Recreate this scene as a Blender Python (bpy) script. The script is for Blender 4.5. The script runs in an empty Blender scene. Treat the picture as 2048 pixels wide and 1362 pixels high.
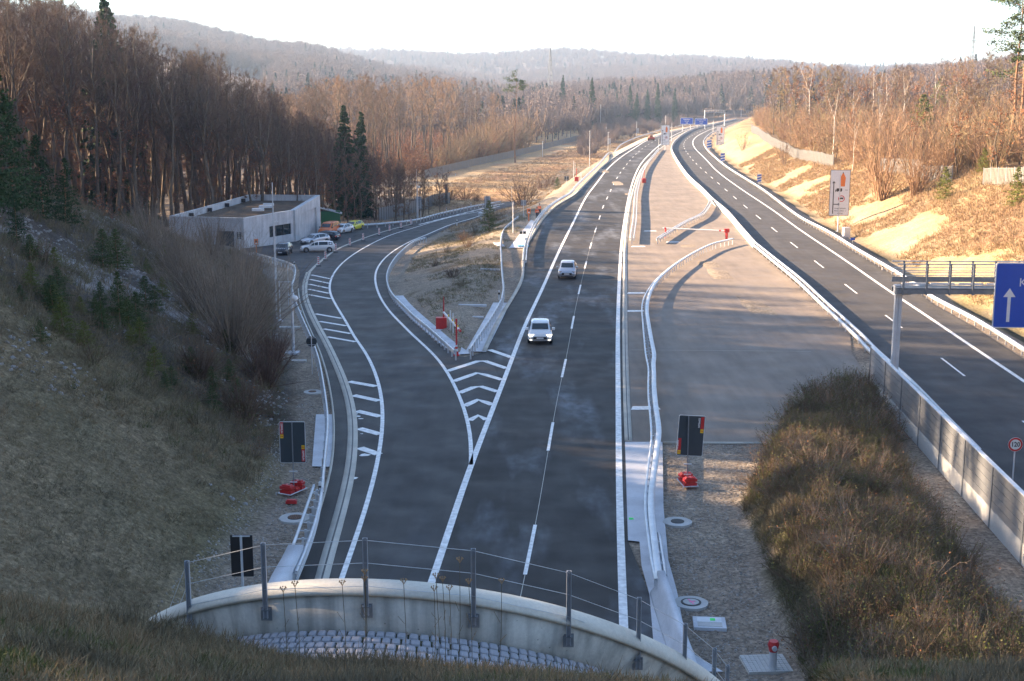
import bpy, bmesh, math, random
import numpy as np
from mathutils import Vector, Matrix, noise as mnoise
R_ = math.radians
rng = np.random.default_rng(7); random.seed(7)
scene = bpy.context.scene
COL = scene.collection

# ------------------------------------------------------------------ camera, sky, sun, exposure
CAM_H, FPX, PITCH = 18.67, 2620.0, math.atan(501/2620.0)
cam_d = bpy.data.cameras.new('camera'); cam = bpy.data.objects.new('camera', cam_d); COL.objects.link(cam)
cam.location = (0, 0, CAM_H); cam.rotation_euler = (math.pi/2-PITCH, 0, 0)
cam_d.sensor_width = 36.0; cam_d.lens = 36.0*FPX/2048.0; cam_d.clip_start = 0.3; cam_d.clip_end = 30000
scene.camera = cam
SUN_EL, SUN_AZ = R_(20.0), R_(17.0)            # the sun stands to the left and slightly ahead
sun_to = Vector((-math.cos(SUN_AZ)*math.cos(SUN_EL), math.sin(SUN_AZ)*math.cos(SUN_EL), math.sin(SUN_EL)))
world = bpy.data.worlds.new('World'); scene.world = world; world.use_nodes = True
wn = world.node_tree; wn.nodes.clear()
sky = wn.nodes.new('ShaderNodeTexSky'); sky.sky_type = 'NISHITA'; sky.sun_disc = False
sky.sun_elevation = SUN_EL; sky.sun_rotation = math.atan2(sun_to.x, sun_to.y)
sky.altitude = 300; sky.air_density = 0.8; sky.dust_density = 0.6; sky.ozone_density = 1.0
bg = wn.nodes.new('ShaderNodeBackground'); bg.inputs['Strength'].default_value = 0.072
wo = wn.nodes.new('ShaderNodeOutputWorld')
wn.links.new(sky.outputs[0], bg.inputs['Color']); wn.links.new(bg.outputs[0], wo.inputs['Surface'])
sd = bpy.data.lights.new('sun', 'SUN'); sd.energy = 5.0; sd.angle = R_(0.55); sd.color = (1.0, 0.73, 0.48)
so = bpy.data.objects.new('sun', sd); COL.objects.link(so); so.location = (-200, 60, 120)
so.rotation_euler = sun_to.to_track_quat('Z', 'Y').to_euler()
scene.view_settings.view_transform = 'Standard'; scene.view_settings.look = 'None'
scene.view_settings.gamma = 1.0; scene.view_settings.use_curve_mapping = False
scene.view_settings.exposure = 2.55
scene.cycles.max_bounces = 6; scene.cycles.diffuse_bounces = 3; scene.cycles.glossy_bounces = 2
scene.cycles.transparent_max_bounces = 6; scene.cycles.volume_bounces = 0
scene.cycles.use_denoising = True
HAZE_D = 0.00017

# ------------------------------------------------------------------ surveying: sight lines of the photograph met with the ground
_c, _s = math.cos(PITCH), math.sin(PITCH)
def G(px, py, z=0.0):
    dx, dy = (px-1024)/FPX, (py-681)/FPX
    t = (z-CAM_H)/(-_s-dy*_c)
    return (dx*t, (_c-dy*_s)*t, z)
def ipl(pts):
    a = np.array(pts, float); return lambda v: np.interp(v, a[:, 0], a[:, 1])
KERB_PX = [(900,780),(935,740),(972,703),(998,645),(1046,561),(1048,520),(1051,498),(1063,477),(1087,439),(1114,412),(1150,390),(1183,357),(1210,330),(1240,308),(1270,292),(1304,275),(1344,262),(1392,252),(1425,247),(1475,237)]
_k = np.array([G(*p)[:2] for p in KERB_PX]); _k = np.vstack([[-11, 20], _k])
def XK(y): return np.interp(y, _k[:, 1], _k[:, 0])
def sst(t): t = np.clip(t, 0, 1); return t*t*(3-2*t)
def RS(x, y):                                   # roads and flats: the slip road and the car park lie lower than the motorway
    y = np.asarray(y, float); x = np.asarray(x, float)
    q = y-88.0; a = (np.sqrt(q*q+150)+q)/2-.35; q2 = a-165; a = a-(np.sqrt(q2*q2+300)+q2)/2
    drop = -0.03*np.clip(a, 0, None)*(1-0.6*sst((y-330)/400))
    return drop*sst((XK(y)-2.0-x)/9.0)
def G2(px, py, off=0.0):
    z = 0.0
    for _ in range(30):
        x, y, _z = G(px, py, z+off); z = 0.5*z+0.5*float(RS(x, y))
    x, y, _z = G(px, py, z+off)
    return (x, y, z)
_tl = np.array([(-11.5, 15), (-11.6, 45)]+[G2(*p)[:2] for p in [(575,950),(598,750),(572,700),(553,600),(536,530)]]+[(-38, 178), (-50, 190), (-75, 205), (-90, 240)])
def XL(y): return np.interp(y, _tl[:, 1], _tl[:, 0])
RR_PX = [(2048,718),(1945,652),(1864,606),(1817,568),(1717,508),(1599,438),(1524,382),(1458,340),(1430,318),(1412,299),(1405,287),(1412,276),(1423,267),(1440,258)]
_tr = np.array([(35.0, 0), (36.0, 50)]+[G(*p)[:2] for p in RR_PX]+[(160, 850)])
def XR(y): return np.interp(y, _tr[:, 1], _tr[:, 0])+2.2
HC = ipl([(0,17),(60,17),(75,14.5),(90,12),(110,9.5),(120,7),(135,4),(150,2),(165,.8),(200,.5)])
HR = ipl([(0,10),(150,9),(220,7),(350,5.5),(500,5),(900,8)])
# far hills: height of the ground by bearing (columns) and distance (rows)
HB = np.array([-1200,-600,0,300,600,800,1000,1300,1500,1700,2048,3000], float)
HD = np.array([300,500,900,1300,1800,2400,3200,4500,7000], float)
HZ = np.array([[5,18,62,100,150,120,120,100,80],[3,14,52,92,142,105,112,95,80],[0,4,38,74,116,82,95,90,80],[-1,2,26,56,97,62,95,85,80],
 [-2,0,12,36,66,52,96,80,75],[-2,-1,6,18,37,46,96,80,70],[0,0,3,8,16,38,92,74,65],[0,1,8,14,22,42,76,66,60],[2,8,16,20,28,46,68,66,60],
 [4,12,22,24,28,34,45,50,50],[5,18,26,28,30,32,40,45,50],[8,25,40,50,50,50,55,60,60]], float)
def vnoise(x, y, s, seed=0):                    # smooth value noise, vectorised
    x = np.asarray(x, float)/s+seed*17.3; y = np.asarray(y, float)/s+seed*7.1
    xi, yi = np.floor(x), np.floor(y); fx, fy = x-xi, y-yi
    fx = fx*fx*(3-2*fx); fy = fy*fy*(3-2*fy)
    def h(a, b):
        q = (a.astype(np.int64)*374761393+b.astype(np.int64)*668265263+int(seed)*144665) & 0xffffffff; q = ((q ^ (q >> 13))*1274126177) & 0xffffffff; q = q ^ (q >> 16); return (q & 0xffffff)/16777216.0
    return (h(xi,yi)*(1-fx)+h(xi+1,yi)*fx)*(1-fy)+(h(xi,yi+1)*(1-fx)+h(xi+1,yi+1)*fx)*fy
def fbm(x, y, s, seed=0, o=3):
    r, a, t = 0, 1, 0
    for i in range(o): r = r+a*vnoise(x, y, s/2**i, seed+i*3); t += a; a *= .5
    return r/t
def hills(x, y):
    d = np.sqrt(x*x+y*y); b = 1024+FPX*x/np.maximum(y, 1); b = np.clip(b, HB[0], HB[-1])
    i = np.clip(np.searchsorted(HB, b)-1, 0, len(HB)-2); fb = (b-HB[i])/(HB[i+1]-HB[i]); fb = sst(fb)
    dd = np.clip(d, HD[0], HD[-1]); j = np.clip(np.searchsorted(HD, dd)-1, 0, len(HD)-2); fd = sst((dd-HD[j])/(HD[j+1]-HD[j]))
    z = (HZ[i,j]*(1-fb)+HZ[i+1,j]*fb)*(1-fd)+(HZ[i,j+1]*(1-fb)+HZ[i+1,j+1]*fb)*fd
    z = z+(fbm(x, y, 420, 5)-.5)*sst((d-900)/900)*38
    return z
PC = (-2.48, 22.65, 2.11, 7.80, 1.145, -0.023)  # portal ring: centre x, y, height, radius, slant, skew
UX = 0.0725
def H(x, y):
    x = np.asarray(x, float); y = np.asarray(y, float)
    base = RS(x, y)-0.07
    n = fbm(x, y, 7, 1)-.5
    # left cutting slope
    dl = XL(y)-x; hc = HC(y)
    raw = np.clip(dl, 0, None)*.62
    hl = np.where(raw < hc, raw, hc+np.clip(dl-hc/.62, 0, 60)*.05)
    hl = hl+np.clip(dl/4, 0, 1)*n*1.1*np.where(y > 62, 1, .45)
    hl = hl+np.clip(-x-np.maximum(44, .43*y+6), 0, 46)*(.5+.10*sst((y-110)/30))*(1-sst((y-205)/40))  # unseen extra rise left of the frame, added to block sun from the road
    hl = np.where(dl > 0, hl, 0)
    # right embankment
    dr = x-XR(y); hr_ = HR(y); raw = np.clip(dr-1.2, 0, None)*.5
    hr = np.where(raw < hr_, raw, hr_+np.clip(dr-1.2-hr_/.5-5, 0, 170)*.055)
    hr = hr-0.35*np.exp(-((dr-.6)/.6)**2)+np.clip(dr/5, 0, 1)*n*.9
    hr = np.where(dr > -1, hr, 0)
    # ground over the tunnel, meeting the gutter behind the portal ring
    lat = x-(PC[0]+(y-22.6)*UX); lc_ = np.clip(np.abs(lat), 0, 7.72); zr = PC[2]+np.sqrt(PC[3]**2-lc_**2); yr = PC[1]+PC[4]*(PC[2]+PC[3]-zr)
    plane = 16.93-.380*y+.32*np.clip(-x-3.4, 0, 8)
    hin = np.minimum(plane, zr-1.10+np.where(x < -3, .85, .55)*np.clip(yr-1.75-y, 0, 9)); hin = np.where((y > yr-.45), -9, hin)
    hout = np.minimum(plane, np.maximum(8.4-(y-23.5)*.86, -9)+.27*np.clip(-x-8, 0, 5))
    hout = np.where(x > 0, np.minimum(hout, 9.2-(y-20)*1.1), hout)
    hf = np.where(np.abs(lat) < 7.75, hin, hout)+np.clip(n, -1, 1)*.22*(y < 20.5)
    hf = np.where(y > 38, -9, hf)
    # berm between the gravel yard and the noise barrier
    xb0 = np.interp(y, [20, 40, 47, 52, 57, 66, 72, 80], [8.6, 9.2, 9.9, 10.1, 10.2, 13.3, 15.2, 20.2])
    xb1 = np.interp(y, [20, 45, 55, 66, 80], [17.6, 17.8, 18.8, 20.4, 23.0])
    u = np.clip((x-xb0)/np.maximum(xb1-xb0, .5), 0, 1)
    hb = 1.7*np.sin(np.clip(u, 0, 1)**.75*math.pi)**.8*np.interp(y, [0, 34, 60, 76, 82], [1.6, 1.5, 1.0, .6, 0])
    hb = np.where((u > 0) & (u < 1), np.maximum(hb*(.75+.5*fbm(x, y, 4.5, 14))+n*.7, 0)*np.clip(u*8, 0, 1), 0)
    # island between slip road and motorway
    isl = ISL(x, y)
    z = np.maximum(base+np.maximum(hl, 0)+np.maximum(hr, np.minimum(hr, 0))+hb+isl, hf)
    d = np.sqrt(x*x+y*y); side = np.maximum(XK(y)-35-x, x-XR(y)-25)/90
    w = np.maximum(sst((d-420)/330)*sst(side), sst((y-880)/160))
    return z*(1-w)+hills(x, y)*w
rampR = [(1030,411),(1000,418),(960,434),(905,452),(858,474),(838,484),(800,510),(782,535),(774,556),(780,585),(803,620),(833,650),(870,683),(912,712),(945,716),(975,704),(1000,760),(935,935),(890,1080),(868,1180)]
rampL = [(586,1180),(600,1145),(613,1109),(634,1038),(651,982),(664,932),(668,870),(667,827),(660,780),(650,735),(634,690),(614,645),(600,605),(596,577),(600,545),(592,528),(560,517),(500,505),(488,497),(560,488),(600,478),(640,461),(664,452),(726,452),(779,448),(830,443),(881,429),(936,416),(968,411),(1005,405),(1028,402)]
_rr = np.array([G2(*p)[:2] for p in rampR[:14]][::-1])
_rp = np.array([G2(*p)[:2] for p in rampL+rampR])
def in_ramp(x, y):
    x = np.asarray(x, float); y = np.asarray(y, float); r = np.zeros(x.shape, bool); n = len(_rp)
    for i in range(n):
        (x1, y1), (x2, y2) = _rp[i], _rp[(i+1) % n]
        c = ((y1 > y) != (y2 > y)) & (x < (x2-x1)*(y-y1)/(y2-y1+1e-12)+x1); r ^= c
    return r
def ISL(x, y):
    c = XK(y)-1.8-x                             # distance left of the motorway kerb
    wdt = np.clip(XK(y)-3.2-np.interp(y, _rr[:, 1], _rr[:, 0]), .6, 16)*np.interp(y, [86, 92], [0, 1])
    u = np.clip(c/np.maximum(wdt, .5), 0, 1)
    return np.where((y > 86) & (y < 420), np.sin(u*math.pi)*np.interp(y, [86, 120, 160, 300, 420], [0, .7, 1.1, .8, 0])*(.7+.6*fbm(x, y, 9, 8)), 0)
def hz(x, y): return float(H(np.array([x]), np.array([y]))[0])

# ------------------------------------------------------------------ materials
def newmat(name):
    m = bpy.data.materials.new(name); m.use_nodes = True
    return m, m.node_tree, m.node_tree.nodes['Principled BSDF']
def mat(name, col, rough=.6, metal=0.0, var=.12, scale=3.0, bump=0.0, bscale=40, spec=.5, emit=None, obj_var=0.0, coat=0):
    m, nt, b = newmat(name); L = nt.links.new
    b.inputs['Roughness'].default_value = rough; b.inputs['Metallic'].default_value = metal
    b.inputs['Specular IOR Level'].default_value = spec; b.inputs['Coat Weight'].default_value = coat
    tc = nt.nodes.new('ShaderNodeTexCoord'); n = nt.nodes.new('ShaderNodeTexNoise'); n.inputs['Scale'].default_value = scale; n.inputs['Detail'].default_value = 4
    L(tc.outputs['Object'], n.inputs['Vector'])
    mp = nt.nodes.new('ShaderNodeMapRange'); mp.inputs[1].default_value = .3; mp.inputs[2].default_value = .7; mp.inputs[3].default_value = 1-var; mp.inputs[4].default_value = 1+var
    L(n.outputs['Fac'], mp.inputs[0])
    mul = nt.nodes.new('ShaderNodeVectorMath'); mul.operation = 'SCALE'; mul.inputs[0].default_value = col[:3]
    L(mp.outputs[0], mul.inputs['Scale']); out = mul.outputs[0]
    if obj_var:
        oi = nt.nodes.new('ShaderNodeObjectInfo'); m2 = nt.nodes.new('ShaderNodeMapRange'); m2.inputs[3].default_value = 1-obj_var; m2.inputs[4].default_value = 1+obj_var
        L(oi.outputs['Random'], m2.inputs[0]); s2 = nt.nodes.new('ShaderNodeVectorMath'); s2.operation = 'SCALE'; L(out, s2.inputs[0]); L(m2.outputs[0], s2.inputs['Scale']); out = s2.outputs[0]
    L(out, b.inputs['Base Color'])
    if bump:
        n2 = nt.nodes.new('ShaderNodeTexNoise'); n2.inputs['Scale'].default_value = bscale; L(tc.outputs['Object'], n2.inputs['Vector'])
        bm = nt.nodes.new('ShaderNodeBump'); bm.inputs['Strength'].default_value = bump; bm.inputs['Distance'].default_value = .02
        L(n2.outputs['Fac'], bm.inputs['Height']); L(bm.outputs[0], b.inputs['Normal'])
    if emit: b.inputs['Emission Color'].default_value = (*emit[:3], 1); b.inputs['Emission Strength'].default_value = emit[3]
    return m
M = {}
M['galv'] = mat('galvanised_steel', (.62,.65,.68), .45, .25, .12, 2)
M['galv_dark'] = mat('weathered_steel', (.24,.26,.28), .5, .3, .15, 4)
M['post'] = mat('steel_post', (.36,.39,.43), .5, .15, .12, 5)
M['white'] = mat('white_paint', (.78,.78,.78), .45, 0, .03)
M['line'] = mat('road_paint', (.80,.80,.78), .6, 0, .22, 3.5)
M['black'] = mat('black_plastic', (.02,.02,.022), .5)
M['rubber'] = mat('tyre_rubber', (.02,.02,.02), .8)
M['glass'] = mat('car_glass', (.02,.03,.035), .06, 0, 0, spec=.8)
M['chrome'] = mat('chrome', (.6,.6,.62), .2, .9, 0)
M['red'] = mat('red_paint', (.55,.03,.03), .45, 0, .1)
M['orange'] = mat('orange_paint', (.80,.20,.03), .45, 0, .06)
M['blue'] = mat('sign_blue', (.012,.085,.50), .4, 0, .04)
M['signback'] = mat('sign_back_grey', (.045,.062,.075), .5, .1, .08)
M['signgrey'] = mat('sign_back_light', (.26,.29,.33), .5, .3, .06)
M['yellow'] = mat('yellow_paint', (.85,.55,.02), .5, 0, .05)
M['green'] = mat('green_paint', (.02,.13,.05), .6, 0, .1)
M['skin'] = mat('skin', (.5,.32,.24), .6, 0, .05)
M['navy'] = mat('dark_trousers', (.02,.025,.05), .8, 0, .1)
M['hivis'] = mat('orange_vest', (.9,.16,.03), .7, 0, .08)
M['reflect'] = mat('reflective_band', (.75,.75,.72), .4, 0, .02)
M['bluepaint'] = mat('blue_sheet', (.05,.32,.6), .6)
M['neon'] = mat('green_spray_mark', (.05,.8,.15), .7)
M['pink'] = mat('pink_spray_mark', (.85,.25,.42), .7)
M['rust'] = mat('rusty_iron', (.28,.12,.05), .8, .3, .25, 9)
M['iron'] = mat('cast_iron', (.05,.05,.05), .6, .4, .2, 9)
M['lamp'] = mat('headlamp', (.9,.88,.8), .2, emit=(1, .9, .7, 1.6))

def concrete(name, col, streak=0.0, var=.14, seams=0.0, smooth=False):
    m, nt, b = newmat(name); L = nt.links.new; b.inputs['Roughness'].default_value = .85
    tc = nt.nodes.new('ShaderNodeTexCoord')
    def nz(sc, vec=(1, 1, 1), det=6):
        mp = nt.nodes.new('ShaderNodeMapping'); mp.inputs['Scale'].default_value = vec; n = nt.nodes.new('ShaderNodeTexNoise')
        n.inputs['Scale'].default_value = sc; n.inputs['Detail'].default_value = det; L(tc.outputs['Object'], mp.inputs[0]); L(mp.outputs[0], n.inputs['Vector']); return n.outputs['Fac']
    def rng_(f, a, c, lo=.3, hi=.7):
        r = nt.nodes.new('ShaderNodeMapRange'); r.inputs[1].default_value = lo; r.inputs[2].default_value = hi; r.inputs[3].default_value = a; r.inputs[4].default_value = c; L(f, r.inputs[0]); return r.outputs[0]
    f = rng_(nz(.7), 1-var, 1+var)
    f2 = rng_(nz(14), 1-var*.5, 1+var*.5)
    ml = nt.nodes.new('ShaderNodeMath'); ml.operation = 'MULTIPLY'; L(f, ml.inputs[0]); L(f2, ml.inputs[1]); o = ml.outputs[0]
    if streak:
        f3 = rng_(nz(3.2, (1, 1, .06)), 1-streak, 1+streak*.35, .35, .6); m3 = nt.nodes.new('ShaderNodeMath'); m3.operation = 'MULTIPLY'; L(o, m3.inputs[0]); L(f3, m3.inputs[1]); o = m3.outputs[0]
        vz = nt.nodes.new('ShaderNodeTexVoronoi'); vz.inputs['Scale'].default_value = 5; L(tc.outputs['Object'], vz.inputs['Vector'])
        f4 = rng_(vz.outputs['Distance'], .55, 1, .05, .1); m4 = nt.nodes.new('ShaderNodeMath'); m4.operation = 'MULTIPLY'; L(o, m4.inputs[0]); L(f4, m4.inputs[1]); o = m4.outputs[0]
    s = nt.nodes.new('ShaderNodeVectorMath'); s.operation = 'SCALE'; s.inputs[0].default_value = col; L(o, s.inputs['Scale']); L(s.outputs[0], b.inputs['Base Color'])
    bm = nt.nodes.new('ShaderNodeBump'); bm.inputs['Strength'].default_value = .25; bm.inputs['Distance'].default_value = .02; L(nz(30), bm.inputs['Height']); L(bm.outputs[0], b.inputs['Normal'])
    return m
M['conc'] = concrete('concrete', (.50,.50,.48))
M['conc_wall'] = concrete('board_marked_concrete', (.52,.51,.46), .42)
M['conc_rim'] = concrete('smooth_concrete_rim', (.62,.60,.52))
M['conc_house'] = concrete('house_concrete', (.54,.54,.55), .15)
M['slab'] = concrete('light_concrete_slab', (.58,.60,.63))
M['kerb'] = concrete('kerb_concrete', (.50,.48,.42))
M['pebble'] = concrete('tan_pebble', (.30,.26,.21), 0, .3); M['pebble2'] = concrete('grey_pebble', (.36,.34,.31), 0, .3)
M['stone_dark'] = concrete('dark_limestone', (.30,.29,.28), 0, .3)  # one even, darker grey for the loose slope stones
M['granite'] = concrete('granite_block', (.44,.45,.49), 0, .25)

def asphalt(name, col, worn, patch=.18, stain=0.0):
    m, nt, b = newmat(name); L = nt.links.new
    tc = nt.nodes.new('ShaderNodeTexCoord'); N = nt.nodes
    def nz(sc, vec=(1, 1, 1), det=5, rot=0):
        mp = N.new('ShaderNodeMapping'); mp.inputs['Scale'].default_value = vec; mp.inputs['Rotation'].default_value = (0, 0, rot)
        n = N.new('ShaderNodeTexNoise'); n.inputs['Scale'].default_value = sc; n.inputs['Detail'].default_value = det
        L(tc.outputs['Object'], mp.inputs[0]); L(mp.outputs[0], n.inputs['Vector']); return n.outputs['Fac']
    def rg(f, a, c, lo=.3, hi=.7):
        r = N.new('ShaderNodeMapRange'); r.inputs[1].default_value = lo; r.inputs[2].default_value = hi; r.inputs[3].default_value = a; r.inputs[4].default_value = c; L(f, r.inputs[0]); return r.outputs[0]
    def mul(a, c):
        q = N.new('ShaderNodeMath'); q.operation = 'MULTIPLY'; L(a, q.inputs[0]); L(c, q.inputs[1]); return q.outputs[0]
    f = mul(mul(rg(nz(.18), 1-patch, 1+patch), rg(nz(1.3, (1, .12, 1), 4, UX), .86, 1.14)), rg(nz(60, det=2), .8, 1.2))
    s = N.new('ShaderNodeVectorMath'); s.operation = 'SCALE'; s.inputs[0].default_value = col; L(f, s.inputs['Scale'])
    mix = N.new('ShaderNodeMix'); mix.data_type = 'RGBA'; L(s.outputs[0], mix.inputs[6]); mix.inputs[7].default_value = (*worn, 1)
    st = mul(rg(nz(.33, (1, .22, 1), 5, UX), 0, 1, .51, .68), rg(nz(1.6, (1, .5, 1), 4), .2, 1, .35, .7))
    if stain: 
        q = N.new('ShaderNodeMath'); q.operation = 'MULTIPLY'; L(st, q.inputs[0]); q.inputs[1].default_value = stain; L(q.outputs[0], mix.inputs[0])
    else: mix.inputs[0].default_value = 0
    L(mix.outputs[2], b.inputs['Base Color'])
    L(rg(nz(.5), .62, .85), b.inputs['Roughness']); b.inputs['Specular IOR Level'].default_value = .35
    bm = N.new('ShaderNodeBump'); bm.inputs['Strength'].default_value = .3; bm.inputs['Distance'].default_value = .01; L(nz(90, det=2), bm.inputs['Height']); L(bm.outputs[0], b.inputs['Normal'])
    return m
M['asphalt'] = asphalt('dark_asphalt', (.037,.033,.030), (.19,.21,.24), .2, .85)
M['asphalt_ramp'] = asphalt('slip_road_asphalt', (.056,.052,.049), (.12,.13,.15), .18, .3)
M['asphalt_med'] = asphalt('pale_crossing_asphalt', (.22,.18,.145), (.30,.25,.19), .16, .4)
M['asphalt_rc'] = asphalt('right_road_asphalt', (.062,.058,.055), (.11,.11,.11), .15, .3)

def ground_mat(name, bump=.5, rough=1.0, f1=5.0, lo=.55, hi=1.5):
    m, nt, b = newmat(name); L = nt.links.new; N = nt.nodes; b.inputs['Roughness'].default_value = rough; b.inputs['Specular IOR Level'].default_value = .15
    at = N.new('ShaderNodeAttribute'); at.attribute_name = 'soil'; tc = N.new('ShaderNodeTexCoord')
    def nz(sc, det=6):
        n = N.new('ShaderNodeTexNoise'); n.inputs['Scale'].default_value = sc; n.inputs['Detail'].default_value = det; n.inputs['Roughness'].default_value = .7; L(tc.outputs['Object'], n.inputs['Vector']); return n.outputs['Fac']
    def rg(f, a, c, l=.3, h=.7):
        r = N.new('ShaderNodeMapRange'); r.inputs[1].default_value = l; r.inputs[2].default_value = h; r.inputs[3].default_value = a; r.inputs[4].default_value = c; L(f, r.inputs[0]); return r.outputs[0]
    a = rg(nz(f1), lo, hi); c = rg(nz(.6), .8, 1.2); q = N.new('ShaderNodeMath'); q.operation = 'MULTIPLY'; L(a, q.inputs[0]); L(c, q.inputs[1])
    vo = N.new('ShaderNodeTexVoronoi'); vo.inputs['Scale'].default_value = 9; L(tc.outputs['Object'], vo.inputs['Vector'])
    v2 = N.new('ShaderNodeMath'); v2.operation = 'MULTIPLY'; L(q.outputs[0], v2.inputs[0]); sepc = N.new('ShaderNodeSeparateColor'); L(vo.outputs['Color'], sepc.inputs[0]); L(rg(sepc.outputs[0], .75, 1.3, 0, 1), v2.inputs[1])
    s = N.new('ShaderNodeVectorMath'); s.operation = 'SCALE'; L(at.outputs['Color'], s.inputs[0]); L(v2.outputs[0], s.inputs['Scale']); L(s.outputs[0], b.inputs['Base Color'])
    bm = N.new('ShaderNodeBump'); bm.inputs['Strength'].default_value = bump; bm.inputs['Distance'].default_value = .15; L(nz(4), bm.inputs['Height']); L(bm.outputs[0], b.inputs['Normal'])
    return m
M['ground'] = ground_mat('ground_cover')

def leafmat(name, col, col2, rough=.8, trans=.0):
    m, nt, b = newmat(name); L = nt.links.new; N = nt.nodes; b.inputs['Roughness'].default_value = rough; b.inputs['Specular IOR Level'].default_value = .2
    g = N.new('ShaderNodeNewGeometry'); oi = N.new('ShaderNodeObjectInfo'); mx = N.new('ShaderNodeMix'); mx.data_type = 'RGBA'
    mx.inputs[6].default_value = (*col, 1); mx.inputs[7].default_value = (*col2, 1)
    ad = N.new('ShaderNodeMath'); ad.operation = 'ADD'; L(g.outputs['Random Per Island'], ad.inputs[0]); L(oi.outputs['Random'], ad.inputs[1])
    hf = N.new('ShaderNodeMath'); hf.operation = 'MULTIPLY'; L(ad.outputs[0], hf.inputs[0]); hf.inputs[1].default_value = .5
    L(hf.outputs[0], mx.inputs[0]); L(mx.outputs[2], b.inputs['Base Color']); return m
M['bark'] = mat('grey_bark', (.13,.10,.07), .9, 0, .25, 3, obj_var=.2)
M['bark_pine'] = mat('pine_bark', (.24,.13,.07), .9, 0, .25, 3)
M['bark_birch'] = mat('birch_bark', (.60,.56,.50), .8, 0, .2, 3)
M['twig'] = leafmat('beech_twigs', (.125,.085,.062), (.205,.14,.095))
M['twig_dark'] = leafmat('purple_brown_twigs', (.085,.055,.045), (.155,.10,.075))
M['twig_grey'] = leafmat('grey_brown_twigs', (.22,.18,.14), (.30,.24,.185))
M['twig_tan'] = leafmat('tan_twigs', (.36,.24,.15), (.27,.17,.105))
M['twig_green'] = leafmat('olive_twigs', (.25,.21,.11), (.30,.21,.13))
M['rustleaf'] = leafmat('rust_leaves', (.26,.10,.045), (.34,.16,.075))
M['needle'] = leafmat('dark_needles', (.025,.055,.024), (.05,.095,.035))
M['needle_l'] = leafmat('pine_needles', (.05,.085,.03), (.10,.13,.04))
M['needle_y'] = leafmat('yellow_green_needles', (.11,.14,.03), (.17,.18,.04))
M['grass_d'] = leafmat('dry_grass', (.22,.185,.11), (.34,.28,.17))
M['grass_t'] = leafmat('tan_grass', (.36,.27,.16), (.27,.18,.10))
M['grass_g'] = leafmat('green_grass', (.09,.115,.04), (.17,.17,.07))
M['weed'] = leafmat('brown_weeds', (.125,.105,.065), (.22,.185,.12))
M['wood_far'] = leafmat('far_wood', (.13,.10,.095), (.20,.155,.14))
M['wood_far2'] = leafmat('far_wood_pale', (.18,.15,.14), (.13,.105,.10))
M['conif_far'] = leafmat('far_conifer', (.03,.05,.04), (.05,.07,.045))

# ------------------------------------------------------------------ object helpers
def props(o, label=None, cat=None, group=None, kind=None):
    if label: o['label'] = label
    if cat: o['category'] = cat
    if group: o['group'] = group
    if kind: o['kind'] = kind
    return o
def link(o, parent=None):
    COL.objects.link(o)
    if parent: o.parent = parent
    return o
def mesh_np(name, V, F, mats, mi=None, smooth=False):
    """V (n,3); F list of arrays of equal-width faces or a single array"""
    me = bpy.data.meshes.new(name); V = np.asarray(V, np.float32)
    Fs = F if isinstance(F, list) else [F]
    Fs = [np.asarray(f, np.int32) for f in Fs if len(f)]
    loops = np.concatenate([f.ravel() for f in Fs]); tot = np.concatenate([np.full(len(f), f.shape[1], np.int32) for f in Fs])
    me.vertices.add(len(V)); me.vertices.foreach_set('co', V.ravel())
    me.loops.add(len(loops)); me.loops.foreach_set('vertex_index', loops)
    st = np.concatenate([[0], np.cumsum(tot)[:-1]]).astype(np.int32)
    me.polygons.add(len(tot)); me.polygons.foreach_set('loop_start', st); me.polygons.foreach_set('loop_total', tot)
    for m in (mats if isinstance(mats, (list, tuple)) else [mats]): me.materials.append(m)
    if mi is not None: me.polygons.foreach_set('material_index', np.asarray(mi, np.int32))
    if smooth: me.polygons.foreach_set('use_smooth', np.ones(len(tot), bool))
    me.update(); me.validate(); return me
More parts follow.
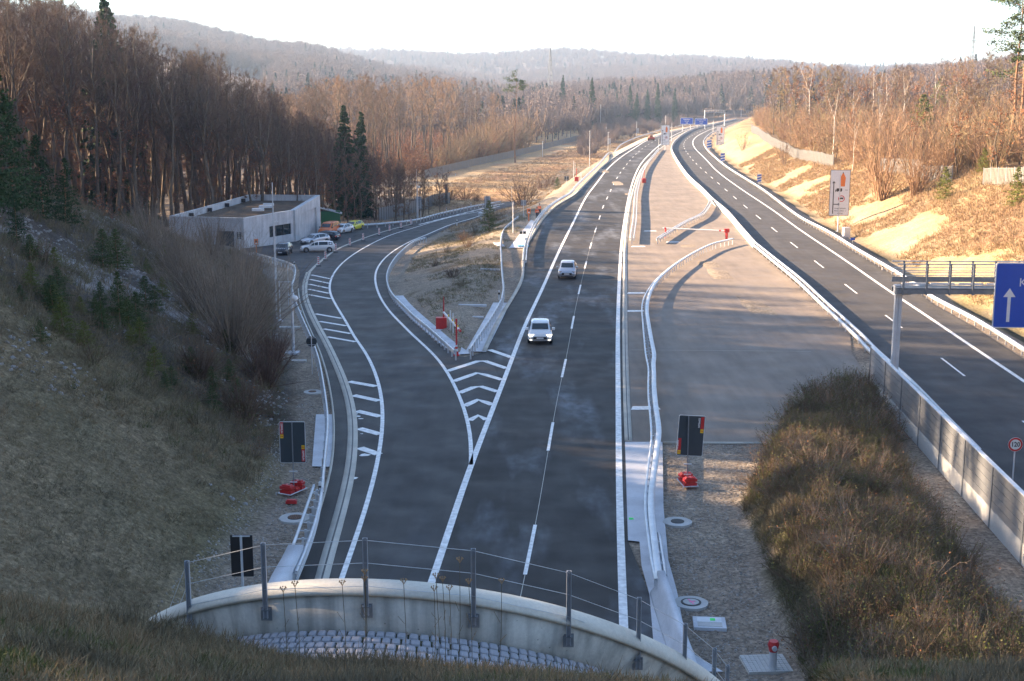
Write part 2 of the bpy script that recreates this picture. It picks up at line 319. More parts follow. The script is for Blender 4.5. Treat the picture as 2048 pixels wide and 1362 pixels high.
class MB:
    def __init__(s): s.v = []; s.f = []; s.m = []
    def add(s, V, F, m=0):
        b = len(s.v); s.v += [tuple(p) for p in V]; s.f += [tuple(i+b for i in f) for f in F]; s.m += [m]*len(F); return s
    def box(s, c, d, rz=0.0, m=0, taper=1.0, rx=0.0, ry=0.0):
        x, y, z = d[0]/2, d[1]/2, d[2]/2; P = []
        for sz in (-1, 1):
            k = taper if sz > 0 else 1
            for sx, sy in ((-1, -1), (1, -1), (1, 1), (-1, 1)): P.append(Vector((sx*x*k, sy*y*k, sz*z)))
        Rm = Matrix.Rotation(rz, 3, 'Z') @ Matrix.Rotation(ry, 3, 'Y') @ Matrix.Rotation(rx, 3, 'X')
        P = [Rm @ p+Vector(c) for p in P]
        return s.add(P, [(0,3,2,1),(4,5,6,7),(0,1,5,4),(1,2,6,5),(2,3,7,6),(3,0,4,7)], m)
    def tube(s, a, b, r, r2=None, n=8, m=0, cap=True):
        a, b = Vector(a), Vector(b); r2 = r if r2 is None else r2; d = (b-a)
        if d.length < 1e-6: return s
        d.normalize(); u = d.orthogonal().normalized(); w = d.cross(u); P = []
        for p, q in ((a, r), (b, r2)):
            for i in range(n): t = 2*math.pi*i/n; P.append(p+(u*math.cos(t)+w*math.sin(t))*q)
        F = [(i, (i+1) % n, n+(i+1) % n, n+i) for i in range(n)]
        if cap: F += [tuple(range(n))[::-1], tuple(range(n, 2*n))]
        return s.add(P, F, m)
    def path(s, pts, r, n=6, m=0):
        for a, b in zip(pts[:-1], pts[1:]): s.tube(a, b, r, n=n, m=m)
        return s
    def prism(s, poly, z0, z1, m=0):            # vertical prism over a plan polygon
        n = len(poly); P = [(x, y, z0) for x, y in poly]+[(x, y, z1) for x, y in poly]
        return s.add(P, [tuple(range(n))[::-1], tuple(range(n, 2*n))]+[(i, (i+1) % n, n+(i+1) % n, n+i) for i in range(n)], m)
    def disc(s, c, r, nrm=(0, 0, 1), n=24, m=0):
        nrm = Vector(nrm).normalized(); u = nrm.orthogonal().normalized(); w = nrm.cross(u)
        return s.add([Vector(c)+(u*math.cos(2*math.pi*i/n)+w*math.sin(2*math.pi*i/n))*r for i in range(n)], [tuple(range(n))], m)
    def sphere(s, c, r, n=10, m=0, sz=1.0):
        P = []; k = n//2
        for j in range(k+1):
            a = math.pi*j/k
            for i in range(n): b = 2*math.pi*i/n; P.append((c[0]+r*math.sin(a)*math.cos(b), c[1]+r*math.sin(a)*math.sin(b), c[2]+r*math.cos(a)*sz))
        return s.add(P, [(j*n+i, (j+1)*n+i, (j+1)*n+(i+1) % n, j*n+(i+1) % n) for j in range(k) for i in range(n)], m)
    def mesh(s, name, mats, smooth=False):
        me = bpy.data.meshes.new(name); me.from_pydata([tuple(v) for v in s.v], [], s.f)
        for m in (mats if isinstance(mats, (list, tuple)) else [mats]): me.materials.append(m)
        if any(s.m): me.polygons.foreach_set('material_index', s.m)
        if smooth: me.polygons.foreach_set('use_smooth', [True]*len(me.polygons)); 
        me.update(); return me
    def build(s, name, mats, parent=None, loc=None, smooth=False):
        o = bpy.data.objects.new(name, s.mesh(name, mats, smooth))
        if loc is not None: o.location = loc
        return link(o, parent)
def empty(name, loc, rz=0.0, label=None, cat=None, group=None, kind=None):
    o = bpy.data.objects.new(name, None); o.location = loc; o.rotation_euler = (0, 0, rz); o.empty_display_size = .3
    return props(link(o), label, cat, group, kind)
def part(name, me, parent, loc=(0, 0, 0), rot=(0, 0, 0), label=None):
    o = bpy.data.objects.new(name, me); o.location = loc; o.rotation_euler = rot; link(o, parent)
    if label: o['label'] = label
    return o
def copy_tree(root, loc, rz, label=None, group=None, scale=None):
    r = root.copy(); COL.objects.link(r); r.location = loc; r.rotation_euler = (0, 0, rz)
    if scale is not None: r.scale = (scale,)*3 if np.isscalar(scale) else scale
    if label: r['label'] = label
    if group: r['group'] = group
    for ch in list(root.children):
        c = ch.copy(); COL.objects.link(c); c.parent = r
        for g in list(ch.children):
            d = g.copy(); COL.objects.link(d); d.parent = c
    return r
def catmull(P, step=1.0):
    P = np.array(P, float); out = []
    Q = np.vstack([2*P[0]-P[1], P, 2*P[-1]-P[-2]])
    for i in range(1, len(Q)-2):
        n = max(2, int(np.linalg.norm(Q[i+1]-Q[i])/step)+1)
        t = np.linspace(0, 1, n, endpoint=False)[:, None]
        # centripetal-ish: plain catmull with limited tangents
        L = np.linalg.norm(Q[i+1]-Q[i]); 
        m1 = (Q[i+1]-Q[i-1]); m2 = (Q[i+2]-Q[i]); m1 = m1/max(np.linalg.norm(m1), 1e-6)*L; m2 = m2/max(np.linalg.norm(m2), 1e-6)*L
        out.append((2*t**3-3*t**2+1)*Q[i]+(t**3-2*t**2+t)*m1+(-2*t**3+3*t**2)*Q[i+1]+(t**3-t**2)*m2)
    out.append(P[-1:]); return np.vstack(out)
def arclen(P): return np.concatenate([[0], np.cumsum(np.linalg.norm(np.diff(P, axis=0), axis=1))])
def resample(P, step):
    s = arclen(P); n = max(2, int(round(s[-1]/step))+1); t = np.linspace(0, s[-1], n)
    return np.stack([np.interp(t, s, P[:, k]) for k in range(P.shape[1])], 1)
def smooth_path(P, it=6):
    P = P.copy()
    for _ in range(it): P[1:-1] = .5*P[1:-1]+.25*(P[:-2]+P[2:])
    return P
def pxpath(pts, step=1.0, fn=None, it=6):
    fn = fn or (lambda p: G2(*p)[:2]); P = catmull([fn(p) for p in pts], step); return smooth_path(resample(P, step), it)
def normals2(P):
    T = np.gradient(P, axis=0); T /= np.maximum(np.linalg.norm(T, axis=1, keepdims=True), 1e-9); return np.stack([-T[:, 1], T[:, 0]], 1)
def drape(xy, off): return RS(xy[:, 0], xy[:, 1])+off
def ribbon(name, P, w, off, m, parent=None, kind=None):
    Nn = normals2(P); A, B = P+Nn*w/2, P-Nn*w/2; n = len(P)
    V = np.zeros((2*n, 3)); V[:n, :2] = A; V[n:, :2] = B; V[:n, 2] = drape(A, off); V[n:, 2] = drape(B, off)
    i = np.arange(n-1); F = np.stack([i, i+n, i+n+1, i+1], 1)
    o = bpy.data.objects.new(name, mesh_np(name, V, F, m)); link(o, parent)
    if kind: o['kind'] = kind
    return o
def strip_solid(name, P, w, z0, z1, m, parent=None):   # raised strip (kerbs, drains)
    Nn = normals2(P); A, B = P+Nn*w/2, P-Nn*w/2; n = len(P); V = np.zeros((4*n, 3))
    V[:n, :2] = A; V[n:2*n, :2] = A; V[2*n:3*n, :2] = B; V[3*n:, :2] = B
    g = RS(P[:, 0], P[:, 1]); V[:n, 2] = g+z0; V[n:2*n, 2] = g+z1; V[2*n:3*n, 2] = g+z1; V[3*n:, 2] = g+z0
    i = np.arange(n-1); F = np.vstack([np.stack([i+a*n, i+1+a*n, i+1+b*n, i+b*n], 1) for a, b in ((0, 1), (1, 2), (2, 3))])
    F = np.vstack([F, [[0, n, 2*n, 3*n], [n-1, 4*n-1, 3*n-1, 2*n-1]]])
    return link(bpy.data.objects.new(name, mesh_np(name, V, F, m)), parent)
def sheet(name, poly, off, m, cell=4.0, parent=None, kind=None, zfn=None):
    bm = bmesh.new(); vs = [bm.verts.new((x, y, 0)) for x, y in poly]; bm.faces.new(vs)
    bmesh.ops.triangulate(bm, faces=bm.faces[:])
    P = np.array(poly)
    for ax in (0, 1):
        a, b = P[:, ax].min(), P[:, ax].max(); v = math.ceil(a/cell)*cell
        k = 0
        while v < b:
            no = (1, 0, 0) if ax == 0 else (0, 1, 0); co = (v, 0, 0) if ax == 0 else (0, v, 0)
            bmesh.ops.bisect_plane(bm, geom=bm.verts[:]+bm.edges[:]+bm.faces[:], plane_co=co, plane_no=no, dist=1e-4)
            k += 1; v += cell*(1 if (ax == 0 or v < 260) else 6)
    bmesh.ops.triangulate(bm, faces=bm.faces[:])
    co = np.array([v.co[:] for v in bm.verts]); z = (zfn or (lambda x, y: RS(x, y)))(co[:, 0], co[:, 1])+off
    for v, q in zip(bm.verts, z): v.co.z = q
    bmesh.ops.recalc_face_normals(bm, faces=bm.faces[:])
    me = bpy.data.meshes.new(name); bm.to_mesh(me); bm.free(); me.materials.append(m)
    if me.polygons and sum(p.normal.z for p in me.polygons) < 0: me.flip_normals()
    o = bpy.data.objects.new(name, me); link(o, parent)
    if kind: o['kind'] = kind
    return o
def instancer(name, pts, rot, scl, idx, protos, label, cat, group=None):
    """one object of kind stuff: proto meshes set out on a cloud of points"""
    c = bpy.data.collections.new(name+'_kinds')
    for i, me in enumerate(protos): c.objects.link(bpy.data.objects.new('%s_kind_%02d' % (name, i), me))
    me = bpy.data.meshes.new(name); me.vertices.add(len(pts)); me.vertices.foreach_set('co', np.asarray(pts, np.float32).ravel())
    a = me.attributes.new('rot', 'FLOAT_VECTOR', 'POINT'); a.data.foreach_set('vector', np.asarray(rot, np.float32).ravel())
    a = me.attributes.new('scl', 'FLOAT_VECTOR', 'POINT'); s3 = np.asarray(scl, np.float32); s3 = np.repeat(s3[:, None], 3, 1) if s3.ndim == 1 else s3; a.data.foreach_set('vector', s3.ravel())
    a = me.attributes.new('idx', 'INT', 'POINT'); a.data.foreach_set('value', np.asarray(idx, np.int32))
    o = bpy.data.objects.new(name, me); link(o); props(o, label, cat, group, 'stuff')
    ng = bpy.data.node_groups.new(name+'_spread', 'GeometryNodeTree')
    ng.interface.new_socket('Geometry', in_out='INPUT', socket_type='NodeSocketGeometry'); ng.interface.new_socket('Geometry', in_out='OUTPUT', socket_type='NodeSocketGeometry')
    gi = ng.nodes.new('NodeGroupInput'); go = ng.nodes.new('NodeGroupOutput'); ip = ng.nodes.new('GeometryNodeInstanceOnPoints')
    ci = ng.nodes.new('GeometryNodeCollectionInfo'); ci.inputs['Collection'].default_value = c; ci.inputs['Separate Children'].default_value = True; ci.inputs['Reset Children'].default_value = True
    def at(n, t):
        q = ng.nodes.new('GeometryNodeInputNamedAttribute'); q.data_type = t; q.inputs['Name'].default_value = n; return [s for s in q.outputs if s.enabled and s.name == 'Attribute'][0]
    ip.inputs['Pick Instance'].default_value = True; L = ng.links.new
    L(gi.outputs[0], ip.inputs['Points']); L(ci.outputs[0], ip.inputs['Instance']); L(at('idx', 'INT'), ip.inputs['Instance Index'])
    L(at('rot', 'FLOAT_VECTOR'), ip.inputs['Rotation']); L(at('scl', 'FLOAT_VECTOR'), ip.inputs['Scale']); L(ip.outputs[0], go.inputs[0])
    md = o.modifiers.new('spread', 'NODES'); md.node_group = ng
    return o
# ------------------------------------------------------------------ terrain: one sheet to the horizon
def axis(segs):
    out = []
    for a, b, st in segs: out.append(np.arange(a, b, st))
    return np.unique(np.concatenate(out+[[segs[-1][1]]]))
gx = axis([(-6000,-2000,400),(-2000,-600,70),(-600,-200,14),(-200,-60,4),(-60,-34,1.5),(-34,40,.75),(40,75,1.5),(75,160,4),(160,600,14),(600,2000,70),(2000,6000,400)])
gy = axis([(-300,-20,40),(-20,10,5),(10,115,.75),(115,190,1.5),(190,320,3.5),(320,700,9),(700,1100,14),(1100,2000,30),(2000,4600,60),(4600,7600,300)])
X, Y = np.meshgrid(gx, gy); Z = H(X, Y)
nx, ny = len(gx), len(gy)
V = np.stack([X.ravel(), Y.ravel(), Z.ravel()], 1)
i, j = np.meshgrid(np.arange(nx-1), np.arange(ny-1)); q = (j*nx+i).ravel(); F = np.stack([q, q+1, q+1+nx, q+nx], 1)
me = mesh_np('terrain', V, F, M['ground'], smooth=True)
def mix(a, b, t): return a*(1-t[..., None])+np.asarray(b, float)*t[..., None]
def soil(x, y, z):
    n1 = fbm(x, y, 9, 21); n2 = fbm(x, y, 3, 22); n3 = fbm(x, y, 30, 23)
    c = np.zeros(x.shape+(3,))+np.array([.25, .205, .16])                               # gravel
    c = mix(c, (.31, .26, .20), sst((n2-.45)*5))
    dl = XL(y)-x; dr = x-XR(y)
    # left cutting
    gr = np.array([.17, .14, .085])
    L0 = mix(mix(c*0+gr, (.20, .155, .095), sst((n1-.4)*5)), (.07, .08, .035), sst((n3-.55)*8)*.5)
    stone = mix(c*0+np.array([.085, .070, .058]), (.27, .25, .24), sst((n2-.50)*9)*sst((n1-.40)*6))
    L1 = mix(stone, (.06, .05, .035), sst((n3-.5)*5)*.8)
    ridge = sst((y-(62+dl*.45*0+np.clip(dl, 0, 20)*.1+3*(n1-.5)))/4)
    left = mix(L0, 0, ridge*0)*(1-ridge[..., None])+L1*ridge[..., None]
    left = mix(left, (.15, .075, .042), sst((dl-26)/12)*sst((y-60)/40))
    c = mix(c, 0, 0*x)+(left-c)*sst((dl+.6+2*(n2-.5))/1.2)[..., None]
    # forest floor and field
    ff = mix(c*0+np.array([.17, .085, .045]), (.10, .06, .04), sst((n2-.45)*6))
    c = c+(ff-c)*(sst((dl-1)/5)*sst((y-150)/15))[..., None]
    kx = XK(y)-x
    field = mix(c*0+np.array([.40, .28, .155]), (.30, .19, .115), sst((n1-.48)*5)); field = mix(field, (.50, .38, .23), sst((n3-.55)*6))
    c = c+(field-c)*(sst((kx-9)/3)*sst((y-205)/25)*sst((900-y)/200)*sst((x+.085*y)/8)*(1-in_ramp(x, y)))[..., None]
    sandy = sst((kx+1)/1)*sst((10-kx)/2)*sst((y-150)/30)
    c = c+(np.array([.50, .40, .29])-c)*sandy[..., None]
    isl = (ISL(x, y) > .02)*1.0
    ic = mix(mix(c*0+np.array([.26, .22, .17]), (.14, .11, .07), sst((n1-.46)*6)*sst((n2-.40)*5)), (.31, .26, .20), sst((n3-.5)*5)*.5)
    c = c+(ic-c)*isl[..., None]
    # right embankment
    rs = mix(c*0+np.array([.30, .215, .12]), (.21, .125, .075), sst((n1-.52)*6)); rs = mix(rs, (.30, .26, .12), sst((n3-.58)*8)*.6)
    sand = np.clip(sst((y-125)/30)*sst((520-y)/60)*sst((8.6+3*(n3-.5)*2+2*(n1-.5)-dr)/3.5)*(.5+.5*sst((n2-.35)*5)), 0, 1)
    sand = np.maximum(sand, sst((n3-.60)*9)*sst((13-dr)/5)*(y > 80)*(y < 125)*.8*sst((n2-.4)*5))
    rs = mix(rs, (.33, .26, .175), sand*.75); rs = mix(rs, (.36, .29, .20), sst((n2-.55)*8)*.5)
    rs = mix(rs, (.055, .05, .035), sst(1-np.abs(dr-.7)/1.1))
    c = c+(rs-c)*sst((dr+.3)/.5)[..., None]
    # foreground and berm
    lat = x-(PC[0]+(y-22.6)*UX)
    fg = mix(mix(c*0+np.array([.18, .145, .085]), (.28, .21, .12), sst((n2-.45)*5)), (.07, .075, .03), sst((n1-.55)*6))
    c = c+(fg-c)*sst((22.4-y)/1)[..., None]
    bm = (z-RS(x, y) > .12)*(x > 9)*(x < 26)*(y < 84)*(y > 24)*1.0
    c = c+(mix(fg, (.05, .055, .028), sst((n1-.4)*5))-c)*bm[..., None]
    # distant wooded ground
    w = sst((np.sqrt(x*x+y*y)-700)/200); fr = mix(c*0+np.array([.15, .11, .09]), (.22, .17, .14), sst((n3-.45)*5))
    return c+(fr-c)*w[..., None]
cc = soil(X.ravel(), Y.ravel(), Z.ravel()); at = me.color_attributes.new('soil', 'FLOAT_COLOR', 'POINT')
at.data.foreach_set('color', np.concatenate([cc, np.ones((len(cc), 1))], 1).astype(np.float32).ravel())
terrain = link(bpy.data.objects.new('terrain', me)); terrain['kind'] = 'structure'

# ------------------------------------------------------------------ road surfaces
def gp(l, fn=None): return [(fn or (lambda p: G2(*p)[:2]))(p) for p in l]
def g0(p): return G(*p)[:2]
KP = [g0(p) for p in KERB_PX[2:]]
drainP = [(1257,882),(1253,795),(1250.5,700),(1249.8,620),(1250.8,493),(1256,438.6),(1264,392),(1280.7,343.6),(1300,318),(1322,297),(1346,277),(1375,262)]
lc = [(-9.0, 18), (-8.7, 42)]+gp([(612,1120),(636,1038),(655,982),(668,932)])+gp([(690,850),(760,770),(900,722)], g0)+KP[0:]+gp([(1490,238),(1462,243),(1420,252),(1375,262),(1346,277),(1322,297),(1300,318),(1281,343),(1266,392),(1258,438),(1253,493),(1252,600),(1253,700),(1255,795),(1258,884),(1256,1081)], g0)+[(5.3, 44.0), (5.6, 40), (5.2, 18)]
road = sheet('motorway_asphalt', lc, 0.0, M['asphalt'], cell=2.0, kind='structure')
med = gp([(1576,885),(1622,830),(1690,779),(1748,778)], g0)+[(24.6, 93)]+gp([(1700,664),(1600,574),(1511,499),(1455,430),(1405,386),(1372,349),(1349,318),(1342,297),(1351,281),(1369,269),(1391,258),(1385,257),(1375,261),(1346,276),(1322,296),(1299,317),(1279,343),(1262,392),(1254,438),(1249,493),(1247,600),(1249,700),(1250,795),(1251,885)], g0)
crossing = sheet('median_crossing', med, 0.004, M['asphalt_med'], kind='structure')
RCLp = [(1743,711),(1688,652),(1644,612),(1600,571),(1552,532),(1511,497),(1455,431),(1426,406),(1405,385),(1379,358),(1352,321),(1344.5,302),(1346,290),(1356,278),(1371,266.5),(1393,256),(1425,249),(1475,238.5)]
RRp = RR_PX+[(1470,245),(1490,239.5)]
rcl = [(22.0, 20), (24.0, 60)]+gp(RCLp, g0)
rc = rcl+gp(RRp, g0)[::-1]+[(36.2, 50), (35.2, 20)]
right_road = sheet('right_carriageway', rc, 0.006, M['asphalt_rc'], kind='structure')
ramp = sheet('slip_road', gp(rampL+rampR), 0.008, M['asphalt_ramp'], cell=1.25, kind='structure')

# markings, all in road paint, lying on their road
def mk(name, P, w, par, off=.024): return ribbon(name, P, w, off, M['line'], par)
def dashes(P, first, period, length, w, par, n=99, name='lane_dash'):
    s = arclen(P); k = 0; a = first
    while a < s[-1]-length and k < n:
        if a+length > 0:
            t = np.linspace(max(a, 0), a+length, 5); mk(name, np.stack([np.interp(t, s, P[:, 0]), np.interp(t, s, P[:, 1])], 1), w, par)
        a += period; k += 1
mainL = pxpath([(865,1160),(893,1080),(917,1000),(940,935),(985,820),(1031,700),(1050,650),(1082.5,582.6),(1115,509),(1147.6,443),(1172,394.5),(1191.9,368),(1216,337),(1242.5,314),(1269,296.5),(1291,282.5),(1320,270.5),(1352,261.5),(1392,252.5),(1430,246.5),(1470,239.5)], 3, g0)
mainL = np.vstack([[mainL[0]-(mainL[1]-mainL[0])/np.linalg.norm(mainL[1]-mainL[0])*k for k in (26, 13)], mainL])
mk('edge_line', mainL, .30, road)
mainR = pxpath([(1247.6,1260.8),(1243,1130),(1238.8,1000),(1237.5,900),(1236.4,794.7),(1235.5,700),(1236.2,629),(1238.6,561),(1242.7,493),(1249.5,438.6),(1259,387),(1270,351),(1282.5,327),(1298,309.5),(1317,292),(1340,275),(1370,261),(1400,253)], 3, g0)
mainR = np.vstack([[mainR[0]-(mainR[1]-mainR[0])/np.linalg.norm(mainR[1]-mainR[0])*k for k in (24, 12)], mainR])
mk('edge_line', mainR, .32, road)
mid = pxpath([(1050,1150),(1068,1073),(1101,872),(1123,755),(1133,717),(1143,657),(1157,588),(1169.4,537),(1179.7,497),(1189.5,465),(1198,439.5),(1206,414),(1214,397),(1227,369),(1239,348),(1251,332),(1264,316.5),(1279,302),(1302,285.8),(1330,272),(1365,260.5),(1410,251)], 3, g0)
dashes(mid, 0, 18, 6, .16, road)
mk('joint_line', np.vstack([mid[0]-(mid[1]-mid[0])*8, mid[:46]])*1.0, .03, road, .010).data.materials[0] = M['kerb']
rcR = pxpath([(2048,763),(2029,750),(1940,691),(1864,639),(1776,580.6),(1688,519),(1600,460),(1546.5,421),(1480.5,377),(1436,344),(1410,317),(1391,298),(1385.5,285),(1391,275),(1404,266.8),(1421,259),(1450,249)], 3, g0)
rcR = np.vstack([[rcR[0]-(rcR[1]-rcR[0])/np.linalg.norm(rcR[1]-rcR[0])*k for k in (60, 30)], rcR]); mk('edge_line', rcR, .30, right_road)
rcM = pxpath([(2080,869),(1926,750),(1806,657.5),(1716.6,589.5),(1650,538),(1598,498),(1558,467),(1522,438.6),(1496,417.7),(1475,400),(1457,384.6),(1429,360),(1408,341.7),(1392,327),(1379,312),(1369,297),(1368,287),(1374,278),(1390,268),(1412,258)], 3, g0)
s0 = arclen(rcM); off0 = s0[np.argmin(np.linalg.norm(rcM-np.array(g0((1926,750))), axis=1))]
dashes(rcM, off0-18, 18, 6, .16, right_road)
rcE = pxpath([(1700,676),(1640,621),(1560,549),(1511,505),(1455,437),(1408,392),(1380,363),(1354,324),(1347,303),(1349,291),(1359,279)], 3, g0)
# slip road
rl = [(685,1153),(708,1087.6),(725.5,1038),(743,978),(757,918.5),(762.5,883),(766.8,830.4),(764,798.7),(757,763),(743,728),(725.5,695),(713,682.4),(694.7,648),(673.6,613.7),(660,587),(659,571),(665.7,550),(687,524),(726,497),(779,471),(829,455.5),(868,443.5),(915,431),(960,423),(1000,412)]
lineL = pxpath(rl, 2); lineL = np.vstack([lineL[0]-(lineL[1]-lineL[0])*3, lineL]); mk('edge_line', lineL, .22, ramp)
rr = [(942,930),(944.9,907),(941,864.6),(932.4,827),(920,794.7),(900,752),(880,722.3),(850,692.4),(830,676),(800.5,645.5),(774,616.4),(758,590),(750,558),(755.6,534.5),(779,508),(820,483),(849,471.5),(882,457),(905,448),(952,434.6),(985,421)]
mk('edge_line', pxpath(rr, 2), .22, ramp)
def bar(pts, w=.5):
    P = resample(np.array(gp(pts)), 1.0); return mk('hatch_bar', P, w, ramp, .022)
for a, b in [((1107,719),(1250,749)),((1097,753),(1246,784)),((1088,789),(1241,821)),((1086,827),(1241,859)),((1092,869),(1254,900)),((1138,1014),(1336,1049)),((1167,1071),(1374,1105)),((1200,1128),(1407,1164)),((1228,1188),(1443,1226))]:
    f = lambda p: (330+p[0]*.26427, 360+p[1]*.26427); bar([f(a), f(b)], .42)
for a, b in [((560,180),(717,208)),((585,258),(733,290)),((605,347),(741,379)),((617,446),(740,480)),((622,556),(731,594))]:
    f = lambda p: (500+p[0]*.35242, 700+p[1]*.35242); bar([f(a), f(b)], .55)
for t in [((176,492),(455,402),(655,470)),((226,574),(425,503),(620,562)),((273,667),(425,607),(583,657)),((313,772),(430,718),(543,763)),((352,887),(430,846),(498,882)),((516,320),(695,382))]:
    bar([(850+p[0]*.24963, 620+p[1]*.24963) for p in t], .5)
for k in range(11):
    a = np.array(G2(838+k*15, 449-k*3.9)[:2]); bb = np.array(G2(858+k*15, 444.5-k*3.7)[:2]); mk('hatch_bar', np.array([a, (a+bb)/2, bb]), .45, ramp, .012)
# beacon line along the car park
bl = pxpath([(618,545),(628,534),(651,515),(671,500),(700,487),(726,477),(758,466),(779,460),(802,453.5),(823,448.5)], 2); ribbon('kerb_stone', bl, .35, .02, M['kerb'], ramp)
# slot drains and kerbs
def drain(P, w, par_name, label=None):
    root = strip_solid(par_name, P, w, -.05, .045, M['kerb']); root['kind'] = 'structure'
    ribbon('slot', P, w*.14, .05, M['black'], root); return root
gut = pxpath([(617,545),(610,566),(610,592.6),(620.7,624),(636.6,656),(654,688),(672.7,728),(690,770.5),(702.6,816),(706,851.5),(704.4,911),(697,964),(683,1017),(669,1070),(651.5,1123),(646,1150)], 1.5)
gut = np.vstack([gut[0]*0+gut[0], gut]) if False else gut; gut = np.vstack([gut, gut[-1]+(gut[-1]-gut[-2])*4]); drain(gut, .55, 'slot_drain')
dm = pxpath(drainP, 2, g0); drain(dm, .42, 'slot_drain')
# motorway kerb
kp = pxpath([(972,703)]+KERB_PX[3:], 1.5, g0); ks = strip_solid('kerb', kp+normals2(kp)*.12, .28, -.05, .12, M['kerb']); ks['kind'] = 'structure'
lk = pxpath([(613,1109),(634,1038),(651,982),(664,932),(668,870),(667,827),(660,780),(650,735),(634,690),(614,645),(600,605),(596,577)], 1.5); ks = strip_solid('kerb', lk, .12, -.05, .06, M['kerb']); ks['kind'] = 'structure'
fk = np.array(gp([(1327,885),(1576,886)], g0)); ks = strip_solid('kerb', resample(fk, 2), .18, -.05, .03, M['kerb']); ks['kind'] = 'structure'
# pale slabs
slab = gp([(1250,884),(1325,884),(1327,1014),(1336.6,1120),(1354,1183)], g0)+gp([(1368,1258),(1390,1310)], g0)+[(6.9, 40), (4.7, 40)]+gp([(1299,1190),(1283,1132),(1279,1083.5),(1256,1081)], g0)
o = sheet('concrete_apron', slab, .012, M['slab'], kind='structure')
o = sheet('concrete_apron', gp([(632,829),(668,829),(663,934),(624,933)]), .014, M['slab'], kind='structure')
o = sheet('concrete_apron', gp([(1062,440),(1073,444),(1046,496),(1018,496)], g0), .03, M['slab'], kind='structure', zfn=lambda x, y: np.maximum(H(x, y), RS(x, y)))
for nm, w in (('rammed', 0),): pass
def apron_strip(pts, w, side):
    P = pxpath(pts, 1.5); Nn = normals2(P)*side; A, B = P, P+Nn*w; n = len(P)
    return sheet('concrete_apron', [tuple(p) for p in A]+[tuple(p) for p in B[::-1]], .03, M['slab'], kind='structure')
apron_strip([(912,710),(881,690),(854,666),(827,643),(805,621),(783,592)], 1.15, -1)
apron_strip([(972,704),(990,668),(1006,636),(1020,606)], -1.5, -1)
for px, py in [(1272,586),(1290,816),(1276,493),(1272,622),(1300,462),(1345,484)]:
    x, y, z = G(px, py); sheet('paint_patch', [(x-.9, y-.5), (x+.9, y-.4), (x+.8, y+.45), (x-.7, y+.4)], .012, M['line'], parent=crossing)
# spilled pale stains by the drain
rs_ = random.Random(4)
for px, py, r in [(716,833,.35),(722,838,.25),(712,829,.2),(714,827,.15),(729,910,.5),(708,957,.4),(724,912,.3),(640,1168,.4),(724,868,.15),(700,872,.12)]:
    r *= .5; x, y, z = G2(px, py); pl = [(x+r*1.3*math.cos(a)*(.6+.5*rs_.random()), y+r*math.sin(a)*(.6+.5*rs_.random())) for a in np.linspace(0, 2*math.pi, 9)[:-1]]
    sheet('stain', pl, .02, M['line'], parent=ramp)

for py in (372, 455, 700): a_, b_ = g0((1262, py)), g0((1262+(py-300)*.9, py+3)); ribbon('joint_seam', resample(np.array([a_, b_]), 2), .06, .015, M['kerb'], crossing)
# ------------------------------------------------------------------ plants
class TB:
    def __init__(s): s.V = []; s.Q = []; s.T = []; s.n = 0
    def tube(s, pts, rad, k=5):
        pts = np.asarray(pts, float); rad = np.asarray(rad, float); m = len(pts)
        T = np.gradient(pts, axis=0); T /= np.maximum(np.linalg.norm(T, axis=1, keepdims=True), 1e-9)
        ref = np.array([1., .13, .07]) if abs(T[0, 0]) < .8 else np.array([.1, 1., .05])
        U = np.cross(T, ref); U /= np.maximum(np.linalg.norm(U, axis=1, keepdims=True), 1e-9); W = np.cross(T, U)
        a = np.arange(k)*2*math.pi/k
        P = pts[:, None]+(U[:, None]*np.cos(a)[None, :, None]+W[:, None]*np.sin(a)[None, :, None])*rad[:, None, None]
        s.V.append(P.reshape(-1, 3)); i = np.arange(m-1)[:, None]*k; j = np.arange(k)[None]; j2 = (j+1) % k
        s.Q.append(np.stack([i+j, i+j2, i+k+j2, i+k+j], -1).reshape(-1, 4)+s.n); s.n += m*k
    def twigs(s, A, D, w, g):
        """thin tapering blades: start A, vector D (with length), width w"""
        A = np.asarray(A); D = np.asarray(D); n = len(A); R = g.normal(size=(n, 3)); S = np.cross(D, R); S /= np.maximum(np.linalg.norm(S, axis=1, keepdims=True), 1e-9)
        w = np.broadcast_to(np.asarray(w, float), (n,))[:, None]
        s.V.append(np.stack([A-S*w/2, A+S*w/2, A+D], 1).reshape(-1, 3)); s.T.append(np.arange(3*n).reshape(-1, 3)+s.n); s.n += 3*n
    def flakes(s, C, size, g, flat=0.0):
        C = np.asarray(C); n = len(C); a = g.normal(size=(n, 3)); a[:, 2] *= (1-flat); a /= np.linalg.norm(a, axis=1, keepdims=True); b = np.cross(a, g.normal(size=(n, 3))); b /= np.linalg.norm(b, axis=1, keepdims=True)
        z = (np.broadcast_to(np.asarray(size, float), (n,))*(.6+.8*g.random(n)))[:, None]
        s.V.append(np.stack([C-a*z/2, C+b*z*.35, C+a*z/2, C-b*z*.35], 1).reshape(-1, 3)); s.Q.append(np.arange(4*n).reshape(-1, 4)+s.n); s.n += 4*n
    def mesh(s, name, m, smooth=False):
        F = []; 
        if s.Q: F.append(np.vstack(s.Q))
        if s.T: F.append(np.vstack(s.T))
        return mesh_np(name, np.vstack(s.V), F, m, smooth=smooth)
def unit(v): return v/np.maximum(np.linalg.norm(v, axis=-1, keepdims=True), 1e-9)
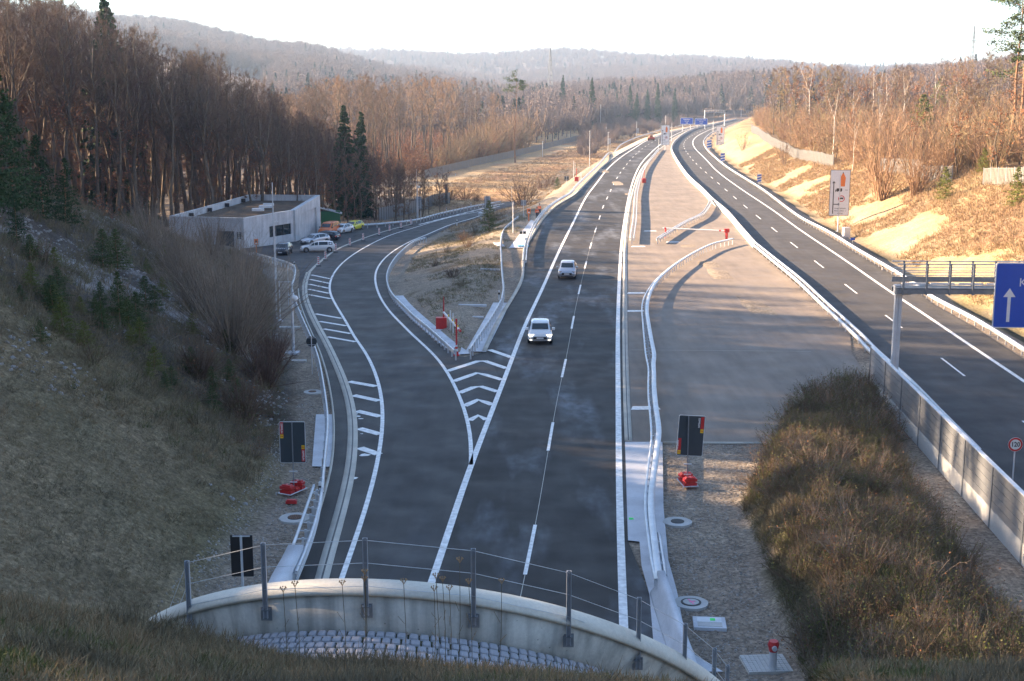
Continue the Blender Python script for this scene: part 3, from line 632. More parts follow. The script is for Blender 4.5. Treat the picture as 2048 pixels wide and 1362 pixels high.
def bare_tree(seed, Ht=26., r0=.28, start=.42, spread=.17, nb=26, ns=5, nt=7, up=.9, leaf=0, mats=('bark', 'twig'), leafmt='rustleaf', tw=.035, low=8, lean=.0, lsize=.16, forks=0):
    g = np.random.default_rng(seed); tr, cr = TB(), TB(); lf = TB()
    n = 9; t = np.linspace(0, 1, n); w = np.cumsum(g.normal(size=(n, 2))*.012*Ht, 0); w -= w[0]; w[:, 0] += lean*t**1.5*Ht
    P = np.stack([w[:, 0], w[:, 1], t*Ht], 1); tr.tube(P, r0*(1-.93*t**1.1)+.012, 6)
    stems = [P]
    for k in range(forks):
        i = g.integers(3, 6); d = unit(np.array([g.normal(), g.normal(), 3.2])); L = Ht*(1-t[i])*.92
        Q = P[i]+np.outer(np.linspace(0, 1, 5), d*L)+np.outer(np.linspace(0, 1, 5)**2, [0, 0, .05*L]); tr.tube(Q, np.linspace(r0*.5, .02, 5), 5); stems.append(Q)
    A2, D2 = [], []
    def at(S, u):
        f = u*(len(S)-1); i = min(int(f), len(S)-2); return S[i]*(1-(f-i))+S[i+1]*(f-i)
    for b in range(nb+low):
        S = stems[b % len(stems)]
        if b >= nb: u = g.uniform(.12, start); L = Ht*g.uniform(.03, .09); el = g.uniform(-.1, .6); r = .02
        else:
            u = start+(1-start)*(b+g.random())/nb*.97; q = (u-start)/(1-start); L = Ht*spread*(1.15-.78*q)*g.uniform(.6, 1.15)*(1 if q > .12 else .7); el = g.uniform(.35, .9)*up+.35*q; r = r0*.26*(1-.7*q)
        if S is not P: u = max(0, min(1, (u-start)/(1-start)))
        p0 = at(S, u); az = g.uniform(0, 2*math.pi); d = np.array([math.cos(az)*math.cos(el), math.sin(az)*math.cos(el), math.sin(el)])
        tt = np.linspace(0, 1, 4)[:, None]; B = p0+d*L*tt+np.array([0, 0, .22*L])*tt**2+g.normal(size=(4, 3))*L*.03*tt
        tr.tube(B, np.linspace(r, .012, 4), 3)
        for k in range(ns):
            v = g.uniform(.25, 1); q0 = at(B, v); dd = unit(d+g.normal(size=3)*.55+np.array([0, 0, .25])); l2 = L*.45*g.uniform(.5, 1.1)*(1.2-.5*v)
            C = np.stack([q0, q0+dd*l2*.5, q0+dd*l2+np.array([0, 0, .08*l2])]); cr.tube(C, [max(.014, r*.35), .012, .006], 3)
            m = nt; vv = g.uniform(.15, 1, m); A = q0+(C[2]-q0)*vv[:, None]; DD = unit(dd+g.normal(size=(m, 3))*.7+np.array([0, 0, .2]))*(l2*.55*g.uniform(.5, 1.2, m))[:, None]
            A2.append(A); D2.append(DD)
    A2 = np.vstack(A2); D2 = np.vstack(D2); cr.twigs(A2, D2, tw, g)
    A3 = np.repeat(A2, 2, 0)+np.repeat(D2, 2, 0)*g.uniform(.2, .9, (2*len(A2), 1)); D3 = unit(unit(np.repeat(D2, 2, 0))+g.normal(size=A3.shape)*.6)*g.uniform(.25, .7, (len(A3), 1))*(Ht/26)**.5
    cr.twigs(A3, D3, tw*.7, g)
    out = [('trunk', tr.mesh('trunk', M[mats[0]], True)), ('crown', cr.mesh('crown', M[mats[1]]))]
    if leaf:
        c = A3[g.integers(0, len(A3), leaf)]+g.normal(size=(leaf, 3))*.12; c = c[c[:, 2] < Ht*(.62 if Ht > 20 else .8)] if leafmt == 'rustleaf' else c
        lf.flakes(c, lsize, g); out.append(('leaves', lf.mesh('leaves', M[leafmt])))
    return out
def conifer(seed, Ht=18., R=3.2, base=.08, mats=('bark', 'needle'), dens=1.5, nw=44, droop=-.25, pine=False, fs=.30):
    g = np.random.default_rng(seed); tr, cr = TB(), TB()
    P = np.stack([np.cumsum(g.normal(size=6)*.01*Ht), np.cumsum(g.normal(size=6)*.01*Ht), np.linspace(0, Ht, 6)], 1); tr.tube(P, np.linspace(Ht*.014, .015, 6), 6)
    C, A, D = [], [], []
    for wv in range(nw):
        u = base+(1-base)*(wv+.5*g.random())/nw; L0 = R*((1-u)/(1-base))**.8*(1 if not pine else g.uniform(.5, 1.1)); 
        for k in range(int(6+2*g.random())):
            az = g.uniform(0, 2*math.pi); L = L0*g.uniform(.65, 1.12)+.15; el = droop+.5*u+g.normal()*.08+(.35 if pine else 0)
            d = np.array([math.cos(az)*math.cos(el), math.sin(az)*math.cos(el), math.sin(el)]); p0 = np.array([np.interp(u*Ht, P[:, 2], P[:, 0]), np.interp(u*Ht, P[:, 2], P[:, 1]), u*Ht])
            A.append(p0); D.append(d*L); m = int((7+L*7)*dens); v = g.random(m)**.7 if not pine else .55+.45*g.random(m)
            side = np.cross(d, [0, 0, 1]); c = p0+d*L*v[:, None]+side*(g.normal(size=(m, 1))*.22*L*(1.1-v[:, None]))+np.array([0, 0, -1])*(v[:, None]**2*.10*L)+g.normal(size=(m, 3))*.06
            C.append(c)
    cr.twigs(np.array(A), np.array(D), .06, g); cr.flakes(np.vstack(C), fs*(Ht/14)**.4, g, .55)
    return [('trunk', tr.mesh('trunk', M[mats[0]], True)), ('crown', cr.mesh('crown', M[mats[1]]))]
def shrub(seed, Ht=3., n=26, fan=.5, side=7, mt='twig_tan', tw=.022, leaf=0, leafmt='rustleaf', base_r=.25, lsize=.1):
    g = np.random.default_rng(seed); st, cr = TB(), TB()
    A2, D2 = [], []
    for k in range(n):
        az = g.uniform(0, 2*math.pi); th = abs(g.normal())*fan*.7+.05; L = Ht*g.uniform(.55, 1.05); d = np.array([math.cos(az)*math.sin(th), math.sin(az)*math.sin(th), math.cos(th)])
        p0 = np.array([math.cos(az), math.sin(az), 0])*base_r*g.random(); tt = np.linspace(0, 1, 4)[:, None]; B = p0+d*L*tt+np.array([d[0], d[1], 0])*L*.18*tt**2
        st.tube(B, np.linspace(.012*Ht**.6+.008, .006, 4), 3)
        v = g.uniform(.2, 1, side); A = B[0]+(B[3]-B[0])*v[:, None]; DD = unit(d+g.normal(size=(side, 3))*.45)*(L*g.uniform(.12, .38, side))[:, None]; A2.append(A); D2.append(DD)
    A2, D2 = np.vstack(A2), np.vstack(D2); cr.twigs(A2, D2, tw, g); A3 = np.repeat(A2, 2, 0)+np.repeat(D2, 2, 0)*g.uniform(.2, .9, (2*len(A2), 1)); cr.twigs(A3, unit(unit(np.repeat(D2, 2, 0))+g.normal(size=A3.shape)*.5)*g.uniform(.12, .3, (len(A3), 1))*Ht**.5, tw*.7, g)
    out = [('stems', st.mesh('stems', M[mt])), ('crown', cr.mesh('crown', M[mt]))]
    if leaf:
        lf = TB(); lf.flakes(A3[g.integers(0, len(A3), leaf)]+g.normal(size=(leaf, 3))*.1, lsize, g); out.append(('leaves', lf.mesh('leaves', M[leafmt])))
    return out
def tuft(seed, h=.35, n=16, mt='grass_d', r=.18, w=.012, lean=.5):
    g = np.random.default_rng(seed); b = TB(); az = g.uniform(0, 2*math.pi, n); A = np.stack([np.cos(az), np.sin(az), 0*az], 1)*r*np.sqrt(g.random((n, 1))); A[:, 2] = -.03
    D = np.stack([np.cos(az)*lean*g.random(n), np.sin(az)*lean*g.random(n), np.ones(n)], 1)+g.normal(size=(n, 3))*.18; D = unit(D)*(h*g.uniform(.4, 1.1, n))[:, None]
    b.twigs(A, D*.62, w*1.5, g); b.twigs(A+D*.5, D*.5+np.array([0, 0, -1])*h*.12*g.random((n, 1))+g.normal(size=(n, 3))*h*.10, w, g); return b.mesh('tuft', M[mt])
def place(kind, x, y, sc, label, cat, group, name, z=None, zs=None, rz=None):
    z = hz(x, y) if z is None else z
    o = empty(name, (x, y, z-.05), random.uniform(0, 6.28) if rz is None else rz, label, cat, group); o.scale = (sc, sc, sc if zs is None else zs)
    for n, me in kind: part(n, me, o)
    return o
def wx(px, Z): return (px-1024)/FPX*Z

# --- tall beeches of the left wood
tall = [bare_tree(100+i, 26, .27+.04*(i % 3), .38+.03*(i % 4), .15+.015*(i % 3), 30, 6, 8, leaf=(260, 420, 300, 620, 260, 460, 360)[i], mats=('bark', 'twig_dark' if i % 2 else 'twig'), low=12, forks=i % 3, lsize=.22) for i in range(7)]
small = [bare_tree(200+i, 14, .13, .22, .20, 24, 5, 7, leaf=(500, 260, 0, 700)[i], mats=('bark', 'twig_dark' if i != 2 else 'twig'), low=6, forks=i % 2, lsize=.18) for i in range(4)]
TOP = ipl([(-700,-120),(-300,-90),(0,-35),(100,-10),(200,25),(240,45),(300,80),(350,92),(400,100),(450,125),(500,155),(550,190),(600,225),(650,250),(700,278),(760,305),(820,325),(880,340),(930,352)])
def top_h(px, Z, ytop, z0): return CAM_H+(180-ytop)*Z/2667-z0
rt = random.Random(11); cnt = 0; used_xy = []
BOX = [(G2(490, 494)), (G2(640, 461))]
def free(x, y, r=1.6):
    if any((x-a)**2+(y-b)**2 < r*r for a, b in used_xy): return False
    return True
def wood(n, pr, Zr, lab, grp, tophi=0, tophi2=45, avoid=True):
    k = 0; tries = 0
    while k < n and tries < n*40:
        tries += 1
        px = rt.uniform(*pr); Z = rt.uniform(*Zr); x = wx(px, Z); y = Z/ _c
        if avoid and ((x > XL(y)-2.5 and y < 196) or (-60 < x < -20 and 150 < y < 205) or x > XK(y)-22 or in_ramp(x, y)): continue
        if not free(x, y): continue
        z0 = hz(x, y); h = top_h(px, Z, TOP(px)+rt.uniform(tophi, tophi2), z0)
        if h < 6 or h > 42: continue
        used_xy.append((x, y)); k += 1
        kd = rt.choice(tall) if h > 15 else rt.choice(small); s = h/(26 if h > 15 else 14)
        place(kd, x, y, s if h < 30 else h/28, lab, 'tree', grp, 'beech_tree', z=z0, zs=s)
wood(95, (-60, 640), (196, 235), 'tall bare grey-brown beech in the dense wood behind the flat-roofed house', 'beeches in the wood on the left', 0, 55)
wood(75, (-60, 700), (236, 300), 'bare beech deeper in the wood behind the flat-roofed house', 'beeches deeper in the left wood', -5, 20)
wood(120, (600, 905), (214, 300), 'slim dark bare tree at the wood edge beyond the parked cars', 'trees at the wood edge beyond the car park', -4, 45)
# --- the sunlit second wood behind it
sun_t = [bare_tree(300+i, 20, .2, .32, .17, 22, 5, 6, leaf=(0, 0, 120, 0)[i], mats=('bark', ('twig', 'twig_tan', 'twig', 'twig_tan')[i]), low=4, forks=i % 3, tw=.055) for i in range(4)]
FEN = ipl([(780,375),(862,352),(940,333),(1020,315),(1100,295),(1180,272),(1260,262)])
TOP2 = ipl([(560,185),(620,168),(700,152),(780,162),(840,150),(900,160),(960,158),(1000,170),(1050,190)])
k = 0
while k < 120:
    px = rt.uniform(560, 1010); Z = rt.uniform(330, 620 if px > 800 else 470); x = wx(px, Z); y = Z
    if not free(x, y, 2.5) or (px > 770 and 180+(CAM_H-hz(x, y))*2667/Z > FEN(px)-3): continue
    used_xy.append((x, y)); z0 = hz(x, y); h = top_h(px, Z, TOP2(px)+rt.uniform(-4, 26), z0)
    place(rt.choice(sun_t), x, y, h/20, 'sunlit bare tree in the wood behind the far fence', 'tree', 'sunlit trees behind the far fence', 'bare_tree', z=z0); k += 1
# olive thicket along the fence
bush = [shrub(400+i, 8, 24, .42, 9, ('twig_green', 'twig_tan', 'twig')[i % 3], .06, base_r=1.2) for i in range(5)]
TOP3 = ipl([(820,300),(870,285),(940,255),(1000,225),(1050,205),(1100,205),(1150,220),(1190,238),(1260,245)])
k = 0
while k < 110:
    px = rt.uniform(860, 1215); Z = rt.uniform(330, 520); 
    yb = 180+(CAM_H+4)*2667/Z
    if yb > FEN(px)-9: continue
    x = wx(px, Z); z0 = hz(x, Z); h = top_h(px, Z, TOP3(px)+rt.uniform(-3, 22), z0)
    if h < 3: continue
    place(rt.choice(bush), x, Z, h/8, 'olive-brown bare thicket shrub behind the far fence', 'shrub', 'thicket behind the far fence', 'thicket_shrub', z=z0); k += 1
# --- conifers one can point at
spruce = [conifer(500+i, 18, 4.2, .05, ('bark', 'needle'), 1.7, 52, fs=.34) for i in range(3)]
pine = [conifer(520+i, 8, 3.1, .03, ('bark_pine', ('needle_l', 'needle_y', 'needle')[i]), 1.3, 26, .05, fs=.24) for i in range(3)]
def px_tree(kind, base_h, px, ytop, ybot, Z, label, cat, name, group=None, wsc=1.0):
    x = wx(px, Z); z0 = hz(x, Z); h = top_h(px, Z, ytop, z0); s = h/base_h
    return place(kind, x, Z, s*wsc, label, cat, group, name, z=z0, zs=s)
px_tree(spruce[0], 18, 240, -2, 0, 230, 'tall dark spruce rising above the bare wood on the left', 'tree', 'spruce_tree', wsc=.8)
px_tree(spruce[1], 18, 692, 208, 300, 243, 'left one of two dark spruces at the wood edge, its top sunlit', 'tree', 'spruce_tree', wsc=.75)
px_tree(spruce[2], 18, 718, 222, 300, 240, 'right one of two dark spruces at the wood edge, slightly shorter', 'tree', 'spruce_tree', wsc=.75)
for i, (px, yt, Z, w) in enumerate([(1180,155,700,.6),(1125,150,760,.6),(985,215,640,.6),(1255,170,820,.7),(1290,178,830,.7),(1310,165,845,.6),(1345,175,850,.6),(1270,185,800,.8),(1230,185,790,.6)]):
    px_tree(spruce[i % 3], 18, px, yt, 0, Z, 'small blue-green spruce scattered in the far valley wood', 'tree', 'spruce_tree', 'spruces in the far valley wood', w)
# tall pine with a bare stem above the thicket, and the pines at the right edge
def scots(seed, Ht, nbr=16, lo=.55, sp=.16, mt='needle_l'):
    g = np.random.default_rng(seed); tr, cr = TB(), TB(); P = np.stack([np.cumsum(g.normal(size=7)*.012*Ht), np.cumsum(g.normal(size=7)*.01*Ht), np.linspace(0, Ht, 7)], 1); tr.tube(P, np.linspace(Ht*.012, .04, 7), 6)
    for b in range(nbr):
        u = lo+(1-lo)*(b+g.random())/nbr; az = g.uniform(0, 6.28); el = g.uniform(-.15, .5); L = Ht*sp*g.uniform(.5, 1.15); d = np.array([math.cos(az)*math.cos(el), math.sin(az)*math.cos(el), math.sin(el)])
        p0 = np.array([np.interp(u*Ht, P[:, 2], P[:, 0]), np.interp(u*Ht, P[:, 2], P[:, 1]), u*Ht]); tt = np.linspace(0, 1, 4)[:, None]; B = p0+d*L*tt+np.array([0, 0, .15*L])*tt**2; tr.tube(B, np.linspace(.06, .02, 4), 3)
        for q in range(4):
            c = B[3-(q % 2)]+g.normal(size=3)*.18*L*np.array([1, 1, .4]); n = 60; cr.flakes(c+g.normal(size=(n, 3))*np.array([.30, .30, .13])*L*.55, .26, g, .5)
    return [('trunk', tr.mesh('trunk', M['bark_pine'], True)), ('crown', cr.mesh('crown', M[mt]))]
sc1, sc2, sc3 = scots(601, 22, 10, .8, .14), scots(602, 24, 20, .45, .15), scots(603, 24, 16, .55, .13)
px_tree(sc1, 22, 1029, 155, 215, 430, 'lone tall pine with bare stem and flat tuft above the thicket', 'tree', 'pine_tree', wsc=.9)
px_tree(sc2, 24, 2010, -8, 110, 205, 'tall scots pine at the right edge with needle tufts low on its stem', 'tree', 'pine_tree', wsc=1.1)
px_tree(sc3, 24, 2034, -40, 110, 198, 'second tall scots pine at the right edge, closest to the frame border', 'tree', 'pine_tree', wsc=1.0)
# pines and spruces on the left slope
for px, yb, hpx, kd, lab in [(-10,430,300,0,'dark green pine mass at the left edge above the slope'),(28,420,200,0,'dark pine beside the left edge, in front of the beeches'),(88,440,150,0,'dusky pine on the slope crest before the beech trunks'),(130,452,120,0,'loose dark pine right of the slope crest pines'),(65,697,42,0,'small round dark pine on the stony slope above the grass'),
    (262,668,68,0,'bushy dark pine in the middle of the stony slope'),(246,702,38,1,'yellow-green small pine under the bushy dark pine'),(281,776,34,1,'yellowish small pine low on the stony slope'),(312,800,40,0,'thin dark pine sapling beside the yellowish small pine'),(300,632,50,0,'dark pine upslope of the bushy dark pine'),(318,600,38,1,'yellow-green pine at the upper edge of the stony slope'),
    (200,540,70,0,'dark young pine high on the slope'),(230,545,75,2,'open spindly pine high on the slope'),(228,660,100,2,'tall thin pine with sparse branches on the slope'),(325,535,45,1,'light green pine sapling below the crest shrubs'),(287,550,28,1,'small yellow pine sapling high on the slope'),(190,630,55,0,'dark low pine left of the tall thin pine'),
    (460,830,55,0,'green spruce sapling at the foot of the slope near the sign'),(410,800,45,2,'slender green sapling left of the spruce at the slope foot'),(440,712,40,2,'green sapling under the big willow bush'),(30,490,90,0,'young dark spruce on the left slope below the pines'),(58,520,30,1,'small yellowish pine on the upper left slope'),(150,640,35,1,'low yellow-green pine among dark shrubs')]:
    # meet the sight line with the hillside
    best = None
    for Z in np.arange(45, 140, .5):
        x = wx(px, Z); z = hz(x, Z); yp = 180+(CAM_H-z)*2667/Z
        if yp <= yb: best = (x, Z, z); break
    if best is None: best = (wx(px, 100), 100, hz(wx(px, 100), 100))
    x, Z, z = best; h = hpx*Z/2667; kk = pine[((2 if hpx > 85 else 0), 1, 0)[kd]]
    place(kk, x, Z, h/8*(1.4 if hpx < 90 else .9), lab, 'pine' if h > 1 else 'sapling', 'young pines on the left slope', 'young_pine', z=z, zs=h/8*1.15)
gq = random.Random(21)
for k in range(26):
    px, yb = gq.uniform(20, 480), 0
    yb = gq.uniform(480+px*.25, 640+px*.5)
    x, Z, z = next(((wx(px, Z_), Z_, hz(wx(px, Z_), Z_)) for Z_ in np.arange(58, 140, .5) if 180+(CAM_H-hz(wx(px, Z_), Z_))*2667/Z_ <= yb), (None, 0, 0))
    if x is None or Z < 60: continue
    h = gq.uniform(.7, 1.9); place(pine[gq.choice((0, 1, 0))], x, Z, h/8*1.5, 'small green sapling scattered among the stones of the left slope', 'sapling', 'small saplings on the stony left slope', 'young_pine', z=z, zs=h/8*1.1)
# wood on the hill left of the frame: it throws the shade over the near road
N = 760; pts = []; 
while len(pts) < N:
    x, y = rng.uniform(-165, -44), (rng.uniform(5, 205) if rng.random() < .45 else rng.uniform(110, 265))
    if x > -.42*y-5: continue
    pts.append((x, y, hz(x, y)-.1))
g_all = [TBm for TBm in tall]
def joined(kind, name):
    Vs, Fq, mi, ms, off = [], [], [], [], 0
    bm = bmesh.new(); 
    for i, (n, me_) in enumerate(kind):
        b0 = len(bm.faces); bm.from_mesh(me_); bm.faces.ensure_lookup_table()
        for f in bm.faces[b0:]: f.material_index = i
        ms.append(me_.materials[0])
    o = bpy.data.meshes.new(name); bm.to_mesh(o); bm.free()
    for m_ in ms: o.materials.append(m_)
    return o
tall_j = [joined(k_, 'beech') for k_ in tall[:5]]
instancer('hill_wood', pts, [(0, 0, a) for a in rng.uniform(0, 6.28, N)], rng.uniform(.6, 1.2, N), rng.integers(0, 5, N), tall_j, 'dense bare wood on top of the left hill', 'wood')

# --- big willow-like bush on the left slope
for i, (px, yb, ht, n, fan, lab) in enumerate([(452,715,7.2,150,.62,'huge fan-shaped bare willow bush beside the lamp posts'),(395,640,6.0,110,.55,'wide bare bush left of the huge willow bush'),(500,650,5.0,90,.6,'bare brown bush between the willow bush and the pole'),(350,560,5.0,90,.6,'pale brown bush below the flat-roofed house'),(420,520,4.6,90,.6,'bare bush in front of the house wall'),(480,560,4.2,80,.6,'low bare bush near the orange call box'),(300,500,4.5,70,.55,'thin bare bush near the slope crest'),(520,790,3.2,90,.7,'low dark bramble bush at the foot of the slope'),(470,860,2.6,90,.8,'dark tangled bramble beside the sign back'),(540,740,2.6,80,.7,'dark bush beside the round white globe pole'),(385,770,2.6,70,.7,'leafless scrub in the middle of the slope foot')]):
    for Z in np.arange(50, 190, .5):
        x = wx(px, Z); z = hz(x, Z)
        if 180+(CAM_H-z)*2667/Z <= yb: break
    kd = shrub(700+i, ht, n, fan, 9, 'twig_grey' if i < 7 else ('twig_dark' if i % 2 else 'twig'), .017, base_r=ht*.16, leaf=(0 if i < 7 else 60), lsize=.09)
    place(kd, x, Z, 1.0, lab, 'bush', 'bare bushes on the left slope', 'bare_bush', z=z)

def on_ground(px, yb, Z0=60, Z1=500):
    for Z in np.arange(Z0, Z1, .5):
        x = wx(px, Z); z = hz(x, Z)
        if 180+(CAM_H-z)*2667/Z <= yb: return x, Z, z
    return x, Z, z
# --- right embankment wood
rk = [shrub(800+i, 6, 22, .38, 9, ('twig_tan', 'twig_green', 'twig_tan', 'twig')[i % 4], .045, base_r=.8, leaf=(0, 0, 160, 60, 0, 240)[i], lsize=.16) for i in range(6)]
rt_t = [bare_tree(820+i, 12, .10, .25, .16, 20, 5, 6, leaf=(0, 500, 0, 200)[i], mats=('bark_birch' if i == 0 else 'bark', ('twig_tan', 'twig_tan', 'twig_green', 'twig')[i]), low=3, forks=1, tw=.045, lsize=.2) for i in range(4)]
TOPR = ipl([(1480,150),(1510,112),(1560,108),(1650,115),(1700,140),(1780,130),(1850,125),(1900,112),(1960,105),(2048,95),(2300,60)])
RPIN = [(1838,300,90),(1865,205,75),(1965,290,45),(1962,345,40),(1888,400,55),(2032,410,62),(1813,130,22),(1628,215,35),(1690,205,32),(1945,145,35),(1700,345,110),(1660,330,150),(1910,350,160),(1990,350,170),(2030,330,190)]
k = 0; tries = 0
FR = ipl([(1480,238),(1500,252),(1560,285),(1660,330),(1760,345),(1830,358),(1900,366),(2048,372),(2400,390)])
RP = [(px, on_ground(px, yb, 100, 420)[1], 9+h*.13) for px, yb, h in RPIN]
def pine_clear(px, Z):
    px = np.asarray(px, float); Z = np.asarray(Z, float); r = np.ones(px.shape, bool)
    for p_, z_, w_ in RP: r &= ~((np.abs(px-p_) < w_) & (Z < z_+2) & (Z > z_-60))
    return r
while k < 290 and tries < 20000:
    tries += 1
    px = rt.uniform(1500, 2120); Z = rt.uniform(150, 420)**1.0; x = wx(px, Z); z0 = hz(x, Z); yb = 180+(CAM_H-z0)*2667/Z
    if yb > FR(px)-2 or x < XR(Z)+9 or not free(x, Z, 1.5) or not bool(pine_clear(px, Z)): continue
    # height: thicket canopy climbs to the skyline with distance
    h = rt.uniform(5, 9) if rt.random() < .6 else rt.uniform(8, 13)
    hm = top_h(px, Z, TOPR(px), z0)
    if hm < 3: continue
    h = min(h, hm*rt.uniform(.9, 1.04)); used_xy.append((x, Z))
    if Z > 330 and rt.random() < .6: h = min(hm*rt.uniform(.85, 1.03), 20)
    if h > 7.5: place(rt_t[rt.choice((0, 1, 2, 3, 1, 2, 3, 1, 2, 3, 2, 3, 1, 2))], x, Z, h/12, 'sunlit bare tree in the wood above the right embankment', 'tree', 'trees above the right embankment', 'bare_tree', z=z0)
    else: place(rt.choice(rk), x, Z, h/6, 'tan bare shrub in the thicket above the right embankment', 'shrub', 'thicket shrubs above the right embankment', 'thicket_shrub', z=z0)
    k += 1
for px, yb, hpx, kind, lab in [(1762,400,160,'b','tall fan of tan stems right of the white lorry sign'),(1565,330,55,'s','rounded shrub on the sandy bank left of the fence'),(1480,300,40,'s','small shrub at the top of the far sandy bank'),(1830,390,120,'b','bare tree before the middle fence panels'),(1700,345,110,'k','slender white birch behind the fence'),
     (1660,330,150,'k','white-stemmed birch near the fence gap'),(1910,350,160,'r','rust-leaved young beech behind the right fence'),(1990,350,170,'r','rust-leaved beech nearer the right border'),(2030,330,190,'r','red-brown leafy tree at the right border')]:
    x, Z, z = on_ground(px, yb, 100); h = hpx*Z/2667
    kd = {'b': shrub(int(px), 6, 60, .45, 9, 'twig_tan', .03, base_r=.7), 's': rk[3], 'k': rt_t[0], 'r': rt_t[1]}[kind]; bh = 12 if kind in 'kr' else 6
    place(kd, x, Z, h/bh*(1.2 if kind == 'r' else .9), lab, 'tree' if kind in 'kr' else 'shrub', None, 'birch_tree' if kind == 'k' else ('young_beech' if kind == 'r' else 'bare_shrub'), z=z, zs=h/bh)
for px, yb, hpx, lab in [(1838,300,90,'upright yellow-green pine in the middle of the right wood'),(1865,205,75,'sunlit pine upslope in the right wood'),(1965,290,45,'small bright pine between rusty beeches'),(1962,345,40,'low bright pine under the small bright pine'),(1888,400,55,'small light pine on the bank before the fence'),(2032,410,62,'round green pine on the bank at the right border'),(1813,130,22,'dark conifer on the right skyline'),(1628,215,35,'small green pine on the near edge of the right wood'),(1690,205,32,'green pine in the left part of the right wood'),(1945,145,35,'dark pine near the top of the right wood'),(1115,378,26,'green pine sapling by the bank left of the motorway'),(978,466,66,'green pine on the island between slip road and motorway')]:
    x, Z, z = on_ground(px, yb, 100, 420); h = hpx*Z/2667*(1.25 if px > 1200 else 1); place(pine[1 if px > 1200 and px not in (1813, 1945) else 0], x, Z, h/8*1.1, lab, 'pine', None, 'young_pine', z=z, zs=h/8)
# shrubs on the island
for i, (px, yb, hp, lab) in enumerate([(925,500,22,'dark heather clump high on the island'),(1046,410,60,'bare bush beyond the island behind the call box'),(895,520,18,'low dry shrub on the island near the guard rail end'),(935,510,25,'dry shrub in the middle of the island'),(905,570,25,'dark low shrub on the island slope'),(950,480,20,'brown shrub beside the island pine'),(990,455,25,'tan weeds beside the island pine'),(870,545,15,'lowest dry tuft on the island slope'),(925,585,20,'dry shrub above the red barrier'),(900,400,34,'dark bramble bush behind the slip road rail'),(930,398,30,'grey bramble bush behind the slip road rail, right of the first'),(880,412,26,'small bramble left of the grey bramble bushes'),(955,402,22,'rightmost bramble behind the slip road rail'),(1085,385,28,'dark hedge shrub left of the motorway'),(1062,395,26,'dark hedge shrub nearer the call box'),(1100,374,22,'hedge shrub farthest from the call box')]):
    x, y, z = G2(px, yb); x, y = float(x), float(y); z = hz(x, y); Z = y; place(shrub(900+i, 3, 45, .8, 8, ('twig', 'twig_dark', 'weed')[i % 3], .03, base_r=.8), x, y, hp*Z/2667/3*1.1, lab, 'shrub', None, 'dry_shrub', z=z)
# ------------------------------------------------------------------ tunnel portal
cx0, y00, zc0, RR0, kk0, sk0 = PC
def ring(ph, a=0.0, r=0.0, dz=0.0):              # point on the portal ring: angle, offset along the tunnel axis, radial offset
    ph = np.asarray(ph, float); l = RR0*np.sin(ph); zz = zc0+RR0*np.cos(ph); al = kk0*(zc0+RR0-zz)+sk0*l+a
    l2 = (RR0+r)*np.sin(ph); z2 = zc0+(RR0+r)*np.cos(ph)+dz
    return np.stack([cx0+l2+al*UX, y00+al-l2*UX, z2], -1)
portal = empty('tunnel_portal', (cx0, y00, 0), 0, 'curved concrete headwall of the tunnel in the foreground', 'tunnel portal')
def rel(o, root):                                 # world-space mesh under a root that stands elsewhere
    me = o.data; me.transform(Matrix.Translation(-Vector(root.location))); me.update(); return o
ph = np.linspace(-1.84, 1.84, 121); sec = [(0, 0), (-.10, .03), (-.50, .03), (-.56, -.03)]
def sweep(name, sec, m, smooth=False):
    S = np.stack([ring(ph, a, r) for a, r in sec], 1); n, k = S.shape[:2]; V = S.reshape(-1, 3); i = (np.arange(n-1)*k)[:, None]; j = np.arange(k)[None]; j2 = (j+1) % k
    F = np.stack([i+j, i+k+j, i+k+j2, i+j2], -1).reshape(-1, 4); o = link(bpy.data.objects.new(name, mesh_np(name, V, F, m, smooth=False)), portal); return rel(o, portal)
sweep('rim', [(.06, -.02), (-.12, .05), (-.46, .05), (-.60, -.03), (-.60, -.09), (.06, -.09)], M['conc_rim'])
sweep('wall', [(0, -.09), (-.55, -.09), (-.55, -1.25), (0, -1.25)], M['conc_wall'])
sh = []
ph2 = np.linspace(-1.9, 1.9, 61); A = ring(ph2, -.1, -1.2); B = A.copy(); B[:, 1] = 6; B[:, 0] = A[:, 0]-(A[:, 1]-6)*UX; n = len(ph2)
i = np.arange(n-1); rel(link(bpy.data.objects.new('vault', mesh_np('vault', np.vstack([A, B]), np.stack([i, i+1, i+1+n, i+n], 1), M['conc'])), portal), portal)
# railing posts on the back of the ring and the three wires
rail = empty('wire_railing', tuple(ring(0, -.6)), 0, 'thin wire railing strung between the posts behind the curved headwall', 'railing')
POSTX = [(240,1225),(282,1230),(373,1217),(527,1207),(733,1204),(951,1213),(1144,1250),(1285,1288),(1378,1322),(1437,1352),(1463,1365)]
def pj(P): P = np.asarray(P); z = P[..., 2]-CAM_H; Zc = P[..., 1]*_c-z*_s; return 1024+FPX*P[..., 0]/Zc
pmesh = MB(); pmesh.box((0, 0, .72), (.085, .012, 1.44)).box((-.037, -.03, .72), (.012, .06, 1.44)).box((.037, -.03, .72), (.012, .06, 1.44))
post_me = pmesh.mesh('post', M['post']); plm = MB(); plm.box((0, 0, .06), (.20, .03, .26)).box((0, -.06, .16), (.16, .1, .02)); plate_me = plm.mesh('base_plate', M['galv_dark'])
for _b in (-.09, .09):
    pass
wire_pts = []
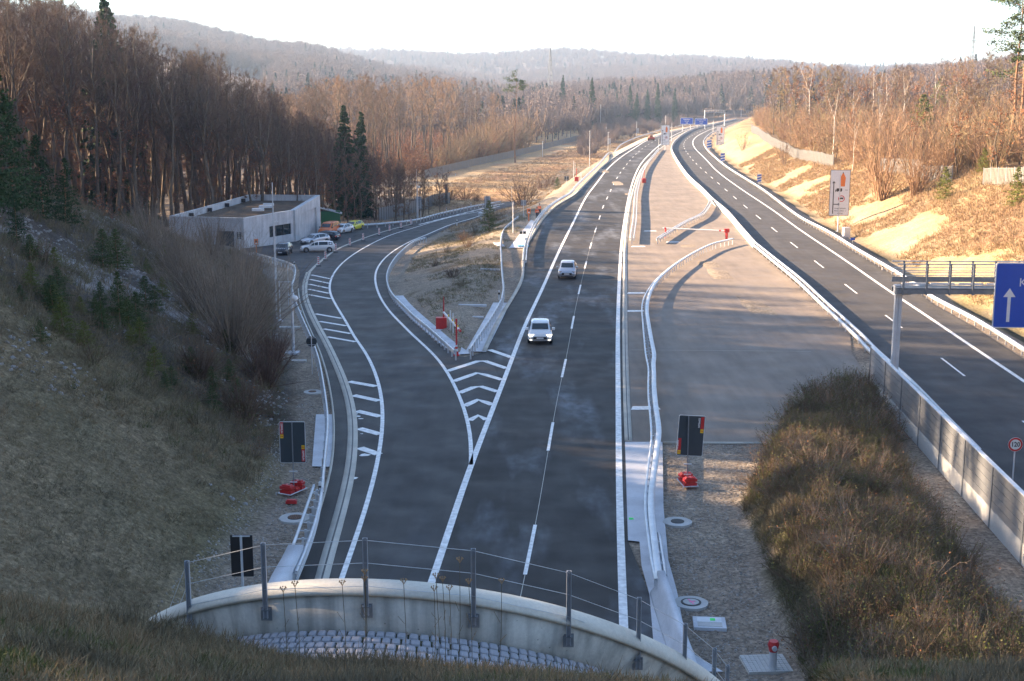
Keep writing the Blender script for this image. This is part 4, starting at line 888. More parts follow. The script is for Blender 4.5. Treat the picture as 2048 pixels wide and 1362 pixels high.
for px, _ in POSTX:
    pp = np.linspace(-1.5, 1.5, 3001); q = pj(ring(pp, -.68, -.28)); f = pp[np.abs(q-px).argmin()]; base = ring(f, -.66, -.42)
    rp = part('post', post_me, rail, tuple(Vector(base)-Vector(rail.location)), (0, 0, 0)); wire_pts.append(base)
    part('base_plate', plate_me, rail, tuple(Vector(base)-Vector(rail.location)+Vector((0, .05, 0))))
for hgt in (.55, .98, 1.40):
    w = MB(); pts = [Vector(p)+Vector((0, -.02, hgt))-Vector(rail.location) for p in wire_pts]; w.path(pts, .006, 4); w.build('wire', M['galv'], rail)
# cobbled gutter: each stone a part of the gutter, the rest as one part
gut_o = empty('cobble_gutter', tuple(ring(0, -1.1, -.9)), 0, None, None, None, 'structure')
bedP = [(-.54, -.80), (-1.62, -1.0)]
S = np.stack([ring(ph, a, r) for a, r in bedP], 1); V = S.reshape(-1, 3); i = np.arange(len(ph)-1)*2; rel(link(bpy.data.objects.new('bed', mesh_np('bed', V, np.stack([i, i+1, i+3, i+2], 1), mat('mossy_joint', (.075, .08, .04), .95, 0, .4, 6))), gut_o), gut_o)
gc = random.Random(5); stones = []
for i in range(6):
    b = bmesh.new(); bmesh.ops.create_cube(b, size=1); 
    for v in b.verts:
        k = .80 if v.co.z > 0 else 1; v.co.x *= k*gc.uniform(.92, 1.06); v.co.y *= k*gc.uniform(.92, 1.06)
    bmesh.ops.bevel(b, geom=[e for e in b.edges if e.verts[0].co.z > 0 or e.verts[1].co.z > 0], offset=.12, segments=1, affect='EDGES')
    me_ = bpy.data.meshes.new('cobble'); b.to_mesh(me_); b.free(); me_.materials.append(M['granite']); stones.append(me_)
rows = 6; allc = []
for r in range(rows):
    u = (r+.5)/rows; a = bedP[0][0]*(1-u)+bedP[1][0]*u; rd = bedP[0][1]*(1-u)+bedP[1][1]*u
    f = -.86+gc.random()*.02
    while f < 1.08:
        w = gc.uniform(.15, .21); c = ring(f, a, rd); c2 = ring(f+.01, a, rd); c3 = ring(f, a-.05, rd-.012)
        X_ = (Vector(c2)-Vector(c)).normalized(); Y_ = (Vector(c)-Vector(c3)).normalized(); Z_ = X_.cross(Y_).normalized(); Y_ = Z_.cross(X_)
        mt_ = Matrix((X_, Y_, Z_)).transposed().to_4x4(); mt_.translation = Vector(c)+Z_*.01
        allc.append((abs(f-.1), mt_, w)); f += (w+.025)/(RR0*max(.9, 1))/max(1, math.sqrt(1+(kk0*math.sin(f))**2))
allc.sort(key=lambda t: t[0])
rest = bmesh.new()
for k, (_, mt_, w) in enumerate(allc):
    me_ = stones[k % 6]; sc_ = Matrix.Diagonal((w, .155, .09, 1))
    if k < 298:
        o = part('cobble', me_, gut_o); o.matrix_basis = Matrix.Translation(-Vector(gut_o.location)) @ mt_ @ sc_
    else:
        t = me_.copy(); t.transform(mt_ @ sc_); rest.from_mesh(t); bpy.data.meshes.remove(t)
me_ = bpy.data.meshes.new('cobble_remainder'); rest.to_mesh(me_); rest.free(); me_.materials.append(M['granite']); o = link(bpy.data.objects.new('cobble_remainder', me_), gut_o); rel(o, gut_o); o['kind'] = 'stuff'

# ------------------------------------------------------------------ guard rails
W_SEC = [(-.035, .44), (.03, .44), (.075, .50), (.03, .59), (.075, .68), (.03, .75), (-.035, .75)]
BOX_SEC = [(-.10, .60), (.10, .60), (.12, .68), (.10, .76), (-.10, .76), (-.12, .68)]
post_g = MB().box((0, 0, .36), (.10, .06, .74)).mesh('post', M['galv']); 
def sweep_xy(P, sec, m, side=1, zf=None, name='rail', dz=0.0):
    Nn = normals2(P)*side; g = (RS(P[:, 0], P[:, 1]) if zf is None else zf(P[:, 0], P[:, 1]))+dz; n, k = len(P), len(sec); V = np.zeros((n, k, 3))
    for j, (a, z) in enumerate(sec): V[:, j, :2] = P+Nn*a; V[:, j, 2] = g+z
    i = (np.arange(n-1)*k)[:, None]; j = np.arange(k)[None]; j2 = (j+1) % k; F = np.stack([i+j, i+j2, i+k+j2, i+k+j], -1).reshape(-1, 4)
    return mesh_np(name, V.reshape(-1, 3), [F, np.array([list(range(k))]), np.array([list(range((n-1)*k, n*k))[::-1]])], m)
def guardrail(label, px, side=1, fn=None, second=None, step=2.0, sec=W_SEC, sec2=None, far=None, gap=0, group=None, cat='guard rail', ends=True, mats='galv'):
    fn = fn or (lambda p: G2(*p, off=.75)[:2]); P = pxpath(px, 1.0 if far is None else far, fn, 4) if not isinstance(px, np.ndarray) else px
    z0 = float(RS(P[0][0], P[0][1])); root = empty('guard_rail', (P[0][0], P[0][1], z0), 0, label, cat, group)
    def add(me): me.transform(Matrix.Translation(-Vector(root.location))); return part('rail', me, root)
    add(sweep_xy(P, sec, M[mats], side))
    P2 = None
    if second is not None:
        P2 = pxpath(second, 1.0 if far is None else far, fn, 4) if not isinstance(second, np.ndarray) else second
        add(sweep_xy(P2, sec2 or sec, M[mats], -side))
    elif gap:
        P2 = P-normals2(P)*side*gap; add(sweep_xy(P2, sec, M[mats], -side))
    Q = resample(P, step); T = np.gradient(Q, axis=0); off = -normals2(Q)*side*(.09 if P2 is None else 0)
    Q2 = None
    if P2 is not None: Q2 = np.array([P2[np.argmin(np.linalg.norm(P2-q, axis=1))] for q in Q])
    for k, q in enumerate(Q[:290]):
        c = q+off[k] if Q2 is None else (q+Q2[k])/2
        part('post', post_g, root, (c[0]-root.location.x, c[1]-root.location.y, float(RS(c[0], c[1]))-root.location.z), (0, 0, math.atan2(T[k, 1], T[k, 0])+math.pi/2))
        if Q2 is not None and k < 140:
            a, b = Vector((*q, .70)), Vector((*Q2[k], .70)); z = float(RS(q[0], q[1])); m_ = MB().tube(Vector((a.x, a.y, z+.66))-root.location, Vector((b.x, b.y, z+.66))-root.location, .03, n=4); m_.build('spacer', M['galv'], root)
    return root
Z7 = lambda l: [(1200+x*.29377, 720+y*.29377) for x, y in l]; Z8 = lambda l: [(1200+x*.29377, 350+y*.29377) for x, y in l]; Z6 = lambda l: [(800+x*.27159, 330+y*.27159) for x, y in l]; Z5 = lambda l: [(330+x*.26427, 360+y*.26427) for x, y in l]
NARROW = [(-.05, .64), (.05, .64), (.06, .70), (.05, .75), (-.05, .75)]
guardrail('meandering double guard rail beside the pale apron and the median crossing', Z7([(405,1490),(385,1362),(365,1180),(345,1000),(352,860),(375,700),(395,540),(405,480),(385,350),(372,230),(365,130),(369,60),(355,0)])+Z8([(375,1250),(350,1120),(330,1000),(319,920),(330,830),(362,755),(410,690),(520,600),(650,520),(780,460),(905,430)]),
    second=Z7([(380,1490),(350,1362),(325,1160),(305,1000),(310,900),(330,700),(352,540),(345,400),(330,250),(329,130),(332,60),(322,0)])+Z8([(315,1250),(302,1120),(292,1000),(285,900),(300,830),(340,760),(390,700),(505,607),(640,525),(770,466),(900,434)]), side=-1, sec=[(-.13, .60), (.13, .60), (.15, .68), (.13, .76), (-.13, .76), (-.15, .68)], sec2=NARROW, step=1.33)
guardrail('short rail segment behind the end of the concrete barrier', [(1311,1062),(1318,1063),(1324,1100),(1331,1148)][1:], side=1, step=1.33)
guardrail('guard rail between the motorway and the median crossing', Z8([(205,430),(212,380),(225,300),(232,200),(238,120),(255,50),(272,0)])+[(1284,339.5),(1293,325),(1303,313),(1317,296)], gap=.45, side=1)
guardrail('curling guard rail branching from the right carriageway rail', Z8([(405,428),(500,368),(600,310),(700,262),(735,225),(757,185),(768,150)]), gap=.4, side=-1)
guardrail('long guard rail along the left side of the right carriageway', [(1960,898),(1880,818),(1820,757),(1747,692),(1732,675),(1688,635),(1644,595),(1600,554.5),(1552.6,517),(1511,484)], gap=.5, side=-1, step=2.66, sec=[(-.06, .5), (.09, .5), (.12, .62), (.09, .76), (-.06, .76)])
guardrail('removable low barrier closing the median beyond the crossing gap', [(1511,484),(1480,449),(1455.6,421),(1426,396.5),(1405.7,376),(1379,352),(1362,330),(1350,311),(1344,298),(1345,288),(1354,277),(1369,265.6),(1392,255),(1425,248),(1472,238)], side=-1, step=4, sec=[(-.28, 0), (.28, 0), (.16, .22), (.10, .78), (-.10, .78), (-.16, .22)], mats='conc', cat='barrier')
guardrail('guard rail along the right verge of the right carriageway', [(2110,737),(2048,694),(1952.6,635),(1864,589),(1817.4,555),(1717.5,497),(1660,462),(1600,431),(1524.5,376),(1458.4,335),(1430,313),(1412,295),(1407.5,283),(1412,274),(1423,265),(1445,256),(1480,247)], side=1, step=2.0, sec=[(-.03, .44), (.12, .44), (.16, .60), (.12, .76), (-.03, .76)])
guardrail('guard rail on the island edge along the slip road', [(851,474),(830,480),(800.5,502.7),(783,524),(774,545),(774,562),(782,583),(806,608),(827,628.8),(854,650.5),(881.5,675),(909,700)], side=-1, step=1.33)
guardrail('guard rail on the pale strip at the island tip beside the motorway', [(938.5,698),(952,676),(963,661),(977,640),(990,620.6),(1003,596)], side=1, step=1.33)
guardrail('guard rail crossing the island from the pale strip up to the call box', [(1003,596),(1007,575),(1005,555),(1003,530),(1002,505),(1001,485),(1008,457),(1022.7,442.7),(1036,432)], side=1, step=2)
guardrail('guard rail between island and motorway left edge', [(1046,520),(1050,487.5),(1060,461),(1071.6,438.6),(1083,424),(1096,411.5),(1117,397),(1139.5,384),(1150,371),(1172,350),(1191,332.7),(1205,317.4),(1236,293),(1264.6,277),(1304,264),(1350,252),(1400,245)], side=1, step=3, gap=.3)
guardrail('guard rail behind the parked cars and along the slip road bend', [(664,449),(695,449),(726.5,448),(779,444),(830,438),(881.5,425),(936,413),(968,407),(1000,402)], side=1, step=2)
guardrail('guard rail curving along the left verge of the slip road', [(505,504),(535,512),(568,521),(588,530),(590,545),(584,571),(590,598),(605,635),(626,683),(638,720),(648,775),(654,820),(655,850),(650,905),(646,945),(644,975)], side=1, step=1.66)
mr = [(644,975),(640,1000),(630,1045),(612,1095),(592,1142)]
g_ = guardrail('multi-bar guard rail beside the tunnel mouth on the left', mr, side=1, step=1.0, second=[(628,968),(612,1015),(597,1058),(584,1098),(568,1128)], sec=NARROW, sec2=NARROW)
Pm = pxpath(mr, 1.0, lambda p: G2(*p, off=.75)[:2], 4)
for h in (-.14, -.28, -.42): 
    me_ = sweep_xy(Pm, [(-.03, .70), (.03, .70), (.03, .75), (-.03, .75)], M['galv'], dz=h); me_.transform(Matrix.Translation(-g_.location)); part('rail', me_, g_)
# concrete barriers at both sides of the tunnel mouth
NJ = [(-.33, 0), (.33, 0), (.30, .10), (.14, .34), (.10, .95), (-.10, .95), (-.14, .34), (-.30, .10)]
def barrier(label, px, sec=NJ):
    P = resample(np.array([G(*p, .9)[:2] for p in px]), 1.5); me_ = sweep_xy(P, sec, M['slab'], name='barrier_body'); root = empty('concrete_barrier', (P[0][0], P[0][1], 0), 0, label, 'barrier'); me_.transform(Matrix.Translation(-root.location)); part('body', me_, root)
    return root
barrier('tapered concrete barrier right of the lanes at the tunnel mouth', [(1322,1142),(1338,1190),(1352,1228),(1372,1290),(1392,1345)], [(-.42, 0), (.42, 0), (.38, .10), (.2, .34), (.14, .92), (-.14, .92), (-.2, .34), (-.38, .10)])
barrier('stepped concrete barrier left of the lanes at the tunnel mouth', [(592,1090),(576,1122),(560,1150),(546,1180)], [(-.30, 0), (.30, 0), (.30, .92), (-.30, .92)])

# ------------------------------------------------------------------ noise barrier
us = [1/(.001943-.0001025*k) for k in range(0, 12)]
nbp = [G(1214+1.0294*u, 180+u, 2.74) for u in us]
nbr = empty('noise_barrier', (nbp[0][0], nbp[0][1], 0), 0, 'silver noise barrier with concrete plinth between the berm and the right carriageway', 'noise barrier')
M['alu'] = mat('aluminium_slats', (.42, .44, .47), .38, .65, .06, 1)
for k in range(len(nbp)-1):
    a, b = Vector(nbp[k][:2]), Vector(nbp[k+1][:2]); d = b-a; Ls = d.length; rz = math.atan2(d.y, d.x); c = (a+b)/2-Vector((nbr.location.x, nbr.location.y))
    if k == 0: slat_me = [MB().box((0, 0, .17), (Ls-.16, .10, .34)).mesh('slat', M['alu']), MB().box((0, 0, .45), (Ls-.16, .13, .90)).mesh('plinth', M['conc'])]
    part('plinth', slat_me[1], nbr, (c.x, c.y, -.02), (0, 0, rz))
    if k == 0: bk_me = MB().box((0, 0, 1.83), (Ls-.14, .03, 1.85)).mesh('backing', M['galv_dark'])
    part('backing', bk_me, nbr, (c.x, c.y, 0), (0, 0, rz))
    for s_ in range(5): part('slat', slat_me[0], nbr, (c.x, c.y, .885+s_*.375), (0, 0, rz))
    MB().box((0, 0, 0), (Ls-.02, .2, .05)).build('capping', M['galv'], nbr, (c.x, c.y, 2.78)).rotation_euler = (0, 0, rz)
for k, p in enumerate(nbp):
    if k == 0: npm = MB().box((0, 0, 1.38), (.14, .18, 2.78)).mesh('post', M['galv_dark'])
    part('post', npm, nbr, (p[0]-nbr.location.x, p[1]-nbr.location.y, 0), (0, 0, math.radians(86)))

# ------------------------------------------------------------------ signs
def text_me(s, size, m, align='CENTER', name='lettering', sx=1.0, bold=0.0):
    cu = bpy.data.curves.new(name, 'FONT'); cu.body = s; cu.size = size; cu.align_x = align; cu.align_y = 'CENTER'; cu.extrude = .003; cu.offset = bold; cu.resolution_u = 2
    o = bpy.data.objects.new(name, cu); COL.objects.link(o); dg = bpy.context.evaluated_depsgraph_get(); me_ = bpy.data.meshes.new_from_object(o.evaluated_get(dg)); bpy.data.objects.remove(o)
    me_.transform(Matrix.Diagonal((sx, 1, 1, 1))); me_.transform(Matrix.Rotation(math.pi/2, 4, 'X')); me_.materials.clear(); me_.materials.append(m); me_.name = name; return me_
def poly_face(pts, y=0.0, t=.004): # upright plate in the XZ plane, facing -Y
    mb = MB(); n = len(pts); mb.add([(x, y, z) for x, z in pts]+[(x, y+t, z) for x, z in pts], [tuple(range(n)), tuple(range(n, 2*n))[::-1]]+[(i, n+i, n+(i+1) % n, (i+1) % n) for i in range(n)]); return mb
def arrow(x, z0, z1, w, hw, hl): return [(x-w/2, z0), (x+w/2, z0), (x+w/2, z1-hl), (x+hw/2, z1-hl), (x, z1), (x-hw/2, z1-hl), (x-w/2, z1-hl)]
# gantry over the right carriageway
gx0, gy0, _z = G(1786, 782)
gan = empty('sign_gantry', (gx0, gy0, 0), R_(-2), 'grey cantilever gantry with walkway railing reaching over the right carriageway', 'gantry')
MB().box((-.11, 0, 3.1), (.20, .34, 6.2)).box((.11, 0, 3.1), (.20, .34, 6.2), m=0).box((0, .02, 3.1), (.06, .26, 6.2), m=1).box((0, 0, .02), (.8, .8, .06)).build('pole', [M['galv'], M['galv_dark']], gan)
MB().box((0.25, 0, 6.22), (.9, .6, .08)).box((-.1, 0, 6.5), (.35, .5, .55)).build('pole_head', M['galv'], gan)
MB().box((9, -.55, 6.42), (18.5, .12, .28)).box((9, .75, 6.42), (18.5, .12, .28)).build('beam', M['galv_dark'], gan)
MB().box((9, .1, 6.62), (18.5, 1.25, .05)).build('walkway', M['galv_dark'], gan)
MB().box((9, .78, 7.02), (18.5, .06, .32)).build('kick_board', M['galv_dark'], gan)
lt = MB().box((0, 0, 0), (1.5, .16, .12)).mesh('light_strip', M['white'])
for k in range(8): part('light_strip', lt, gan, (1.0+k*1.75, .3, 6.80))
for yy, nm in ((-.62, 'front'), (.85, 'back')):
    for h in (6.9, 7.45, 7.75, 8.15): MB().box((9, yy, h), (18.6, .04, .04 if h < 8 else .07)).build('hand_rail', M['galv'], gan)
st = MB().box((0, 0, .95), (.10, .10, 1.95)).mesh('railing_post', M['galv_dark'])
for k in range(13):
    for yy in (-.62, .85): part('railing_post', st, gan, (.12+k*1.42+(.35 if yy > 0 else 0), yy, 6.25))
bs = empty('direction_sign', (29.62, gy0-1.1, 4.25), R_(-2), 'large blue motorway sign with white upward arrow and letter K on the gantry', 'sign')
def rrect(w, h, r, x0=0, z0=0, n=4):
    P = []
    for cx_, cz_, a0 in ((w-r, h-r, 0), (r, h-r, 90), (r, r, 180), (w-r, r, 270)):
        for i in range(n+1): a = R_(a0+90*i/n); P.append((x0+cx_+r*math.cos(a), z0+cz_+r*math.sin(a)))
    return P
poly_face(rrect(5.2, 4.05, .16), 0, .06).build('border', M['white'], bs); poly_face(rrect(5.08, 3.93, .12, .06, .06), -.006).build('panel', M['blue'], bs)
poly_face(arrow(.92, .38, 2.48, .20, .75, .55), -.012).build('arrow', M['white'], bs); part('lettering', text_me('K', .75, M['white'], 'LEFT'), bs, (1.44, -.014, 2.82))
MB().box((1.2, .12, 2.9), (.1, .2, 2.2)).box((4.0, .12, 2.9), (.1, .2, 2.2)).build('bracket', M['galv_dark'], bs)
# 120 sign on the barrier line
zx = 18.1*(1/1.0); x120, y120, _ = G(2030, 889, 2.95); sg = empty('speed_sign', (x120+.02, y120, 0), R_(-3), 'round red-rimmed speed limit sign reading 120 behind the noise barrier', 'sign')
MB().tube((0, .03, 0), (0, .03, 3.2), .035).build('pole', M['galv'], sg)
def disc_plate(r, y, m, name, par, z, t=.01, n=32): return poly_face([(r*math.cos(2*math.pi*i/n), z+r*math.sin(2*math.pi*i/n)) for i in range(n)], y, t).build(name, m, par)
disc_plate(.33, 0, M['reflect'], 'backing', sg, 2.95); disc_plate(.318, -.006, M['red'], 'rim', sg, 2.95, .005); disc_plate(.235, -.012, M['reflect'], 'face', sg, 2.95, .005)
part('lettering', text_me('120', .31, M['black'], sx=.85, bold=.006), sg, (0, -.018, 2.95))
# white lorry-guidance boards
def lorry(mb, x, z, s): mb.add(*_pf([(x+.18*s, z+.08*s), (x+.95*s, z+.08*s), (x+.95*s, z+.48*s), (x+.18*s, z+.48*s)])); mb.add(*_pf([(x, z+.08*s), (x+.15*s, z+.08*s), (x+.15*s, z+.34*s), (x+.05*s, z+.30*s)])); [mb.add(*_pf([(x+c*s+.07*s*math.cos(a), z+.05*s+.07*s*math.sin(a)) for a in np.linspace(0, 6.28, 9)[:-1]])) for c in (.1, .35, .8)]
def _pf(pts): m_ = poly_face(pts, 0, .003); return m_.v, m_.f
def guide_sign(pxc, yb, ytop, ybase, label, wm=None, group=None, rz=-4):
    x, y, z = G(pxc, ybase); hm = (yb-ytop)*y/2640; zb = (ybase-yb)*y/2640; w = hm*.43; z0 = hz(x, y) if x > XR(y) else 0
    r = empty('guide_sign', (x, y, min(z0, .2)), R_(rz), label, 'sign', group)
    MB().tube((0, .06, -.3), (0, .06, zb+hm*.9), .10).box((0, .06, .02), (.5, .5, .1)).build('pole', M['galv'], r); q = empty('board', (-w/2, 0, zb), 0); q.parent = r
    s = hm/7.9
    b_ = poly_face(rrect(w, hm, .08*s), 0, .05).build('frame', M['signback'], r, (-w/2, 0, zb)); b_ = poly_face(rrect(w-.16*s, hm-.16*s, .06*s, .08*s, .08*s), -.006).build('panel', M['white'], r, (-w/2, 0, zb))
    f = lambda u, v: (u*w, v*hm)
    bpy.data.objects.remove(q)
    poly_face([f(.54,.64), f(.74,.64), f(.77,.83), f(.635,.955), f(.50,.83)], -.012).build('orange_arrow', M['orange'], r, (-w/2, 0, zb))
    poly_face([f(.50,.835), f(.635,.96), f(.77,.835), f(.745,.64), f(.535,.64)][0:0] or [f(.60,.925), f(.67,.925), f(.635,.958)], -.016).build('arrow_tip', M['black'], r, (-w/2, 0, zb))
    k = MB(); k.add(*_pf(arrow(.19*w, .045*hm, .76*hm, .045*w, .16*w, .05*hm))); k.add(*_pf([(.19*w, .243*hm), (.44*w, .243*hm), (.44*w, .222*hm), (.55*w, .252*hm), (.44*w, .282*hm), (.44*w, .261*hm), (.19*w, .261*hm)])); k.build('black_arrow', M['black'], r, (-w/2, -.012, zb))
    k = MB(); lorry(k, .27*w, .525*hm, .36*w); k.build('lorry_symbol', M['black'], r, (-w/2, -.012, zb))
    disc = lambda rr, yy, m, nm: poly_face([(.60*w+rr*math.cos(2*math.pi*i/24), .375*hm+rr*math.sin(2*math.pi*i/24)) for i in range(24)], yy).build(nm, m, r, (-w/2, 0, zb))
    disc(.165*w, -.012, M['red'], 'ban_ring'); disc(.125*w, -.018, M['white'], 'ban_face'); k = MB(); lorry(k, .50*w, .36*hm, .2*w); k.build('lorry_symbol', M['black'], r, (-w/2, -.024, zb))
    part('lettering', text_me('CH', .33*s, M['signback']), r, (.33*w, -.012, zb+.56*hm))
    for t, v in (('ausgenommen', .165), ('Rheinfelden   ↗', .11), ('600 m', .055)): part('lettering', text_me(t.replace('↗', '/'), .34*s, M['black']), r, (.06*w, -.012, zb+v*hm))
    return r
guide_sign(1676, 426, 334, 458, 'nearest white guidance board with orange arrow, black arrow and lorry ban on the right verge', group='white guidance boards', rz=-6)
guide_sign(1330, 290, 251, 300, 'distant white guidance board with orange arrow standing in the median', group='white guidance boards', rz=-5)
guide_sign(1440, 292, 254, 296, 'distant white guidance board with orange arrow on the far right verge', group='white guidance boards', rz=-6)
# far blue overhead signs
def blue_sign(pxc, ytop, yb, ybase, lines, label):
    x, y, _ = G(pxc, ybase); hm = (yb-ytop)*y/2640; w = hm*1.95; zb = (ybase-yb)*y/2640; r = empty('direction_sign', (x, y, 0), R_(-8), label, 'sign', 'far blue direction signs')
    MB().tube((-w*.3, .2, 0), (-w*.3, .2, zb+hm*.8), .15).tube((w*.3, .2, 0), (w*.3, .2, zb+hm*.8), .15).build('pole', M['galv'], r)
    poly_face(rrect(w, hm, .3), 0, .1).build('border', M['white'], r, (-w/2, 0, zb)); poly_face(rrect(w-.36, hm-.36, .2, .18, .18), -.02).build('panel', M['blue'], r, (-w/2, 0, zb))
    for t, v, sz in lines: part('lettering', text_me(t, hm*sz, M['white'], bold=.02), r, (0, -.04, zb+hm*v))
    return r
a = blue_sign(1373, 236, 249, 262, [('Rheinfelden', .76, .22), ('Lörrach', .50, .20), ('A98', .20, .2)], 'left one of two far blue direction signs, with two dots'); 
b = blue_sign(1402, 237, 250, 258, [('Rheinfelden-Mitte', .76, .19), ('Schweiz', .48, .20), ('/ A861', .20, .2)], 'right one of two far blue direction signs, with a slanted arrow')
# far portal gantry
x1, y1, _ = G(1409, 252); x2, y2, _ = G(1449, 252); fg_ = empty('far_gantry', (x1, y1, 0), 0, 'thin grey portal gantry spanning the road in the distance', 'gantry'); L_ = x2-x1; s_ = y1/2640
MB().tube((0, 0, 0), (0, 0, 31*s_), .3).build('leg', M['galv'], fg_); MB().tube((L_, 0, 0), (L_, 0, 27*s_), .3).build('leg', M['galv'], fg_); MB().box((L_/2, 0, 26.5*s_), (L_, .8, .35)).build('beam', M['galv_dark'], fg_)
m_ = MB(); [m_.box((L_*k/12, 0, 29*s_), (.12, .12, 5*s_)) for k in range(13)]; m_.box((L_/2, 0, 31.2*s_), (L_, .12, .12)); m_.build('railing', M['galv'], fg_)
# chevron boards on the right bank
for k, (px, yt, yb, lab) in enumerate([(1518, 348, 364, 'nearest blue and white striped board on the right verge'), (1445, 306, 322, 'middle blue and white striped board on the right verge'), (1418, 280, 296, 'farthest blue and white striped board beside the distant guidance board')]):
    x, y, _ = G(px, yb+7); hm = 17*y/2640; w = hm*.5; r = empty('striped_board', (x, y, hz(x, y)), R_(-8), lab, 'sign', 'blue striped boards'); z0_ = 7*y/2640
    MB().tube((0, .05, 0), (0, .05, z0_+hm*.5), .05).build('pole', M['galv'], r); poly_face([(-w/2, z0_), (w/2, z0_), (w/2, z0_+hm), (-w/2, z0_+hm)], 0, .03).build('panel', M['white'], r)
    for j in range(3): v = z0_+hm*(.05+.31*j); poly_face([(-w/2, v), (w/2, v+hm*.12), (w/2, v+hm*.27), (-w/2, v+hm*.15)], -.01).build('stripe', M['blue'], r)
# mobile sign backs with red and yellow stickers
def mobile_sign(pxb, pyb, Hm, Wm, zb, label, tilt, top_left, rzb):
    x, y, z = G2(pxb, pyb); r = empty('mobile_sign', (x, y, z), 0, label, 'sign')
    MB().box((0, 0, (zb+Hm)/2), (.05, .05, zb+Hm)).build('pole', M['galv_dark'], r)
    MB().box((0, -.04, zb*.35), (.34, .04, .05)).box((0, -.04, zb*.72), (.38, .04, .05)).build('clamp', M['galv'], r)
    q = poly_face(rrect(Wm, Hm, .06, -Wm/2, zb), .035, .03).build('frame', M['galv'], r); q2 = poly_face(rrect(Wm-.05, Hm-.05, .05, -Wm/2+.025, zb+.025), .028).build('panel', M['signback'], r); q.rotation_euler = q2.rotation_euler = (0, tilt, 0)
    for sx, zz in (((-1, zb+Hm*(.60 if top_left else .04)), (1, zb+Hm*(.04 if top_left else .58)))):
        xx = sx*(Wm/2-.12); lab_ = poly_face([(xx-.075, zz), (xx+.075, zz), (xx+.075, zz+.78), (xx-.075, zz+.78)], .020).build('red_sticker', M['red'], r); up = sx > 0
        f0 = zz if not (top_left and sx > 0) else zz+.6
        y_ = poly_face([(xx-.075, f0), (xx+.075, f0), (xx+.075, f0+.18), (xx-.075, f0+.18)], .016).build('yellow_sticker', M['yellow'], r)
        xm = poly_face([(xx-.05, f0+.05), (xx, f0+.09), (xx+.05, f0+.05), (xx+.05, f0+.13), (xx, f0+.10), (xx-.05, f0+.13)], .012).build('sticker_mark', M['red'], r)
        t = text_me('ZEPPELIN', .115, M['white'], bold=.003); t.transform(Matrix.Rotation(R_(-90 if not (top_left and sx > 0) else 90)*-1 if False else R_(90), 4, 'Y')); l_ = part('lettering', t, r, (xx, .014, (zz+.48) if f0 == zz else (zz+.29)))
        for q_ in (lab_, y_, xm, l_): q_.rotation_euler = (0, tilt, 0)
    MB().path([(-.35, -.75, .1), (-.35, .55, .1), (.35, .55, .1), (.35, -.75, .1), (-.35, -.75, .1)], .03, 5).path([(-.42, -.8, .0), (-.42, -.8, .12)], .03, 5).build('foot_frame', M['galv'], r).rotation_euler = (0, 0, rzb)
    blk = MB(); blk.box((0, 0, .07), (.62, .34, .14)).box((0, 0, .17), (.5, .26, .08), taper=.85).box((-.12, 0, .215), (.12, .06, .02), m=1).box((.12, 0, .215), (.12, .06, .02), m=1); bme = blk.mesh('ballast', [M['red'], M['black']])
    for k, (bx, by, bz) in enumerate([(0, -.5, .1), (0, -.5, .30), (0, -.08, .1), (0, .30, .1), (0, .30, .30)]):
        v = Matrix.Rotation(rzb, 3, 'Z') @ Vector((bx, by, bz)); part('ballast', bme, r, tuple(v), (0, 0, rzb+.05*k))
    return r
mobile_sign(588, 984, 2.0, 1.22, 1.42, 'dark back of a mobile sign with two red stickers left of the lanes', 0.0, True, R_(-28))
mobile_sign(1374, 968, 2.0, 1.26, 1.40, 'dark back of a mobile sign with two red stickers on the gravel yard', R_(3), False, R_(8))
x, y, z = G2(583, 1006); mb_ = MB().box((0, 0, .06), (.5, .26, .12)).box((0, 0, .14), (.4, .2, .05)); props(mb_.build('ballast_block', M['red'], None, (x, y, z)), 'single red ballast block lying beside the left mobile sign', 'ballast')
x, y, z = G(454, 1262, 0); r = empty('turned_sign', (-8.4+.0, 35.6, 1.0), 0, 'black back of a rectangular sign just behind the curved headwall', 'sign')
r.location = ((454-1024)/FPX*35.9, 36.0, hz((454-1024)/FPX*35.9, 36.0)); Zq = 35.9
zt = CAM_H-(1117-180)*Zq/2667-r.location.z; MB().box((0, 0, zt/2), (.06, .06, zt)).build('pole', M['galv'], r); MB().box((0, .05, zt-.62), (.64, .03, 1.25)).build('panel', M['black'], r); MB().box((0, .03, zt-.02), (.5, .03, .03)).build('clamp', M['galv'], r)
# round sign back, square sign backs
def sign_back(px, ybase, ytop, w, h, label, rnd=False, m='signback', poles=1, two=None):
    x, y, z = G2(px, ybase); s = y/2640; Ht = (ybase-ytop)*s; r = empty('turned_sign', (x, y, z), 0, label, 'sign'); ww, hh = w*s, h*s
    for k in range(poles): xx = 0 if poles == 1 else (k-.5)*ww*.6; MB().tube((xx, 0, 0), (xx, 0, Ht), .035).build('pole', M['galv'], r)
    if rnd: disc_plate(ww/2, .04, M[m], 'panel', r, Ht-hh/2, .02)
    else: MB().box((0, .05, Ht-hh/2), (ww, .03, hh)).build('panel', M[m], r)
    MB().box((0, .02, Ht-hh*.15), (ww*.8, .02, .03)).box((0, .02, Ht-hh*.8), (ww*.8, .02, .03)).build('clamp', M['galv'], r)
    return r
sign_back(624.7, 748, 669, 22, 22, 'dark round sign back on a thin pole beside the curving guard rail', True)
sign_back(479, 500, 464, 9, 14, 'small dark sign back before the house door')
sign_back(1047, 438, 400, 11, 11, 'square sign back on a pole beside the orange call box', m='signgrey')
sign_back(975, 452, 392, 12, 26, 'tall pale sign back on the island beside the slip road', m='signgrey', poles=2)
sign_back(838, 434, 393, 12, 25, 'tall pale sign back at the fence behind the slip road', m='signgrey', poles=2)
